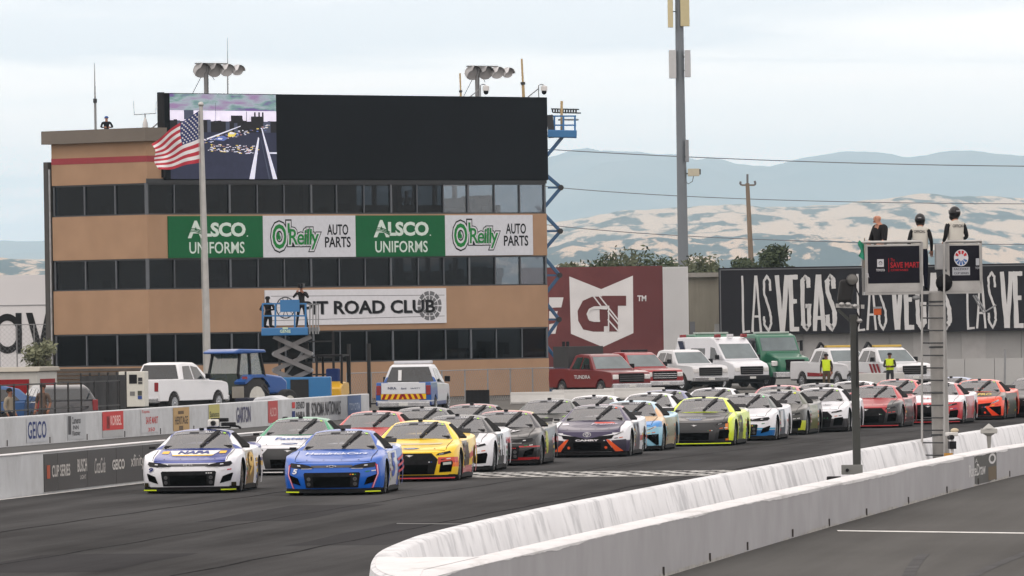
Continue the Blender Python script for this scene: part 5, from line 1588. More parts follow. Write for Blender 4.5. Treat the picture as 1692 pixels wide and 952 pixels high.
for v, a_, b2 in ((180, 910, 957), (186, 914, 960)):
    m = MB(); m.bar(A2(a_, v), A2(b2, v + 1), .06); m.build('cross_bar', FRAMEM, rt)
for k in range(10):
    m = MB(); u = 913 + k * 4.3; m.tube([A2(u, 186), A2(u, 180.5)], .045, 6); m.build('element', BLACK(), rt)
m = MB(); m.bar(A2(922, 198), A2(956, 198), .08); m.build('equipment_tray', GREYP, rt)

# ------------------------------------------------------------------ far walls with murals
WY = 420.0
def wallbox(name, u0, u1, v0, y, label, m_, cat='wall', zb=0.0, t=.3, extra=None):
    um = (u0 + u1) / 2
    p0, p1 = at(u0, yh(um), y), at(u1, yh(um), y)
    zt = at(um, v0, y).z
    rt = empty(name, (p0.x, y, 0), 0, label, cat)
    MB().box(0, p1.x - p0.x, 0, t, zb, zt).build('panel', m_, rt)
    return rt, p1.x - p0.x, zt
REDW = mat('faded_red_wall', (0.115, 0.031, 0.033), .85, var=.08, scale=.4, dirt=(.17, .05, .048), dirt_scale=.2)
rt, W, ZT = wallbox('red_mural_wall', 860, 1096, 441, WY, 'dark red wall painted with a white shield emblem', REDW)
def gw(u, v, off=0):
    p = at(u, v, WY); return p
rx = rt.location.x
fnr = lambda u, v, off: (lambda p: (p.x - rx, -off, p.z))(at(u, v, WY))
m = MB()
k_ = 420 / 1538.0
def cp(x, y): return (880 + x * 0.27308, 420 + y * 0.27308)
def PP(pts): return [cp(*p) for p in pts]
put_poly(m, PP([(222, 135), (415, 212), (607, 130), (610, 478), (425, 562), (232, 482)]), fnr, .006)
put_poly(m, PP([(100, 262), (187, 262), (174, 322), (100, 325)]), fnr, .006); put_poly(m, PP([(100, 345), (152, 345), (140, 395), (100, 395)]), fnr, .006); put_poly(m, PP([(100, 425), (152, 415), (138, 482), (100, 482)]), fnr, .006)
put_text(m, 'TM', *[cp(634, 0)[0], cp(688, 0)[0]], cp(0, 285)[1], cp(0, 250)[1], fnr, .006, .03)
em = m.build('shield', mat('mural_white', (.62, .62, .63), .8, var=.06, scale=1), rt)
m = MB()
put_stroke(m, PP([(420, 285), (365, 287), (325, 305), (302, 350), (305, 395), (325, 430), (370, 440), (432, 440)]), 16, fnr, .010)
put_poly(m, PP([(420, 252), (566, 252), (566, 312), (516, 312), (516, 468), (458, 468), (458, 312), (420, 312)]), fnr, .020)
m.build('emblem_letters', REDW, em)
m = MB(); xa_, xb_ = fnr(*cp(405, 330), 0)[0], fnr(*cp(456, 330), 0)[0]; za_, zb_ = fnr(*cp(430, 436), 0)[2], fnr(*cp(430, 330), 0)[2]
m.box(xa_, xb_, -.016, -.011, za_, zb_); m.build('emblem_bar', REDW, em)
m = MB()
for li_, (a_, b2) in enumerate((((365, 250), (420, 322)), ((400, 250), (520, 400)), ((455, 345), (520, 425)), ((455, 395), (520, 468)), ((460, 312), (460, 470)))):
    put_stroke(m, PP([a_, b2]), 2.2, fnr, .020 + .004 * li_)
put_stroke(m, PP([(452, 330), (375, 326), (345, 335), (332, 362), (345, 395), (370, 404), (408, 404)]), 3.0, fnr, .044)
m.build('emblem_lines', MATS['mural_white'], em)
CORR = mat('white_corrugated', (.56, .57, .58), .6, var=.05, scale=.5)
rt, W, ZT = wallbox('corrugated_wall', 1096, 1138, 441, WY - .05, 'pale corrugated metal wall section beside the red mural', CORR)
for i_ in range(14):
    x = W * (i_ + .5) / 14; MB().box(x - .022, x + .022, -.035, 0, 0, ZT - .02).build('rib', CORR, rt)
BEIGE = mat('weathered_beige', (.30, .285, .235), .8, var=.12, scale=.6, dirt=(.2, .19, .16), dirt_scale=.5, stretch=(2, 1, .3))
rt, W, ZT = wallbox('storage_shed', 1138, 1188, 458, WY + 1.5, 'weathered beige metal shed between the two painted walls', BEIGE, 'shed', t=6)
MB().box(-.1, W, -.35, 6, ZT, ZT + .22).build('roof', mat('shed_roof', (.25, .24, .22), .7, var=.1), rt)
for i_ in range(12): MB().box(W * i_ / 12, W * i_ / 12 + .03, -.03, 0, 0, ZT - .02).build('rib', BEIGE, rt)
MB().box(.05, .3, -.08, -.031, 1.6, 3.2).build('hatch', mat('hatch_grey', (.17, .18, .2), .6), rt)
rt = empty('concrete_wall', (at(1180, 500, WY + .6).x, WY + .6, 0), 0, 'long pale grey wall below the black lettered banner', 'wall')
W = at(1760, 500, WY).x - rt.location.x; ZT = at(1440, 552, WY).z
GREYW = mat('pale_grey_wall', (.33, .335, .335), .85, var=.06, scale=.3, dirt=(.28, .28, .28), dirt_scale=.2)
nseg = 8
for i_ in range(nseg):
    MB().box(W * i_ / nseg + .01, W * (i_ + 1) / nseg - .01, 0, .4, 0, ZT + .6).build('panel', GREYW, rt)
MB().box(0, W, -.02, .42, ZT + .6, ZT + .62).build('coping', GREYW, rt)
for u in (1330, 1510, 1590):
    x = at(u, 580, WY).x - rt.location.x; MB().box(x, x + 1.2, -.03, -.004, .1, 2.6).build('door', mat('wall_door', (.36, .36, .36), .7), rt)
# black banner with the thin and bold capitals
LVB = mat('charcoal_banner', (.022, .022, .026), .8, var=.12, scale=.5, spec=.1)
rt = empty('lettered_banner', (at(1188, 500, WY).x, WY, 0), 0, 'long charcoal banner with repeated thin and bold white capitals', 'banner')
lx = rt.location.x
v0, v1 = 440, 549
def lvf(u, v, off):
    p = at(846, v + math.tan(ROLL) * 0, WY)
    q = at(u, yh(u), WY)
    zz = CAM_H + (yh(1440) - v) / FPX * WY
    return (q.x - lx, -off, zz)
z0, z1 = lvf(1440, 550, 0)[2], lvf(1440, 439, 0)[2]
MB().box(0, at(1770, 500, WY).x - lx, -.06, .2, z0, z1).build('panel', LVB, rt)
m = MB()
tw = at(1770, 500, WY).x - lx
m.box(.05, tw, -.075, -.062, z1 - .12, z1 - .07); m.box(.05, .1, -.075, -.062, z0 + .02, z1 - .07); m.build('border', flat((120, 122, 126)), rt)
def letters(u0, sc):
    """one LAS VEGAS, u0 = left edge; strokes in photo pixels"""
    T, B = 452.5, 545.5
    def U(x): return u0 + x
    L = [[(1.5, T), (1.8, B), (13, B - 1)]]
    A1 = [[(17, B), (23.4, T)], [(24.6, T), (31, B)], [(20, 520), (28.5, 520)]]
    S1 = [[(47.5, 478), (46.5, 460), (42, T + 1), (37, 462), (37.5, 484), (47, 514), (48, 532), (43, B - 1), (37, 534), (36.5, 520)]]
    V = [[(59, T), (65.6, B)], [(67.6, B), (74.3, T)]]
    E = [[(81, T), (82, B)], [(78, T + 3.5), (93, T + 3.5)], [(80, 496), (91, 496)], [(79, B - 3.5), (94, B - 3.5)]]
    G_ = [[(111, 474), (110, 460), (105.5, T + 4), (100.5, 462), (100, 500), (101, 534), (106, B - 4), (111, 534), (111, 504), (105, 504)]]
    A2_ = [[(120, B), (126, T)], [(128.6, T), (134.6, B)], [(122.5, 524), (132, 524)]]
    S2 = [[(152.5, 476), (151.5, 461), (147, T + 4), (141.5, 464), (142, 482), (152.5, 512), (153, 533), (147.5, B - 4), (141.5, 534), (141, 519)]]
    return [(q, 3.6) for q in (L, A1, S1)] + [(V, 7.2), (E, 7.6), (G_, 6.8), (A2_, 7.0), (S2, 7.2)], U
LVW = mat('banner_white', (.52, .525, .53), .8, var=.08, scale=1.5)
random.seed(21)
for u0 in (1226, 1416, 1597):
    ls, U = letters(u0, .855)
    for strokes, wd in ls:
        m = MB(); off = .068
        for st in strokes:
            pts = []
            for i_ in range(len(st) - 1):
                nq = 5
                for k in range(nq):
                    t_ = k / nq
                    pts.append((U(st[i_][0] + (st[i_ + 1][0] - st[i_][0]) * t_) + (random.uniform(-.5, .5)), st[i_][1] + (st[i_ + 1][1] - st[i_][1]) * t_))
            pts.append((U(st[-1][0]), st[-1][1]))
            if min(p[0] for p in pts) > 1765: continue
            wds = [wd *  random.uniform(.86, 1.1) for _ in pts]
            put_stroke(m, pts, wds, lvf, off); off += .004
        if m.v: m.build('letter', LVW, rt)

# white wall with letters on the far left
rt, W, ZT = wallbox('white_mural_wall', -60, 82, 455, 432, 'white wall with huge black letters at the far left', mat('white_wall', (.60, .60, .615), .8, var=.04, scale=.3))
lx2 = rt.location.x
f2 = lambda u, v, off: (at(u, yh(40), 432).x - lx2, -off, CAM_H + (yh(40) - v) / FPX * 432)
m = MB()
put_ring(m, 12, 551, 16, 24.5, f2, .02, 0, 0, 360, 28, 1.35)
put_poly(m, [(26, 584), (36, 584), (36, 517), (26, 517)], f2, .024)
m.build('letter', flat((30, 30, 32)), rt)
m = MB(); put_poly(m, [(43, 517), (54, 517), (66, 562), (76, 517), (86, 517), (70, 584), (60, 584)], f2, .02)
m.build('letter', flat((30, 30, 32)), rt)
z_ = f2(0, 505, 0)[2]
MB().box(0, W, -.03, -.01, z_, z_ + .04).build('seam', flat((150, 152, 156)), rt)

# ------------------------------------------------------------------ poles, wires
ty = 500.0
b0 = at(1131, 640, ty); b0.z = 0
rt = empty('cell_tower', b0, 0, 'tall grey steel mast with panel antennas running off the top of the photo', 'tower')
def T3(u, v): return at(u, v, ty) - b0
m = MB(); tp = T3(1121, -80); m.tube([(0, 0, 0), T3(1129, 440), T3(1124, 150), tp], [.36, .32, .27, .23], 14); m.build('mast', mat('mast_grey', (.15, .17, .19), .5, var=.08, scale=.6, metal=.2), rt, smooth=50)
for i_, (u, v0, v1, w, colr) in enumerate(((1107, -60, 46, 9, (206, 196, 160)), (1131, -60, 44, 15, (200, 190, 152)), (1111, 83, 130, 12, (196, 198, 200)), (1136, 83, 128, 10, (190, 192, 196)), (1135, 231, 268, 6, (150, 154, 158)))):
    m = MB(); a_, b2 = T3(u, v0), T3(u, v1); kx = w * ty / FPX / 2
    m.obox((a_ + b2) / 2 + Vector((0, -.35, 0)), (kx, 0, 0), (0, .14, 0), (0, 0, (a_.z - b2.z) / 2)); pn = m.build('panel_antenna', flat(colr, .5), rt, bevel=.03)
    m = MB(); c_ = (a_ + b2) / 2; zz = [a_.z * .25 + b2.z * .75, a_.z * .75 + b2.z * .25]
    for z in zz: m.bar((c_.x, -.3, z), (T3(1126, 250).x, 0, z), .06)
    m.build('bracket', FRAMEM, pn)
m = MB(); a_ = T3(1146, 285); m.obox(a_, (.34, 0, 0), (0, .3, 0), (0, 0, .22)); o = m.build('equipment_box', flat((196, 190, 170)), rt, bevel=.02)
m = MB(); a_ = T3(1155, 284); m.obox(a_, (.1, 0, 0), (0, .2, 0), (0, 0, .16)); m.tube([T3(1133, 287), T3(1150, 287)], .04); m.tube([T3(1146, 291), T3(1144, 300), T3(1137, 304), T3(1133, 300)], .02); m.build('cable', FRAMEM, rt)
uy = 620.0
b1 = at(1243, 640, uy); b1.z = 0
rt = empty('utility_pole', b1, 0, 'brown wooden utility pole in front of the dark tree', 'pole')
U3 = lambda u, v: at(u, v, uy) - b1
m = MB(); m.tube([(0, 0, 0), U3(1241, 430), U3(1235, 303)], [.22, .2, .15], 10); m.build('post', mat('pole_wood', (.19, .145, .105), .9, var=.2, scale=1, stretch=(3, 3, .2)), rt, smooth=50)
m = MB(); m.bar(U3(1225, 306), U3(1247, 306), .12); m.build('cross_arm', mat('pole_wood2', (.16, .13, .1), .9), rt)
for a_, b2, c_ in (((1225, 306), (1223, 303), (1224, 300)), ((1247, 306), (1248, 303), (1247, 299)), ((1235, 303), (1235, 296), (1235, 288))):
    m = MB(); m.tube([U3(*a_), U3(*b2), U3(*c_)], .09, 6); m.build('insulator', mat('insulator_grey', (.12, .12, .13), .4), rt)
WIRE = mat('wire_grey', (.10, .11, .13), .6)
for i_, (pts, lab) in enumerate(((((890, 246), (1300, 266), (1720, 275)), 'topmost power line crossing in front of the mountains'), (((890, 307), (1240, 329), (1720, 337)), 'power line at the height of the pole top'), (((890, 370), (1235, 395), (1720, 404)), 'lowest power line across the golden hills'))):
    P3 = [at(u, v, uy) for u, v in pts]
    path = []
    for k in range(25):
        t_ = k / 24; path.append(P3[0] * (1 - t_) * (1 - 2 * t_) + P3[1] * 4 * t_ * (1 - t_) + P3[2] * t_ * (2 * t_ - 1))
    m = MB(); m.tube(path, .028 if i_ else .034, 5); setp(m.build('power_line', WIRE), lab, 'wire', 'power lines')
# ================================================================== TREES
LEAF = {}
def leaf_mat(name, c):
    if name not in LEAF: LEAF[name] = mat(name, c, .75, var=.45, scale=.9, spec=.2, detail=6)
    return LEAF[name]
BARK = mat('bark', (.07, .055, .042), .95, var=.3, scale=3)
def tree(name, loc, h, rx, rz_, label, lm, n=5200, trunk=.18, low=.35, seed=1, group=None, leaf=.16):
    rnd = random.Random(seed)
    rt = empty(name, loc, 0, label, 'tree', group)
    m = MB()
    m.tube([(0, 0, 0), (.05, 0, h * .3), (-.05, .05, h * .6), (0, 0, h * .85)], [trunk, trunk * .8, trunk * .5, trunk * .15], 8)
    lobes = []
    for k in range(16):
        a = rnd.uniform(0, 6.283); e_ = rnd.uniform(0, 1)
        rr_ = rnd.uniform(.25, .80) * rx
        z = h * (low + (1 - low) * (.12 + .72 * e_))
        rr_ *= (1.15 - e_ * .7)
        c = Vector((rr_ * math.cos(a), rr_ * math.sin(a), z)); lobes.append((c, rnd.uniform(.26, .46) * rx))
        m.tube([(0, 0, h * rnd.uniform(.2, .5)), c * .6 + Vector((0, 0, h * .12)), c], [trunk * .35, trunk * .2, trunk * .06], 5)
    m.build('trunk', BARK, rt, smooth=60)
    m = MB()
    vs_, fs = [], []
    for q in range(n):
        c, r = lobes[rnd.randrange(len(lobes))]
        d = Vector((rnd.gauss(0, 1), rnd.gauss(0, 1), rnd.gauss(0, 1) * .8)).normalized() * r * (rnd.random() ** .45) * rnd.uniform(.8, 1.15)
        p = c + d
        ax_ = Vector((rnd.gauss(0, 1), rnd.gauss(0, 1), rnd.gauss(0, 1))).normalized()
        bx = ax_.orthogonal().normalized()
        s = leaf * rnd.uniform(.5, 1.25)
        k = len(vs_)
        vs_ += [p - ax_ * s, p + bx * s * .45, p + ax_ * s, p - bx * s * .45]
        fs.append((k, k + 1, k + 2, k + 3))
    m.add(vs_, fs)
    m.build('crown', lm, rt, fix=False)
    return rt
DARKG = leaf_mat('dark_foliage', (.045, .06, .03)); OLIVE = leaf_mat('olive_foliage', (.075, .085, .05)); SAGE = leaf_mat('sage_foliage', (.15, .16, .10))
def g0(u, y): p = at(u, yh(u), y); return Vector((p.x, p.y, 0))
tree('oak_tree', g0(1236, 530), 7.6, 1.6, 1, 'dark round oak left of the wooden pole above the black banner', DARKG, 5200, seed=4, leaf=.17)
tree('oak_tree', g0(1284, 532), 8.6, 2.0, 1, 'dark round oak right of the wooden pole, taller of the pair', DARKG, 5600, seed=9, leaf=.17)
for i_, (u, v, w, lab) in enumerate(((950, 434, 1.1, 'small olive bush top beside the building corner above the red wall'), (985, 428, 1.7, 'olive tree crown second from the building above the red wall'), (1030, 425, 1.8, 'olive tree crown above the shield emblem'), (1078, 427, 1.7, 'olive tree crown just left of the steel mast'), (1155, 427, 1.5, 'olive tree crown above the weathered shed'), (1172, 430, 1.0, 'small dark tree crown at the left end of the black banner'))):
    h = at(u, v, 470).z
    tree('hedge_tree', g0(u, 470 + i_ * 1.5), h * 1.03, w * 1.65, 1, lab, OLIVE if i_ % 2 == 0 else DARKG, 5200, seed=20 + i_, group='tree row behind the red wall', low=.4, leaf=.15)
tree('willow_shrub', g0(64, 330), 3.1, .95, 1, 'pale sage green shrub at the left corner of the building', SAGE, 3600, seed=31, trunk=.08, low=.12, leaf=.10)

# ================================================================== FLAG
fy = 330.0
fb = g0(341.5, fy)
rt = empty('flagpole', fb, 0, 'tall pale metal flagpole in front of the building', 'flagpole')
ftop = at(332, 176, fy) - fb
m = MB(); m.tube([(0, 0, 0), (0.0, 0, 4), (ftop.x, 0, ftop.z)], [.14, .13, .075], 12); m.build('shaft', mat('pole_aluminium', (.40, .40, .39), .4, metal=.5, var=.1), rt, smooth=50)
m = MB(); m.sphere((ftop.x, 0, ftop.z + .08), .11); m.build('finial', mat('pole_aluminium', (.4, .4, .39)), rt, smooth=60)
m = MB(); m.tube([(ftop.x - .1, -.05, ftop.z - .2), (-.14, -.05, 1.2)], .012, 5); m.build('halyard', flat((190, 190, 186)), rt)
flag = empty('flag', at(331, 180, fy), 0, 'american flag with stars and stripes streaming from the flagpole', 'flag')
fo = flag.location.copy()
k = fy / FPX
def fl(s, t):
    """s from hoist to fly, t from top to bottom"""
    topx = -81 * s; topy = 2 + 55 * s ** 1.1
    botx = -59 * s - 12 * s * s; boty = 88 + 12 * s + 2 * s * s
    x = topx * (1 - t) + botx * t; y = topy * (1 - t) + boty * t
    wv = math.sin(s * 9 + t * 2.2) * .22 * s ** .7 + math.sin(s * 19 - t * 5) * .06 * s
    y += math.sin(s * 9.5 + t * 1.5) * 2.6 * s
    x += math.sin(t * 7 + s * 6) * 3.0 * s
    return Vector((x * k, wv, -y * k))
FR, FW, FB = mat('flag_red', (.42, .03, .05), .8, var=.1), mat('flag_white', (.70, .70, .72), .8, var=.05), mat('flag_blue', (.022, .035, .13), .8, var=.1)
for i_ in range(13):
    m = MB()
    s0 = 0.0 if i_ > 6 else 0.42
    m.grid(lambda a, b: fl(s0 + (1 - s0) * a, (i_ + b) / 13), 26, 3)
    m.build('stripe', FR if i_ % 2 == 0 else FW, flag, smooth=80)
m = MB(); m.grid(lambda a, b: fl(.42 * a, 7 / 13 * b), 14, 10); cn = m.build('canton', FB, flag, smooth=80)
m = MB()
for r_ in range(9):
    for c_ in range(6 if r_ % 2 == 0 else 5):
        s = (.5 + c_ + (.5 if r_ % 2 else 0)) / 6 * .42 - .0; t_ = (r_ + .7) / 9.4 * 7 / 13
        p = fl(s, t_) + Vector((0, -.012, 0)); R_ = .048
        pts = [p + Vector((math.sin(q * math.pi / 5) * (R_ if q % 2 == 0 else R_ * .42), 0, math.cos(q * math.pi / 5) * (R_ if q % 2 == 0 else R_ * .42))) for q in range(10)]
        m.add(pts, [tuple(range(10))])
o = m.build('stars', FW, cn); o['kind'] = 'stuff'

# ================================================================== ROAD VEHICLES
VG = mat('vehicle_glass', (.018, .022, .026), .08, var=.2, spec=.7)
VG2 = mat('vehicle_windscreen', (.10, .13, .14), .1, var=.2, scale=1.5, spec=.7)
CHROME = mat('chrome', (.42, .43, .45), .2, metal=.8, var=.15, scale=6)
TAILR = mat('tail_lamp', (.20, .012, .016), .2, var=.1)
HEADL = mat('head_lamp', (.6, .6, .6), .12, var=.15, scale=8)
def arch(yw, r, z0):
    a0 = math.asin(min(1, max(-1, (z0 - .38) / r)))
    pts = []
    for q in range(9):
        a = a0 + (math.pi - 2 * a0) * q / 8
        pts.append((yw + r * math.cos(a), .38 + r * math.sin(a)))
    return pts
def vehicle(style, loc, rz, label, col, name='pickup_truck', cat='pickup', grp=None, two=None, L=5.8, dual=False):
    rt = empty(name, loc, rz, label, cat, grp)
    pm = paint(col, .3) if isinstance(col, tuple) else col
    hw = 1.0
    f, r = .98, L - 1.22
    z0 = .48
    base = [(L - .02, z0)] + arch(r, .47, z0) + arch(f, .47, z0) + [(.04, z0)]
    if style == 'pickup':
        prof = base + [(.0, .75), (.02, 1.02), (.12, 1.13), (.6, 1.19), (1.6, 1.23), (3.98, 1.25), (4.0, 1.30), (L, 1.30), (L + .02, .9)]
        cab = [(1.55, 1.22), (2.25, 1.80), (2.5, 1.90), (3.4, 1.92), (3.78, 1.86), (3.98, 1.24)]
        sidew = [[(1.98, 1.28), (2.36, 1.72), (2.85, 1.78), (2.85, 1.28)], [(2.95, 1.28), (2.95, 1.78), (3.5, 1.77), (3.72, 1.29)]]
    elif style == 'suv':
        L = 4.7; r = L - .9
        base = [(L - .02, z0)] + arch(r, .43, z0) + arch(f, .43, z0) + [(.04, z0)]
        prof = base + [(.0, .7), (.06, .92), (.3, 1.02), (1.2, 1.10), (L - .1, 1.14), (L, .95), (L + .02, .6)]
        cab = [(1.1, 1.08), (1.9, 1.52), (2.3, 1.62), (3.7, 1.63), (4.2, 1.52), (L - .08, 1.13)]
        sidew = [[(1.55, 1.13), (2.0, 1.47), (2.5, 1.54), (2.5, 1.13)], [(2.6, 1.13), (2.6, 1.54), (3.35, 1.54), (3.35, 1.13)], [(3.45, 1.13), (3.45, 1.53), (3.9, 1.49), (4.2, 1.16)]]
    else:
        prof = base + [(.0, .75), (.03, 1.05), (.2, 1.2), (.95, 1.38), (L - .03, 1.40), (L, .9)]
        cab = [(.9, 1.37), (1.75, 2.15), (2.05, 2.38), (2.5, 2.47), (L - .25, 2.47), (L - .03, 1.39)]
        sidew = [[(1.45, 1.42), (1.95, 1.95), (2.35, 2.0), (2.35, 1.42)], [(2.9, 1.35), (2.9, 1.95), (4.3, 1.95), (4.3, 1.35)]]
    zb = min(p[1] for p in cab); zt = max(p[1] for p in cab)
    wide = lambda z: .965 - (.26 if style != 'van' else .10) * ((z - zb) / (zt - zb)) ** 1.1 if z > zb else .965
    sc = lambda y, z: wide(z)
    MB().prism(prof, -hw, hw, top=lambda y, z: .985 - .05 * max(0, (z - .9)) - (.06 * max(0, 1 - y / .6))).build('body', pm, rt, bevel=.045, smooth=35)
    MB().prism(cab, -1, 1, top=sc).build('cab', pm, rt, bevel=.05, smooth=35)
    MB().box(-.8, .8, .25, L - .3, .28, .62).build('underbody', CHASSIS, rt)
    for s in (-1, 1):
        for w_ in sidew:
            m = MB(); put_poly(m, w_, lambda y, z, off: (s * (wide(z) + off), y, z), .008); m.build('side_window', VG, rt)
        for yw in (f, r): wheel(rt, s * .86, yw, .39, .27, .25, rimm=CHROME)
        if style != 'suv' or True:
            m = MB(); m.obox((s * 1.1, cab[0][0] + .48, zb + .16), (.10, 0, 0), (0, .05, 0), (0, 0, .10)); m.build('mirror', BLACK(), rt, bevel=.02)
    def slope(i0, i1, a, w0, w1, nm, m_):
        p, q = cab[i0], cab[i1]
        n_ = Vector((0, -(q[1] - p[1]), q[0] - p[0])).normalized() * .010
        if i0 > 2: n_ = Vector((0, (p[1] - q[1]), q[0] - p[0])).normalized() * .010
        m = MB()
        def fn(i, j):
            t_ = a[0] + (a[1] - a[0]) * j
            y = p[0] + (q[0] - p[0]) * t_; z = p[1] + (q[1] - p[1]) * t_
            return (wide(z) * (w0 + (w1 - w0) * j) * (i * 2 - 1), y + n_.y, z + n_.z)
        m.grid(fn, 4, 2); m.build(nm, m_, rt)
    slope(0, 1, (.10, .98), .90, .92, 'windscreen', VG2)
    if style != 'van': slope(4, 5, (.06, .9), .88, .9, 'rear_window', VG)
    # nose
    m = MB(); m.box(-.60, .60, -.035, .05, .70, 1.08); gr = m.build('grille', GRILLE, rt, bevel=.03)
    for k_ in range(3): MB().box(-.58, .58, -.045, -.036, .77 + k_ * .09, .80 + k_ * .09).build('grille_bar', CHROME if 'chrome' in label else GREYD, gr)
    for s in (-1, 1):
        m = MB(); m.obox((s * .76, .045, .93), (.14, 0, 0), (0, .07, 0), (0, 0, .10)); m.build('headlight', HEADL, rt, bevel=.03)
        m = MB(); m.obox((s * .88, L - .03, 1.02 if style == 'pickup' else 1.0), (.085, 0, 0), (0, .06, 0), (0, 0, .17)); m.build('tail_light', TAILR, rt, bevel=.02)
    MB().box(-.93, .93, -.09, .25, .42, .66).build('front_bumper', CHROME if style == 'pickup' and not two else BLACK(), rt, bevel=.05)
    MB().box(-.93, .93, L - .2, L + .10, .42, .62).build('rear_bumper', CHROME if style == 'pickup' else BLACK(), rt, bevel=.04)
    MB().box(-.16, .16, -.11, -.091, .50, .60).build('number_plate', flat((206, 208, 206)), rt)
    MB().box(-.16, .16, L + .101, L + .115, .48, .59).build('number_plate', flat((206, 208, 206)), rt)
    if style == 'pickup':
        MB().box(-.74, .74, 4.1, L - .1, 1.302, 1.31).build('bed_liner', BLACK(), rt)
    return rt
def far_pt(u, s): return g0(u, FPX / s)
RZ = D2R(27)
v_ = vehicle('pickup', far_pt(1042, 38.8), RZ, 'dark red pickup parked first from the building below the red mural', (120, 28, 36))
m = MB(); put_text(m, 'TUNDRA', 1.9, 3.4, .86, 1.02, lambda x, y, o: (-.985 - o, 3.4 + 1.9 - x, y), .012, .02); m.build('lettering', flat((206, 206, 206)), v_)
MB().box(-.85, .85, 4.2, 5.6, 1.33, 2.25).build('tool_rack', mat('rack_dark', (.03, .03, .032), .7), v_)
v_ = vehicle('pickup', far_pt(1097, 37.6), RZ, 'bright red pickup with chrome grille, second parked from the building', (158, 40, 46))
MB().box(-.6, .6, 2.7, 3.0, 1.93, 2.03).build('light_bar', BLACK(), v_, bevel=.02)
vehicle('pickup', far_pt(1173, 35.6), RZ, 'white pickup parked beside the bright red one', (206, 208, 212))
v_ = vehicle('van', far_pt(1241, 35.2), RZ, 'white ambulance van with red roof lamps in the parked row', (212, 214, 220), 'ambulance_van', 'van', L=6.0)
for x, y in ((-.7, 1.95), (.7, 1.95), (-.7, 5.4), (0, 2.0)): MB().box(x - .13, x + .13, y, y + .22, 2.44, 2.60).build('warning_lamp', TAILR if x else flat((206, 206, 210)), v_, bevel=.02)
m = MB(); put_poly(m, [(4.6, 1.45), (5.1, 1.45), (5.6, 2.3), (5.1, 2.3)], lambda y, z, o: (-.93 - o, y, z), .01); m.build('side_stripe', flat((60, 66, 90)), v_)
def big_truck(loc, rz, label, body=True):
    rt = empty('green_truck', loc, rz, label, 'truck')
    gm = paint((28, 112, 82), .35)
    MB().prism([(.05, .75), (0, 1.15), (.15, 1.45), (1.5, 1.72), (1.5, .75)], -.85, .85, top=lambda y, z: 1 - .12 * max(0, z - 1.1)).build('hood', gm, rt, bevel=.08, smooth=40)
    MB().prism([(1.45, .7), (1.45, 1.70), (1.85, 2.48), (2.2, 2.58), (3.3, 2.58), (3.35, .7)], -1.1, 1.1, top=lambda y, z: 1 - .06 * max(0, z - 1.6)).build('cab', gm, rt, bevel=.06, smooth=40)
    m = MB(); m.grid(lambda i, j: ((i * 2 - 1) * (.96 - .04 * j), 1.49 + .33 * j - .02, 1.78 + .62 * j), 4, 2); m.build('windscreen', VG2, rt)
    for s in (-1, 1):
        m = MB(); put_poly(m, [(1.75, 1.72), (2.0, 2.38), (2.95, 2.40), (2.95, 1.72)], lambda y, z, o: (s * (1.1 * (1 - .06 * max(0, z - 1.6)) + o), y, z), .01); m.build('side_window', VG, rt)
        MB().prism([(.25, .55), (.3, 1.02), (.55, 1.22), (1.2, 1.22), (1.5, .9), (1.5, .55)], s * .8, s * 1.18).build('fender', gm, rt, bevel=.06, smooth=40)
        m = MB(); m.obox((s * .95, .3, 1.18), (.17, 0, 0), (0, .06, .02), (0, 0, .11)); m.build('headlight', HEADL, rt, bevel=.03)
        m = MB(); m.obox((s * 1.3, 1.75, 2.0), (.06, 0, 0), (0, .04, 0), (0, 0, .25)); m.tube([(s * 1.1, 1.8, 2.2), (s * 1.3, 1.75, 2.2)], .02, 5); m.build('mirror', BLACK(), rt)
        wheel(rt, s * .98, .85, .5, .28, .3, rimm=CHROME); wheel(rt, s * .98, 5.6, .5, .4, .3, rimm=CHROME)
    MB().box(-.5, .5, -.03, .1, .85, 1.36).build('grille', GRILLE, rt, bevel=.03)
    MB().box(-1.15, 1.15, -.15, .15, .5, .78).build('bumper', CHROME, rt, bevel=.04)
    MB().box(-1.1, 1.1, 3.4, 8.2, .9, 1.15).build('bed', BLACK(), rt, bevel=.02)
    MB().box(-.45, .45, .5, 8.0, .45, .7).build('frame_rail', CHASSIS, rt)
    MB().box(-.9, .9, 2.2, 2.5, 2.585, 2.68).build('roof_lamp_bar', flat((180, 190, 186)), rt, bevel=.02)
    if body: MB().prism([(3.5, 1.15), (3.5, 2.55), (4.2, 2.75), (8, 2.7), (8.1, 1.15)], -1.15, 1.15).build('tank_body', paint((52, 150, 120), .4), rt, bevel=.08, smooth=40)
    return rt
big_truck(far_pt(1313, 35.0), RZ, 'green heavy truck with a square hood in the parked row', False)
o_ = big_truck(far_pt(1212, 34.2), RZ, 'second green heavy truck mostly hidden behind the ambulance van', False)
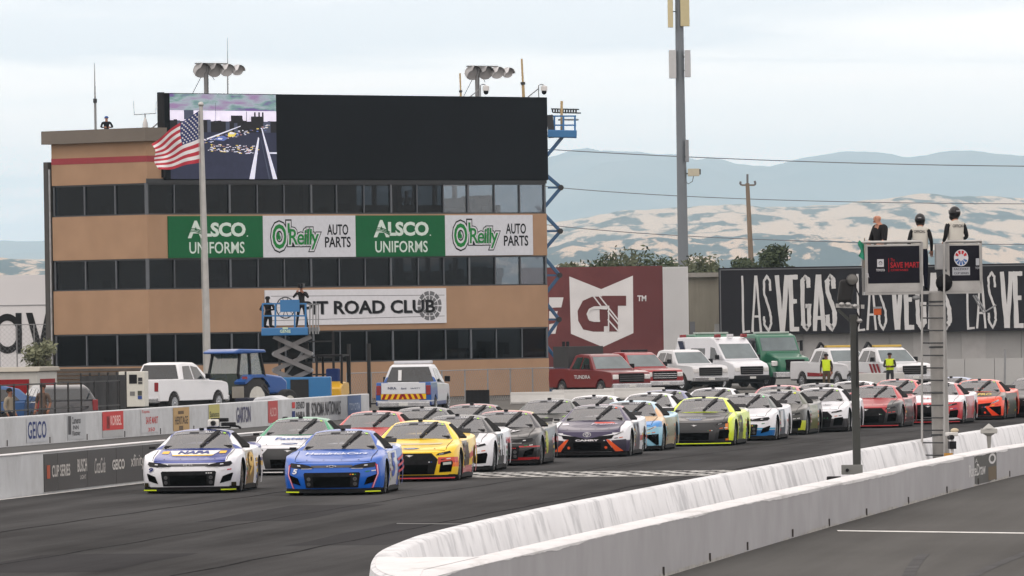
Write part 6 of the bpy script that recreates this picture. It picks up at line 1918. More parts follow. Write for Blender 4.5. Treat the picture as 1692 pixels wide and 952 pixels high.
for u, s, lab in ((1430, 36.2, 'white recovery pickup with red stripes behind the black post'), (1510, 36.6, 'white recovery pickup with red stripes standing right of the black post')):
    v_ = vehicle('pickup', far_pt(u, s), RZ - .04, lab, (208, 210, 214), grp='recovery pickups by the grey wall')
    m = MB()
    for k_ in range(3): put_poly(m, [(1.4 + k_ * .35, .75), (1.6 + k_ * .35, .75), (1.9 + k_ * .35, 1.18), (1.7 + k_ * .35, 1.18)], lambda y, z, o: (-.985 - o, y, z), .015)
    put_poly(m, [(1.6, .62), (4.0, .62), (4.0, .8), (1.6, .74)], lambda y, z, o: (-.985 - o, y, z), .02)
    m.build('side_stripe', flat((150, 40, 48)), v_)
    MB().box(-.7, .7, 2.6, 2.85, 1.93, 2.03).build('light_bar', flat((200, 170, 90)), v_, bevel=.02)
    m = MB(); m.bar((-.7, 4.3, 1.3), (.0, 4.6, 2.15), .1); m.bar((.7, 4.3, 1.3), (.0, 4.6, 2.15), .1); m.build('tow_frame', BLACK(), v_)
# vehicles on the left
v_ = vehicle('pickup', g0(352, 300) + Vector((0, 0, 0)), D2R(180 - 25), 'white crew cab pickup seen from behind next to the blue tractor', (218, 220, 224))
v_.location = g0(340, 303); v_.location.z = .30; v_.scale = (.95, .95, .95)
v_ = vehicle('pickup', (0, 0, 0), D2R(180 - 6.5), 'white and blue safety pickup with hazard stripes seen from behind', livery('safety_truck_paint', (204, 208, 214), [((38, 92, 168), [(0, 1, 0, 3.9), (0, 0, 1, .66), (1, 0, 0, .55)]), ((40, 70, 140), [(0, 1, 0, 1.5), (0, 0, -1, -.62)])]), 'safety_pickup')
pr_ = g0(665, 298); v_.location = (pr_.x + 5.8 * math.sin(D2R(6.5)), pr_.y + 5.8 * math.cos(D2R(6.5)), 0)
RB = lambda x, z, off: (-x, 5.82 + off, z)
m = MB(); put_poly(m, [(-.78, .90), (.78, .90), (.78, 1.28), (-.78, 1.28)], RB, .012); tg = m.build('tailgate_panel', flat((206, 210, 216)), v_)
m = MB(); put_poly(m, [(-.80, .70), (.80, .70), (.80, .89), (-.80, .89)], RB, .014); m.build('hazard_board', flat((222, 180, 40)), v_)
for k_ in range(8):
    x = -.78 + k_ * .2; s_ = 1 if k_ < 4 else -1
    m = MB(); put_poly(m, [(x, .705), (x + .1, .705), (x + .1 + .08 * s_, .885), (x + .08 * s_, .885)], RB, .018); m.build('hazard_stripe', flat((150, 36, 40)), v_)
m = MB(); put_text(m, 'NRA', -.55, -.25, 1.05, 1.14, RB, .02, .02); put_text(m, 'ford', -.08, .1, 1.05, 1.12, RB, .02, .02); put_text(m, 'SAFETY', .25, .6, 1.06, 1.11, RB, .02, .01); m.build('lettering', flat((70, 80, 110)), tg)
m = MB(); put_text(m, '1', -.42, -.30, 1.35, 1.72, lambda x, z, off: (-x, 3.98 - (z - 1.24) * .32 + .05, z), .02, .05); m.build('number', flat((214, 216, 218)), v_)
MB().box(-.68, .68, 2.75, 3.1, 1.93, 2.04).build('light_bar', flat((196, 198, 204)), v_, bevel=.03)
vehicle('suv', g0(50, 266) + Vector((-4.6, -.6, 0)), D2R(-82), 'bright blue hatchback behind the black fence', (32, 88, 148), 'parked_car', 'car')
vehicle('suv', g0(108, 263) + Vector((-.95, 4.5, 0)), D2R(-168), 'dark grey car with red tail lamps behind the black fence', (58, 60, 66), 'parked_car', 'car')
vehicle('suv', g0(74, 300), D2R(20), 'small white car behind the dark grey one', (206, 208, 210), 'parked_car', 'car')

# trailer
rt = empty('trailer', g0(22, 292), D2R(-14), 'red and white box trailer with a pale roof at the left edge', 'trailer')
MB().box(-1.9, 1.15, -1, 1.3, .5, 1.92).build('box', flat((186, 186, 182)), rt, bevel=.04)
MB().box(-1.75, .85, -1.03, -1.004, 1.12, 1.66).build('red_panel', flat((142, 34, 40)), rt)
MB().box(1.154, 1.17, -.7, 1.0, .7, 1.66).build('red_panel', flat((142, 34, 40)), rt)
MB().prism([(-1.1, 1.92), (-.95, 2.08), (1.25, 2.08), (1.4, 1.92)], -2, 1.25).build('roof', flat((170, 166, 156)), rt, bevel=.03)
for x in (-1, .2): wheel(rt, x, -.85, .32, .22, .18)

# tractor
tc_ = g0(458, 309)
rt = empty('tractor', (tc_.x, tc_.y, 0), D2R(180 - 38), 'blue farm tractor with a glazed cab behind the white pickup', 'tractor'); rt.scale = (.87, .87, .87)
TB = paint((26, 84, 160), .35, name='tractor_blue')
MB().prism([(-.1, 1.0), (-.1, 1.55), (.25, 1.75), (1.7, 1.9), (1.7, 1.0)], -.42, .42).build('hood', TB, rt, bevel=.08, smooth=40)
MB().box(-.35, .35, 0, 3.6, .6, 1.05).build('chassis', CHASSIS, rt, bevel=.03)
TG = glass('tractor_glass', (.55, .66, .62), .05, (.10, .14, .13), .45)
cabp = [(1.65, 1.05), (1.8, 1.9), (2.05, 2.75), (3.35, 2.75), (3.55, 1.9), (3.3, 1.05)]
MB().prism(cabp, -.78, .78, top=lambda y, z: 1 - .08 * max(0, z - 1.6)).build('cab_glass', TG, rt)
for s in (-1, 1):
    for a_, b2 in (((1.65, 1.05), (2.05, 2.75)), ((3.55, 1.9), (3.35, 2.75)), ((3.3, 1.05), (3.55, 1.9)), ((2.75, 1.2), (2.75, 2.75))):
        m = MB(); m.bar((s * .80 * (1 - .08 * max(0, a_[1] - 1.6)), a_[0], a_[1]), (s * .80 * (1 - .08 * max(0, b2[1] - 1.6)), b2[0], b2[1]), .09); m.build('cab_pillar', BLACK(), rt)
    MB().prism([(2.1, 1.3), (2.2, 1.62), (2.55, 1.85), (3.2, 1.85), (3.75, 1.55), (3.7, 1.45), (3.2, 1.72), (2.55, 1.72), (2.25, 1.5)], s * .72, s * 1.32).build('fender', TB, rt, smooth=40)
    w_ = wheel(rt, s * 1.05, 2.95, .86, .5, .5, rimm=flat((206, 206, 200)), n=28)
    w2 = wheel(rt, s * .9, .55, .6, .36, .34, rimm=flat((206, 206, 200)), n=24)
    for k_ in range(20):
        a_ = k_ * math.pi / 10
        m = MB(); m.obox((0, math.cos(a_) * .87, math.sin(a_) * .87), (.22, 0, 0), (.0, math.cos(a_) * .03, math.sin(a_) * .03), (.0, -math.sin(a_) * .045, math.cos(a_) * .045)); m.build('lug', RUB(), w_)
    m = MB(); m.obox((s * 1.2, 3.62, 1.72), (.12, 0, 0), (0, .03, 0), (0, 0, .05)); m.build('tail_light', TAILR, rt)
MB().prism([(1.75, 2.75), (1.85, 2.88), (3.5, 2.92), (3.85, 2.82), (3.85, 2.72)], -.86, .86).build('cab_roof', TB, rt, bevel=.05, smooth=40)
MB().box(-.3, .3, 2.5, 3.0, 1.2, 1.9).build('seat', flat((120, 130, 70)), rt, bevel=.05)
m = MB(); m.tube([(.55, 1.3, 1.6), (.55, 1.3, 2.5)], .05, 8); m.build('exhaust', BLACK(), rt)

# ================================================================== scissor lift with cameraman
sy = 318.0
so = g0(480, sy)
rt = empty('scissor_lift', so, 0, 'bright blue scissor lift with raised platform in front of the building', 'lift')
def S3(u, v, dy=0): p = at(u, v, sy + dy) - so; return p
def sbar(nm, a_, b2, w, m_, dy=0, par=None):
    m = MB(); m.bar(S3(*a_, dy), S3(*b2, dy), w); return m.build(nm, m_, par or rt)
p0_, p1_ = S3(432, 556), S3(509, 540)
MB().box(p0_.x, p1_.x, -.1, 1.5, p0_.z + .02, p1_.z - .02).build('platform', BLUE2, rt, bevel=.03)
e0 = S3(527, 552); MB().box(p1_.x, e0.x, .1, 1.4, e0.z + .1, e0.z + .25).build('extension_deck', GREYP, rt)
m = MB(); put_text(m, 'GENIE', p0_.x + .7, p0_.x + 1.1, p0_.z + .12, p0_.z + .24, lambda x, y, o: (x, -.1 - o, y), .01, .03); put_poly(m, [(p0_.x + .8, p0_.z + .26), (p0_.x + 1.0, p0_.z + .26), (p0_.x + 1.0, p0_.z + .33), (p0_.x + .8, p0_.z + .33)], lambda x, y, o: (x, -.1 - o, y), .012); m.build('label', flat((190, 214, 190)), rt)
for dy in (0, 1.35):
    for u in (434, 455, 487, 505): sbar('rail_post', (u, 541), (u, 502), .07, BLUE2, dy)
    for v in (502, 522): sbar('guard_rail', (433, v), (507, v), .055, BLUE2, dy)
    for u in (512, 517, 522, 526): sbar('extension_post', (u, 552), (u, 503), .05, GREYP, dy)
    sbar('extension_rail', (508, 503), (527, 503), .05, GREYP, dy)
MB().box(S3(455, 0).x, S3(487, 0).x, -.06, 0.03, S3(0, 523).z, S3(0, 503).z).build('rail_sign', BLUE2, rt)
ARM = mat('scissor_grey', (.15, .15, .155), .5, var=.15, metal=.3)
zz = [556, 585, 612, 640]
for dy in (.15, 1.1):
    for i_ in range(3):
        sbar('scissor_arm', (452, zz[i_]), (514, zz[i_ + 1]), .17, ARM, dy)
        sbar('scissor_arm', (514, zz[i_]), (452, zz[i_ + 1]), .17, ARM, dy + .1)
for i_ in range(1, 4):
    for u in (452, 514):
        m = MB(); c_ = S3(u, zz[i_], .1); m.tube([c_, c_ + Vector((0, 1.15, 0))], .07, 8); m.build('pivot', GREYP, rt)
MB().box(S3(440, 0).x, S3(537, 0).x, -.1, 1.5, .25, S3(0, 631).z).build('chassis', BLUE2, rt, bevel=.04)
for u0_, u1_, v0_, v1_ in ((466, 500, 575, 600), (460, 506, 606, 632), (470, 496, 556, 572)):
    MB().box(S3(u0_, 0).x, S3(u1_, 0).x, .45, .95, S3(0, v1_).z, S3(0, v0_).z).build('hydraulic_unit', CHASSIS, rt, bevel=.03)
for dy in (.5, .9):
    m = MB(); m.tube([S3(462, 632, dy), S3(502, 580, dy)], .07, 8); m.build('hydraulic_cylinder', GREYP, rt, smooth=50)
MB().box(S3(470, 0).x, S3(500, 0).x, -.13, -.103, .3, S3(0, 635).z).build('battery_door', CHASSIS, rt)
for u in (448, 528): wheel(rt, S3(u, 660).x, -.0, .25, .2, .16).rotation_euler = (0, 0, math.pi / 2)

# forklift
fo_ = g0(548, 330)
rt = empty('forklift', fo_, D2R(-12), 'yellow forklift with a dark mast right of the scissor lift', 'forklift')
YP = paint((206, 160, 30), .4)
MB().prism([(-.9, .35), (-.95, .9), (-.5, 1.15), (.5, 1.1), (.6, .35)], -.55, .55).build('body', YP, rt, bevel=.06, smooth=40)
for x in (-.5, .5):
    m = MB(); m.tube([(x, -.6, 1.0), (x, -.5, 2.1), (x, .5, 2.15), (x, .55, .9)], .05, 8); m.build('overhead_guard', BLACK(), rt)
    m = MB(); m.bar((x * .8 + .9, .7, .1), (x * .8 + .9, .7, 2.6), .12); m.build('mast_rail', CHASSIS, rt)
    m = MB(); m.bar((x * .5 + .95, .75, .25), (x * .5 + 1.9, .75, .25), .1, .05); m.build('fork', CHASSIS, rt)
    wheel(rt, x * 1.05, -.5, .3, .22, .18); wheel(rt, x * 1.05, .4, .33, .25, .18)
MB().box(-.55, .55, -.6, .55, 2.12, 2.2).build('roof', BLACK(), rt)
MB().box(-.25, .25, -.1, .3, 1.1, 1.65).build('seat', flat((36, 60, 120)), rt, bevel=.06)
# dark pallet racks behind the lift
ro_ = g0(505, 345)
rt = empty('pallet_rack', ro_, 0, 'tall dark steel rack standing behind the scissor lift', 'rack')
for x in (-1.1, 0, 1.1):
    for y in (0, 1): m = MB(); m.bar((x, y, 0), (x, y, 3.05), .08); m.build('upright', CHASSIS, rt)
for z in (.6, 1.3, 2.0, 2.65, 3.05):
    m = MB(); m.box(-1.1, 1.1, -.04, 1.04, z, z + .06); m.build('shelf', CHASSIS, rt)
# little utility cart by the wall
rt = empty('utility_cart', g0(432, 297), D2R(70), 'low white and blue utility cart with a steering wheel behind the pit wall', 'cart')
MB().prism([(-.9, .35), (-1.0, .75), (-.5, .92), (.1, .85), (.3, .55), (1.1, .55), (1.1, .35)], -.55, .55).build('body', flat((190, 194, 200), .4), rt, bevel=.08, smooth=40)
MB().box(-.5, .5, .35, .85, .55, .85).build('seat', flat((40, 44, 60)), rt, bevel=.05)
m = MB(); m.tube([(math.cos(a_) * .2, -.1 + math.sin(a_) * .1, 1.12 + math.sin(a_) * .17) for a_ in [q * math.pi / 8 for q in range(17)]], .022, 6, cap=False); m.tube([(0, -.1, 1.12), (0, -.35, .8)], .03, 6); m.build('steering_wheel', BLACK(), rt)
MB().box(-.5, .5, .9, .95, .85, 1.25).build('backboard', flat((150, 146, 136)), rt)
for x in (-.5, .5):
    for y in (-.65, .75): wheel(rt, x, y, .25, .18, .13)
# generator cabinet
go = g0(216, 281)
rt = empty('generator_cabinet', go, D2R(-6), 'white generator cabinet with labels standing behind the pit wall', 'cabinet')
MB().box(-.43, .43, 0, .9, .75, 1.92).build('box', flat((206, 206, 198), .5), rt, bevel=.02)
for x0_, x1_, z0_, z1_, c_ in ((-.08, .18, 1.52, 1.82, (30, 30, 34)), (.22, .36, 1.6, 1.72, (60, 60, 64)), (-.32, -.18, 1.05, 1.25, (120, 120, 110)), (-.06, .10, 1.12, 1.26, (130, 130, 130)), (.2, .34, 1.12, 1.28, (90, 92, 84)), (.2, .34, 1.0, 1.11, (60, 84, 150)), (.22, .36, 1.5, 1.58, (90, 90, 90))):
    MB().box(x0_, x1_, -.012, -.002, z0_, z1_).build('sticker', flat(c_), rt)
MB().box(-.4, .6, .1, .9, .3, .74).build('trailer_frame', CHASSIS, rt)
for x in (-.3, .4): wheel(rt, x, .2, .28, .2, .16)

# ================================================================== fences, barriers, small things
FEN = mat('black_iron', (.012, .012, .013), .6, var=.2)
pa_, pb_ = g0(-25, 251), g0(196, 267)
rt = empty('iron_fence', pa_, 0, 'black iron fence with thin posts behind the left pit wall', 'fence')
n_ = 11
for k_ in range(n_):
    p = (pb_ - pa_) * (k_ / (n_ - 1)); hgt = 1.75
    m = MB(); m.bar(p, p + Vector((0, 0, hgt)), .055); m.build('post', FEN, rt)
for z in (.95, 1.72): m = MB(); m.bar(Vector((0, 0, z)), pb_ - pa_ + Vector((0, 0, z)), .04); m.build('rail', FEN, rt)
rt = empty('scrim_fence', g0(132, 271), 0, 'black cloth scrim on a fence left of the generator', 'fence')
e_ = g0(206, 276) - g0(132, 271)
def scr_(i, j): p = e_ * i; return (p.x, p.y + .06 * math.sin(i * 24), 1.85 * j)
m = MB(); m.grid(scr_, 40, 4); m.build('scrim', mat('black_scrim', (.02, .021, .023), .9, var=.3), rt, smooth=60)
for k_ in range(6): p = e_ * (k_ / 5); m = MB(); m.bar(p + Vector((0, .12, 0)), p + Vector((0, .12, 1.95)), .06); m.build('post', FEN, rt)
wire_m = glass('chain_link', (1, 1, 1), .0, (.12, .12, .12), .22)
def link_fence(u0, y0, u1, y1, h, n, label, zb=0):
    a_, b2 = g0(u0, y0), g0(u1, y1)
    rt = empty('chain_link_fence', a_, 0, label, 'fence')
    d = b2 - a_
    for k_ in range(n + 1): p = d * (k_ / n); m = MB(); m.tube([p + Vector((0, 0, zb)), p + Vector((0, 0, h))], .035, 6); m.build('post', GREYP, rt)
    m = MB(); m.tube([Vector((0, 0, h - .03)), d + Vector((0, 0, h - .03))], .022, 6); m.build('top_rail', GREYP, rt)
    L_ = d.length; m = MB(); dn = d.normalized()
    step = .22; q = -h
    while q < L_:
        for sg in (1, -1):
            s0_, s1_ = max(0, q), min(L_, q + h)
            za, zb_ = (s0_ - q), (s1_ - q)
            if sg < 0: za, zb_ = h - za, h - zb_
            if s1_ > s0_: m.bar(dn * s0_ + Vector((0, 0, za)), dn * s1_ + Vector((0, 0, zb_)), .007)
        q += step
    o = m.build('mesh', mat('wire_mesh', (.25, .26, .27), .5, metal=.4), rt); o['kind'] = 'stuff'
link_fence(572, 352, 915, 370, 1.35, 9, 'chain link fence along the foot of the building')
link_fence(-30, 395, 85, 395, 3.6, 4, 'tall chain link fence in front of the white lettered wall')
BAR = mat('barrier_concrete', (.42, .42, .41), .9, var=.12, scale=1.2, bump=.3)
def barrier(u, s, L_, rz, label, BH=.48):
    o = MB().prism([(-.3, 0), (-.3, .08), (-.12, .35), (-.08, BH), (.08, BH), (.12, .35), (.3, .08), (.3, 0)], -L_ / 2, L_ / 2).build('concrete_block', BAR, None, bevel=.03, loc=g0(u, FPX / s))
    o.rotation_euler = (0, 0, rz)
    setp(o, label, 'barrier', 'concrete blocks in the paddock')
barrier(886, 40.5, 2.2, 0.02, 'pale concrete block right of the dark crate')
barrier(962, 39.5, 2.6, -.03, 'pale concrete block in front of the dark red pickup')
barrier(1046, 39, 2.6, -.03, 'pale concrete block in front of the bright red pickup')
barrier(1450, 36.9, 2.3, .03, 'pale concrete block in front of the recovery pickups', .8)
rt = empty('low_wall', at(1545, 600, 400), 0, 'pale low wall at the right edge behind the last cars', 'wall'); rt.location.z = 0
W = at(1790, 600, 400).x - rt.location.x
for k_ in range(5): MB().box(W * k_ / 5 + .01, W * (k_ + 1) / 5 - .01, 0, .4, 0, 1.25).build('panel', mat('pale_grey_wall2', (.38, .385, .385), .85, var=.06, scale=.4), rt)
o = MB().tube([(0, 0, 0), (.05, 0, 1.75)], .05, 8).build('marker_post', GREYP, None, loc=g0(1658, 385)); setp(o, 'thin grey post near the low wall at the right', 'post')
rt = empty('dark_crate', g0(787, 343), .05, 'black slatted crate standing on the pit apron', 'crate')
for k_ in range(6): MB().box(-.47 + k_ * .158, -.32 + k_ * .158, -.3, -.27, .02, .62).build('plank', BLACK(), rt)
MB().box(-.46, .46, -.265, .5, .0, .6).build('box', BLACK(), rt)
rt = empty('signal_stand', g0(934, 372), 0, 'thin black stand with two small lamps beside the dark red pickup', 'stand')
m = MB(); m.tube([(0, 0, 0), (0, 0, 2.1)], .05, 8); m.build('pole', BLACK(), rt)
for x in (-.09, .09): MB().box(x - .07, x + .07, -.08, .08, 2.1, 2.45).build('lamp', BLACK(), rt, bevel=.02)
# ================================================================== PEOPLE
def person(loc, rz, H, label, cols, pose=None, name='person', group=None, helmet=False, bulk=1.0, hair=None, cap=None, vest=None, extra=None):
    """one continuous skinned body; cols: skin, top, sleeve, legs, shoe. Local front is -y"""
    k = H / 1.75
    P = {
     'pelvis': ((0, 0, .95), .125), 'spine': ((0, .0, 1.14), .122), 'chest': ((0, .01, 1.34), .145), 'neck': ((0, .0, 1.49), .058), 'jaw': ((0, -.03, 1.57), .068), 'head': ((0, -.01, 1.655), .094), 'crown': ((0, .0, 1.71), .07)}
    for s, n in ((-1, 'r'), (1, 'l')):
        P['sh' + n] = ((s * .185, .01, 1.42), .068); P['el' + n] = ((s * .26, .04, 1.14), .047); P['wr' + n] = ((s * .25, -.07, .92), .034)
        P['hip' + n] = ((s * .095, 0, .90), .095); P['kn' + n] = ((s * .11, -.02, .50), .064); P['an' + n] = ((s * .115, .03, .09), .045); P['to' + n] = ((s * .125, -.14, .045), .04)
    for a, q in (pose or {}).items():
        P[a] = (q, P[a][1])
    names = list(P)
    E = [('pelvis', 'spine', 1), ('spine', 'chest', 1), ('chest', 'neck', 1), ('neck', 'jaw', 0), ('jaw', 'head', 0), ('head', 'crown', 0)]
    for n in 'rl':
        E += [('chest', 'sh' + n, 1), ('sh' + n, 'el' + n, 2), ('el' + n, 'wr' + n, 5), ('pelvis', 'hip' + n, 3), ('hip' + n, 'kn' + n, 3), ('kn' + n, 'an' + n, 3), ('an' + n, 'to' + n, 4)]
    me = bpy.data.meshes.new('skeleton')
    me.from_pydata([tuple(c * k for c in P[n][0]) for n in names], [(names.index(a), names.index(b)) for a, b, _ in E], [])
    ob = bpy.data.objects.new('skeleton', me); COL.objects.link(ob)
    sm = ob.modifiers.new('skin', 'SKIN'); sm.use_smooth_shade = True
    for i, n in enumerate(names):
        r = P[n][1] * k * (bulk if n not in ('head', 'jaw', 'crown', 'wrl', 'wrr', 'anl', 'anr', 'tol', 'tor') else 1)
        sv = me.skin_vertices[0].data[i]
        sv.radius = (r, r * (.78 if n in ('chest', 'spine', 'pelvis') else 1))
        sv.use_root = (n == 'pelvis')
    su = ob.modifiers.new('sub', 'SUBSURF'); su.levels = 2; su.render_levels = 2
    bpy.context.view_layer.update()
    body = bpy.data.meshes.new_from_object(ob.evaluated_get(bpy.context.evaluated_depsgraph_get()))
    bpy.data.objects.remove(ob); bpy.data.meshes.remove(me)
    skin, top, sleeve, legs, shoe = [flat(c) for c in cols[:5]]
    fore = flat(cols[5]) if len(cols) > 5 else sleeve
    body.materials.clear()
    for q in (skin, top, sleeve, legs, shoe, fore): body.materials.append(q)
    segs = [(Vector(P[a][0]) * k, Vector(P[b][0]) * k, m_) for a, b, m_ in E]
    for pl in body.polygons:
        c = pl.center; best = None
        for a, b, m_ in segs:
            d = b - a; t = max(0, min(1, (c - a).dot(d) / d.length_squared)); dd = (c - a - d * t).length
            if best is None or dd < best[0]: best = (dd, m_)
        pl.material_index = best[1]; pl.use_smooth = True
    # hands, nose, ears, eyes joined into the same mesh
    mb = MB()
    hd = Vector(P['head'][0]) * k; jw = Vector(P['jaw'][0]) * k
    mb.sphere(hd + Vector((0, -.10, -.03)) * k, .018 * k, (.8, 1, 1.3), 8, 6)
    for s in (-1, 1):
        mb.sphere(hd + Vector((s * .092, .01, -.02)) * k, .022 * k, (.5, .8, 1.3), 8, 6)
        mb.sphere(hd + Vector((s * .036, -.088, .005)) * k, .011 * k, (1, .6, .7), 8, 5, 4)
    mb.box(-.025 * k, .025 * k, jw.y - .085 * k, jw.y - .06 * k, jw.z + .005 * k, jw.z + .014 * k, 4)
    for n, s in (('r', -1), ('l', 1)):
        w = Vector(P['wr' + n][0]) * k; e = Vector(P['el' + n][0]) * k
        d = (w - e).normalized(); sd_ = d.cross(Vector((0, 1, 0.2))).normalized(); up = sd_.cross(d).normalized()
        mb.obox(w + d * .045 * k, d * .048 * k, sd_ * .036 * k, up * .014 * k)
        for f in range(4):
            o = w + d * .09 * k + sd_ * ((f - 1.5) * .019 * k); ln = (.052, .062, .058, .044)[f] * k
            mb.tube([o, o + d * ln * .6, o + d * ln + up * .018 * k], [.0085 * k, .008 * k, .006 * k], 6)
        o = w + d * .03 * k - sd_ * .036 * k * s
        mb.tube([o, o + (d * .03 - sd_ * .022 * s) * k, o + (d * .055 - sd_ * .024 * s) * k], [.011 * k, .009 * k, .007 * k], 6)
    rt = empty(name, loc, rz, label, 'person', group)
    bm = bmesh.new(); bm.from_mesh(body)
    k0 = len(bm.verts)
    vv = [bm.verts.new(v) for v in mb.v]
    for f, mi in zip(mb.f, mb.m):
        try:
            nf = bm.faces.new([vv[i] for i in f]); nf.material_index = mi; nf.smooth = True
        except ValueError: pass
    bm.to_mesh(body); bm.free()
    o = bpy.data.objects.new('body', body); COL.objects.link(o); o.parent = rt
    if helmet:
        m = MB(); m.sphere(hd + Vector((0, 0, .0)), .131 * k, (.94, 1.06, 1.06), 18, 12); m.sphere(jw + Vector((0, -.02, .0)), .105 * k, (1, 1.1, .9), 14, 8)
        h_ = m.build('helmet', mat('helmet_black', (.008, .008, .010), .3, coat=.15, var=.2, spec=.3), rt, smooth=60)
        m = MB(); m.grid(lambda i, j: hd + Vector((math.sin((i - .5) * 2.2) * .128, -math.cos((i - .5) * 2.2) * .143, -.02 + .075 * j)) * k, 10, 3); m.build('visor', mat('visor_smoke', (.03, .03, .035), .08), h_, smooth=60)
        m = MB(); put_text(m, 'SIM', -.04 * k, .04 * k, hd.z + .02 * k, hd.z + .05 * k, lambda x, y, o_: (-x, hd.y + (.142 + o_) * k, y), .004, .02); m.build('helmet_print', flat((180, 180, 184)), h_)
    if hair:
        m = MB(); m.sphere(hd + Vector((0, .018, .022)) * k, .105 * k, (.95, 1.0, .98), 12, 8); m.build('hair', flat(hair), rt, smooth=60)
    if cap:
        m = MB(); m.lathe([(.106 * k, 0), (.10 * k, .05 * k), (.07 * k, .085 * k), (.01 * k, .095 * k)], hd + Vector((0, .0, -.012 * k)), 'z', 14); m.box(-.07 * k, .07 * k, -.19 * k, -.07 * k, hd.z - .010 * k, hd.z + .0 * k); m.build('cap', flat(cap), rt, smooth=50)
    if vest:
        c = Vector(P['chest'][0]) * k; sp = Vector(P['spine'][0]) * k; pv = Vector(P['pelvis'][0]) * k
        m = MB()
        rings = [(c + Vector((0, 0, .10 * k)), .165, .105), (c, .178, .128), (sp, .168, .128), (pv + Vector((0, 0, .02)) * k, .170, .135)]
        m.grid(lambda i, j: rings[round(j * 3)][0] + Vector((math.cos(i * 2 * math.pi) * rings[round(j * 3)][1], math.sin(i * 2 * math.pi) * rings[round(j * 3)][2], 0)) * k * 1.06, 20, 3)
        vv_ = m.build('vest', flat(vest[0]), rt, smooth=70)
        if vest[1]:
            m = MB()
            put_text(m, vest[1], -.13 * k, .13 * k, c.z + .0 * k, c.z + .065 * k, lambda x, y, o_: (-x, c.y + (.140 - 2.0 * x * x / k + o_) * k, y), .012, .02)
            m.build('vest_print', flat((40, 42, 50)), vv_)
    if extra: extra(rt, k, P)
    return rt
KNEEL = {'pelvis': (0, 0, .52), 'spine': (0, 0, .71), 'chest': (0, -.02, .91), 'neck': (0, -.02, 1.06), 'jaw': (0, -.05, 1.14), 'head': (0, -.03, 1.225), 'crown': (0, -.02, 1.28),
 'shr': (-.185, -.01, .99), 'shl': (.185, -.01, .99), 'elr': (-.30, -.10, .76), 'ell': (.30, -.10, .76), 'wrr': (-.14, -.30, .74), 'wrl': (.14, -.30, .74),
 'hipr': (-.095, 0, .47), 'hipl': (.095, 0, .47), 'knr': (-.13, -.10, .09), 'knl': (.13, -.10, .09), 'anr': (-.13, .30, .07), 'anl': (.13, .30, .07), 'tor': (-.13, .44, .05), 'tol': (.13, .44, .05)}
SKIN, SKIN2 = (190, 140, 118), (150, 108, 88)
BLK, DK = (26, 26, 30), (34, 36, 46)

# ================================================================== FLAG STAND
qy = 170.0
qb = g0(1552, qy)
rt = empty('flag_stand', qb, 0, 'raised starter stand with black sponsor panels on a thick steel pole', 'flag stand')
def Q(u, v, dy=0.0): return at(u, v, qy + dy) - qb
ALU = mat('brushed_aluminium', (.36, .36, .355), .38, metal=.7, var=.15, scale=3)
FSB = mat('stand_panel_navy', (.012, .012, .018), .8, var=.15, spec=.1)
m = MB(); m.tube([(0, 0, 0), Q(1548, 483)], .172, 20); m.build('pole', mat('stand_pole_grey', (.27, .265, .255), .5, metal=.35, var=.1, scale=2), rt, smooth=50)
for v in (500, 575, 650, 720):
    m = MB(); c_ = Q(1548 + (v - 483) * .0148, v); m.tube([c_, c_ + Vector((0, 0, .035))], .18, 20); m.build('pole_band', FRAMEM, rt, smooth=50)
fz = Q(1530, 486).z
x0, x1 = Q(1431, 480).x, Q(1621, 480).x
MB().box(x0, x1, -.05, 1.5, fz, fz + .06).build('floor', ALU, rt)
for u0, u1 in ((1433, 1523), (1563, 1619)):
    MB().box(Q(u0, 480).x, Q(u1, 480).x, -.07, -.02, fz + .05, Q(0, 474).z + (.0)).build('kick_plate', ALU, rt)
def spanel(u0, u1, v0, v1, draw):
    X0, X1 = Q(u0, 440).x, Q(u1, 440).x; um = (u0 + u1) / 2
    Z0, Z1 = Q(um, v1).z, Q(um, v0).z
    MB().box(X0, X1, -.06, -.02, Z0, Z1).build('panel_frame', ALU, rt, bevel=.006)
    b_ = .035
    p_ = MB().box(X0 + b_, X1 - b_, -.075, -.062, Z0 + b_, Z1 - b_).build('panel', FSB, rt)
    fn = lambda x, y, o: (X0 + (X1 - X0) * x, -.075 - o, Z0 + (Z1 - Z0) * y)
    draw(p_, fn)
    m = MB(); m.tube([(X0 - .03, -.04, Z1 + .05), (X1 + .02, -.04, Z1 + .05)], .03, 8); m.build('top_rail', ALU, rt)
    for x in (X0, X1): m = MB(); m.bar((x, 0, fz), (x, 0, Z1 + .05), .05); m.build('rail_post', ALU, rt)
    for dy in (1.45,):
        m = MB(); m.tube([(X0, dy, Z1 + .05), (X1, dy, Z1 + .05)], .03, 8); m.build('rear_rail', ALU, rt)
        for x in (X0, X1): m = MB(); m.bar((x, dy, fz), (x, dy, Z1 + .05), .05); m.build('rear_post', ALU, rt)
def pan1(p_, fn):
    m = MB(); put_poly(m, [(.20, .45), (.32, .45), (.32, .64), (.20, .64)], fn, .004); put_text(m, 'TOYOTA', .18, .34, .34, .40, fn, .004, .03); put_text(m, 'TA', .0, .05, .18, .3, fn, .004, .03); m.build('lettering', flat((196, 198, 204)), p_)
    m = MB(); put_ring(m, .26, .545, .028, .034, fn, .007, 0, ysc=1.4); put_ring(m, .26, .56, .014, .02, fn, .007, 0, ysc=1.2); m.build('logo_mark', FSB, p_)
    m = MB(); put_text(m, 'SAVE MART', .44, .97, .42, .56, fn, .004, .02); put_text(m, 'The', .445, .52, .58, .66, fn, .004); put_text(m, 'COMPANIES', .445, .76, .34, .39, fn, .004, .01); put_poly(m, [(.405, .32), (.413, .32), (.413, .66), (.405, .66)], fn, .004); m.build('red_lettering', flat((176, 40, 48)), p_)
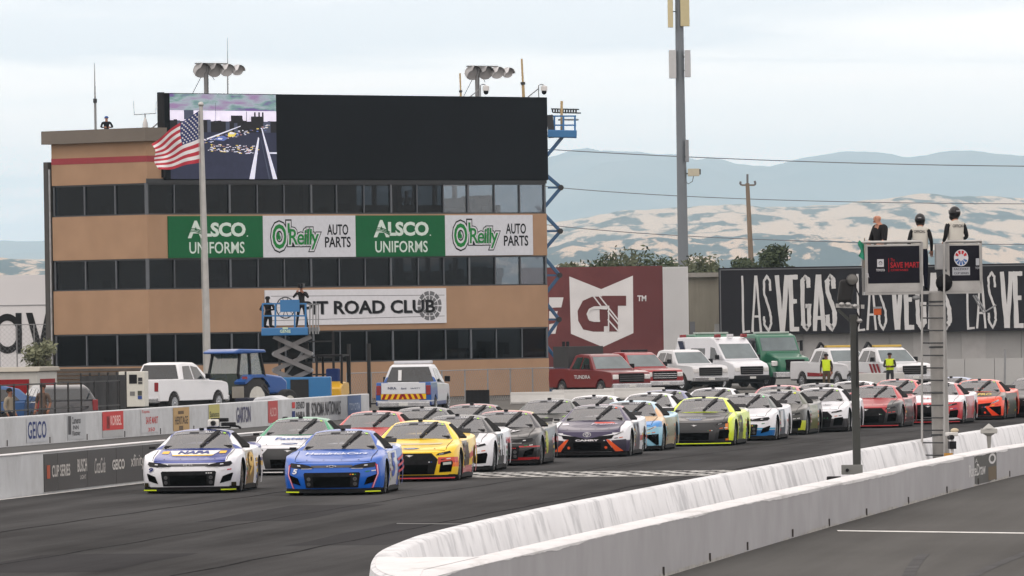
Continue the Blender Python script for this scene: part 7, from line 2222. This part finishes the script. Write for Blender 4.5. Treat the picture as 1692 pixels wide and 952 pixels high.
def pan2(p_, fn):
    m = MB()
    put_ring(m, .40, .64, .06, .215, fn, .004, 0, 0, 360, 28, 1.0)
    put_poly(m, circ(.40, .64, .1, .07, 16), fn, .008)
    m.build('round_logo', flat((206, 208, 214)), p_)
    m = MB()
    for q in range(4): put_ring(m, .40, .64, .10, .19, fn, .008, 0, 20 + q * 38, 46 + q * 38, 6, 1.0)
    m.build('logo_red', flat((190, 52, 60)), p_)
    m = MB()
    for q in range(5): put_ring(m, .40, .64, .08, .19, fn, .008, 0, 192 + q * 32, 214 + q * 32, 6, 1.0)
    m.build('logo_blue', flat((70, 110, 170)), p_)
    m = MB(); put_poly(m, [(.13, .19), (.66, .19), (.66, .40), (.13, .40)], fn, .004); put_poly(m, [(.84, .44), (.94, .44), (.94, .62), (.84, .62)], fn, .004); put_text(m, 'TOY', .82, .97, .34, .40, fn, .004, .02); m.build('plate', flat((176, 180, 188)), p_)
    m = MB(); put_text(m, 'RACEWAY', .18, .62, .32, .38, fn, .007, .01); put_text(m, 'CUP SERIES', .18, .62, .215, .27, fn, .007, .01); m.build('plate_print', flat((40, 42, 50)), p_)
spanel(1431, 1522, 404, 471, pan1)
spanel(1566, 1621, 403, 467, pan2)
# left end panel seen edge-on, grey box in the middle, dark bag
MB().box(Q(1431, 0).x - .04, Q(1431, 0).x - .01, 0, 1.4, fz + .1, Q(1431, 410).z).build('end_panel', FSB, rt)
MB().box(Q(1540, 0).x, Q(1565, 0).x, .0, .6, Q(0, 478).z + .1, Q(1550, 403).z).build('control_box', mat('stand_box_grey', (.30, .305, .31), .6, var=.08), rt, bevel=.01)
m = MB(); m.sphere((Q(1552, 0).x, -.12, fz + .22), .2, (.85, .6, .9)); m.build('bag', flat((22, 22, 26)), rt, smooth=60)
for u in (1523.5, 1560):
    m = MB(); m.tube([Q(u, 795, -.28), Q(u, 400, -.28)], .022, 8); m.build('ladder_rail', ALU, rt)
v = 505
while v < 790:
    m = MB(); m.tube([Q(1523.5, v, -.28), Q(1560, v, -.28)], .016, 6); m.build('ladder_rung', FRAMEM, rt); v += 20.6
m = MB(); m.tube([Q(1608, 488), Q(1625, 517), Q(1646, 504)], .02, 6); m.tube([Q(1612, 488), Q(1628, 514)], .02, 6); m.build('hanging_bracket', GREYP, rt)
m = MB(); c_ = Q(1514, 492); m.sphere(c_, .07, (1.2, 1, .7)); m.build('work_lamp', GREYP, rt, smooth=60)
# lantern below the stand
lo_ = at(1450, 515, qy)
rt = empty('orange_lantern', lo_, 0, 'small orange lamp hanging under the left end of the starter stand', 'lamp')
MB().box(-.075, .075, -.06, .06, -.07, .06).build('lens', flat((190, 92, 50)), rt, bevel=.01)
MB().box(-.085, .085, -.07, .07, .06, .1).build('cap', GREYP, rt)
m = MB(); m.tube([(0, 0, .1), (0, 0, at(1450, 487, qy).z - lo_.z)], .008, 5); m.build('cord', BLACK(), rt)
zf_ = qb.z + fz + .06
def on_stand(u, dy): p = at(u, 480, qy + dy); return Vector((p.x, p.y, zf_))
# man in black shirt leaning at the left rail
def shirt(rt, k, P):
    c = Vector(P['chest'][0]) * k
    m = MB(); put_text(m, 'STAFF', -.07 * k, .07 * k, c.z - .03, c.z + .03, lambda x, y, o: (-x, c.y + .118 * k, y), 0, .01); m.build('shirt_print', flat((120, 50, 56)), rt)
person(on_stand(1455, .55), D2R(-38 - 20), 1.58, 'bald man in a black polo shirt at the left end of the starter stand', [SKIN, BLK, BLK, DK, BLK, SKIN], {'wrl': (.20, -.24, 1.02), 'ell': (.27, -.06, 1.12), 'wrr': (-.2, -.24, 1.02), 'elr': (-.28, -.06, 1.12), 'head': (0, -.05, 1.645), 'crown': (0, -.045, 1.70), 'jaw': (0, -.07, 1.56)}, extra=shirt, bulk=1.28)
person(on_stand(1522, .35), D2R(172), 1.53, 'official in black helmet and white vest standing at the ladder gap', [SKIN, (196, 194, 186), BLK, (26, 30, 52), BLK], None, helmet=True, vest=((204, 202, 194), 'OFFICIAL'))
person(on_stand(1580, .45), D2R(205), 1.66, 'official in black helmet and white vest at the right panel of the stand', [SKIN, (196, 194, 186), BLK, DK, BLK], {'wrl': (.20, -.16, 1.05), 'wrr': (-.2, -.16, 1.05)}, helmet=True, vest=((206, 204, 196), 'OFFICIAL'))
# rolled green flag at the left end
go_ = at(1429, 418, qy + .3)
rt = empty('green_flag', go_, 0, 'rolled green starting flag at the left end of the stand', 'flag')
m = MB(); m.tube([(0, 0, .3), (-.02, 0, -.3)], .012, 6); m.build('stick', flat((150, 140, 120)), rt)
m = MB(); m.grid(lambda i, j: (-.11 * i - .03 * math.sin(j * 7) * i, .06 * math.sin(i * 5 + j * 4), .16 - .32 * j + .10 * i), 8, 8); m.build('cloth', flat((58, 158, 126)), rt, smooth=80)

# ================================================================== black post with lamp
py = 146.0
pb = g0(1412.5, py)
rt = empty('lamp_post', pb, 0, 'dark green square post with a spotlight and bracket at its top', 'post')
def K(u, v, dy=0): return at(u, v, py + dy) - pb
GP = mat('dark_post_green', (.028, .031, .028), .6, var=.15)
tp = K(1410.5, 520)
m = MB(); m.bar((0, 0, 0), tp, .135); m.build('post', GP, rt, bevel=.006)
m = MB(); a_ = K(1397, 500); b2 = K(1399, 462); m.obox((a_ + b2) / 2 + Vector((0, .1, 0)), (.13, 0, 0), (0, .14, 0), (.03, 0, (b2.z - a_.z) / 2)); m.build('lamp_hood', mat('black_hood', (.01, .01, .011), .8), rt, bevel=.05)
m = MB(); c_ = K(1408, 462); m.lathe([(.08, .12), (.10, .0), (.10, -.07), (.09, -.075)], c_, 'y', 16); lm_ = m.build('spotlight', mat('spot_black', (.014, .014, .015), .5), rt, smooth=50)
m = MB(); m.lathe([(.088, -.077), (.05, -.095), (.01, -.10)], c_, 'y', 16); m.build('lens', mat('spot_lens', (.10, .10, .095), .2, var=.2), lm_, smooth=60)
m = MB(); m.bar(K(1381, 505), K(1428, 507), .07, .07); m.build('cross_arm', ALU, rt)
m = MB(); m.bar(K(1385, 512), K(1410, 535), .05); m.build('brace', GP, rt)
for u, v in ((1391, 503), (1401, 503), (1412, 506), (1420, 530)):
    m = MB(); m.sphere(K(u, v, -.1), .05, (1, 1, .8), 10, 6); m.build('clamp', ALU, rt, smooth=60)
m = MB(); m.tube([K(1412, 470, -.08), K(1420, 490, -.1), K(1422, 515, -.1), K(1416, 545, -.1), K(1416, 640, -.1)], .012, 6); m.tube([K(1415, 515, -.1), K(1421, 528, -.1), K(1417, 540, -.1)], .014, 6); m.build('cable', BLACK(), rt)
MB().box(K(1390, 780).x, K(1425, 780).x, -.16, -.05, K(1400, 784).z, K(1400, 768).z).build('junction_box', flat((130, 132, 130)), rt, bevel=.01)
m = MB(); c_ = K(1400, 777, -.17); m.lathe([(.03, -.02), (.03, .02)], c_, 'y', 12); m.build('socket', BLACK(), rt)
ko = at(1380, 790, 140.5)
o = MB().box(-.14, .1, -.1, .1, -.05, .03).build('cable_pack', BLACK(), None, bevel=.02, loc=ko); setp(o, 'black cable pack lying on top of the grey wall at the post foot', 'box')
# small gear on the far wall
for u, v, y in ((1577, 725, 166),):
    p = at(u, v, y); rt = empty('trackside_camera', p, .3, 'white weatherproof camera on a stand right of the starter pole', 'camera')
    MB().box(-.16, .05, -.1, .1, .05, .13).build('rain_cover', flat((206, 206, 204)), rt, bevel=.02)
    m = MB(); m.sphere((.0, -.02, .16), .07, (1.2, 1, .7)); m.build('hood', flat((200, 186, 160)), rt, smooth=60)
    m = MB(); m.lathe([(.05, -.2), (.05, -.05)], (-.12, 0, .03), 'y', 10); m.build('lens', BLACK(), rt)
    m = MB(); m.bar((-.05, 0, .05), (-.05, 0, -.75), .05); m.build('stand', flat((190, 190, 192)), rt)
    MB().box(-.12, .02, -.05, .05, -.2, -.05).build('battery', BLACK(), rt)
    MB().box(-.20, -.06, -.06, .06, -.42, -.28).build('case', flat((190, 140, 60)), rt)
p = at(1634, 715, 166); rt = empty('beacon_box', p, 0, 'flat grey box with a pointed top on a short stalk above the wall', 'box'); rt.scale = (.95, .8, .8)
MB().box(-.17, .17, -.1, .1, -.02, .1).build('case', flat((176, 176, 172)), rt, bevel=.015)
m = MB(); m.lathe([(.13, .1), (.06, .17), (.01, .22)], (0, 0, 0), 'z', 10); m.build('top', flat((180, 180, 176)), rt, smooth=40)
m = MB(); m.lathe([(.13, -.02), (.05, -.08), (.02, -.6)], (0, 0, 0), 'z', 10); m.build('stalk', flat((150, 150, 146)), rt, smooth=40)

# ================================================================== other people
pz = so.z + p0_.z + .30
p = at(499, 540, sy + .6)
def shoulder_cam(rt, k, P):
    m = MB(); m.box(-.08, .12, -.42, .12, 1.50, 1.66); m.build('television_camera', BLACK(), rt, bevel=.02)
    m = MB(); m.lathe([(.06, -.2), (.05, 0)], (.02, -.42, 1.58), 'y', 10); m.build('camera_lens', BLACK(), rt)
person((p.x, p.y, pz), D2R(-8), 1.62, 'camera operator in dark clothes standing on the blue platform', [SKIN, (44, 40, 40), (44, 40, 40), (28, 28, 32), BLK], {'wrl': (.12, -.30, 1.42), 'ell': (.30, -.12, 1.22), 'wrr': (-.14, -.30, 1.44), 'elr': (-.32, -.1, 1.24), 'knl': (.16, -.02, .5), 'anl': (.22, .03, .09), 'tol': (.24, -.14, .045), 'knr': (-.16, -.02, .5), 'anr': (-.22, .03, .09), 'tor': (-.24, -.14, .045)}, extra=shoulder_cam, cap=(30, 28, 30))
p = at(438, 540, sy + .7)
person((p.x + .12, p.y, pz - .0), D2R(-15), 1.62, 'crouched helper in black at the left end of the blue platform', [(70, 56, 50), BLK, BLK, BLK, BLK], KNEEL, cap=BLK)
p = left_hit(176, 212)
pp = PC - FN * p[0] * 1.0 - FN * 0; q = plane_hit(176, 212, PR - FN * 3.0, FN)
person((q.x, q.y, ZPAR0 + .02), D2R(10), 1.55, 'man in black with a blue cap watching from the roof', [SKIN, (24, 26, 34), (24, 26, 34), DK, BLK], KNEEL, cap=(60, 96, 160))
for u, lab, arm in ((1364, 'marshal in yellow vest with hands down beside the white recovery pickup', None), (1469, 'marshal in yellow vest with hands together between the recovery pickups', {'wrl': (.03, -.22, 1.12), 'ell': (.27, -.05, 1.12), 'wrr': (-.03, -.22, 1.12), 'elr': (-.27, -.05, 1.12)})):
    p = g0(u, FPX / 37.4)
    person(p, D2R(-12), 1.74, lab, [SKIN2, (196, 214, 60), (60, 56, 50), (96, 84, 66) if u < 1400 else (60, 62, 66), BLK], arm, cap=(40, 40, 44), vest=((200, 224, 48), None), group='marshals in yellow vests')
person(g0(14, 256.5), D2R(60), 1.6, 'person with big dark hair in a beige top behind the black fence', [SKIN2, (150, 140, 124), (150, 140, 124), DK, BLK], None, hair=(20, 18, 18))
person(g0(69, 260), D2R(-30), 1.70, 'person in mottled brown clothes behind the black fence', [SKIN2, (104, 88, 78), (104, 88, 78), (70, 64, 60), BLK, SKIN2], None, hair=(60, 44, 36))
# guests behind the dark windows
random.seed(17)
def inside(x, y, z, h, lab, c): 
    w = PC + FD * x - FN * y
    person((w.x, w.y, z), D2R(random.uniform(-40, 40)), h, lab, [SKIN2, c, c, DK, BLK], {'wrl': (.2, -.3, 1.05)}, group=None, hair=(30, 26, 24))
zz0, zz1, zz2 = LEVELS[0][0], LEVELS[1][0], LEVELS[2][0]
inside(LEN - 5.9, 3.2, zz0 - .65, 1.75, 'guest seen as a silhouette in the top floor windows at the right', (40, 40, 46))
inside(LEN - 3.3, 3.0, zz1 - .70, 1.72, 'taller silhouette of a guest in the middle floor windows at the right', (36, 38, 44))
inside(LEN - 4.2, 2.6, zz1 - .85, 1.68, 'shorter silhouette of a guest in the middle floor windows at the right', (44, 40, 40))
inside(1.5, 1.0, zz1 - .80, 1.7, 'guest in pale blue in the middle floor windows near the left corner', (120, 134, 160))
inside(5.3, 1.0, zz1 - .85, 1.68, 'guest in white in the middle floor windows beneath the flag', (176, 176, 180))
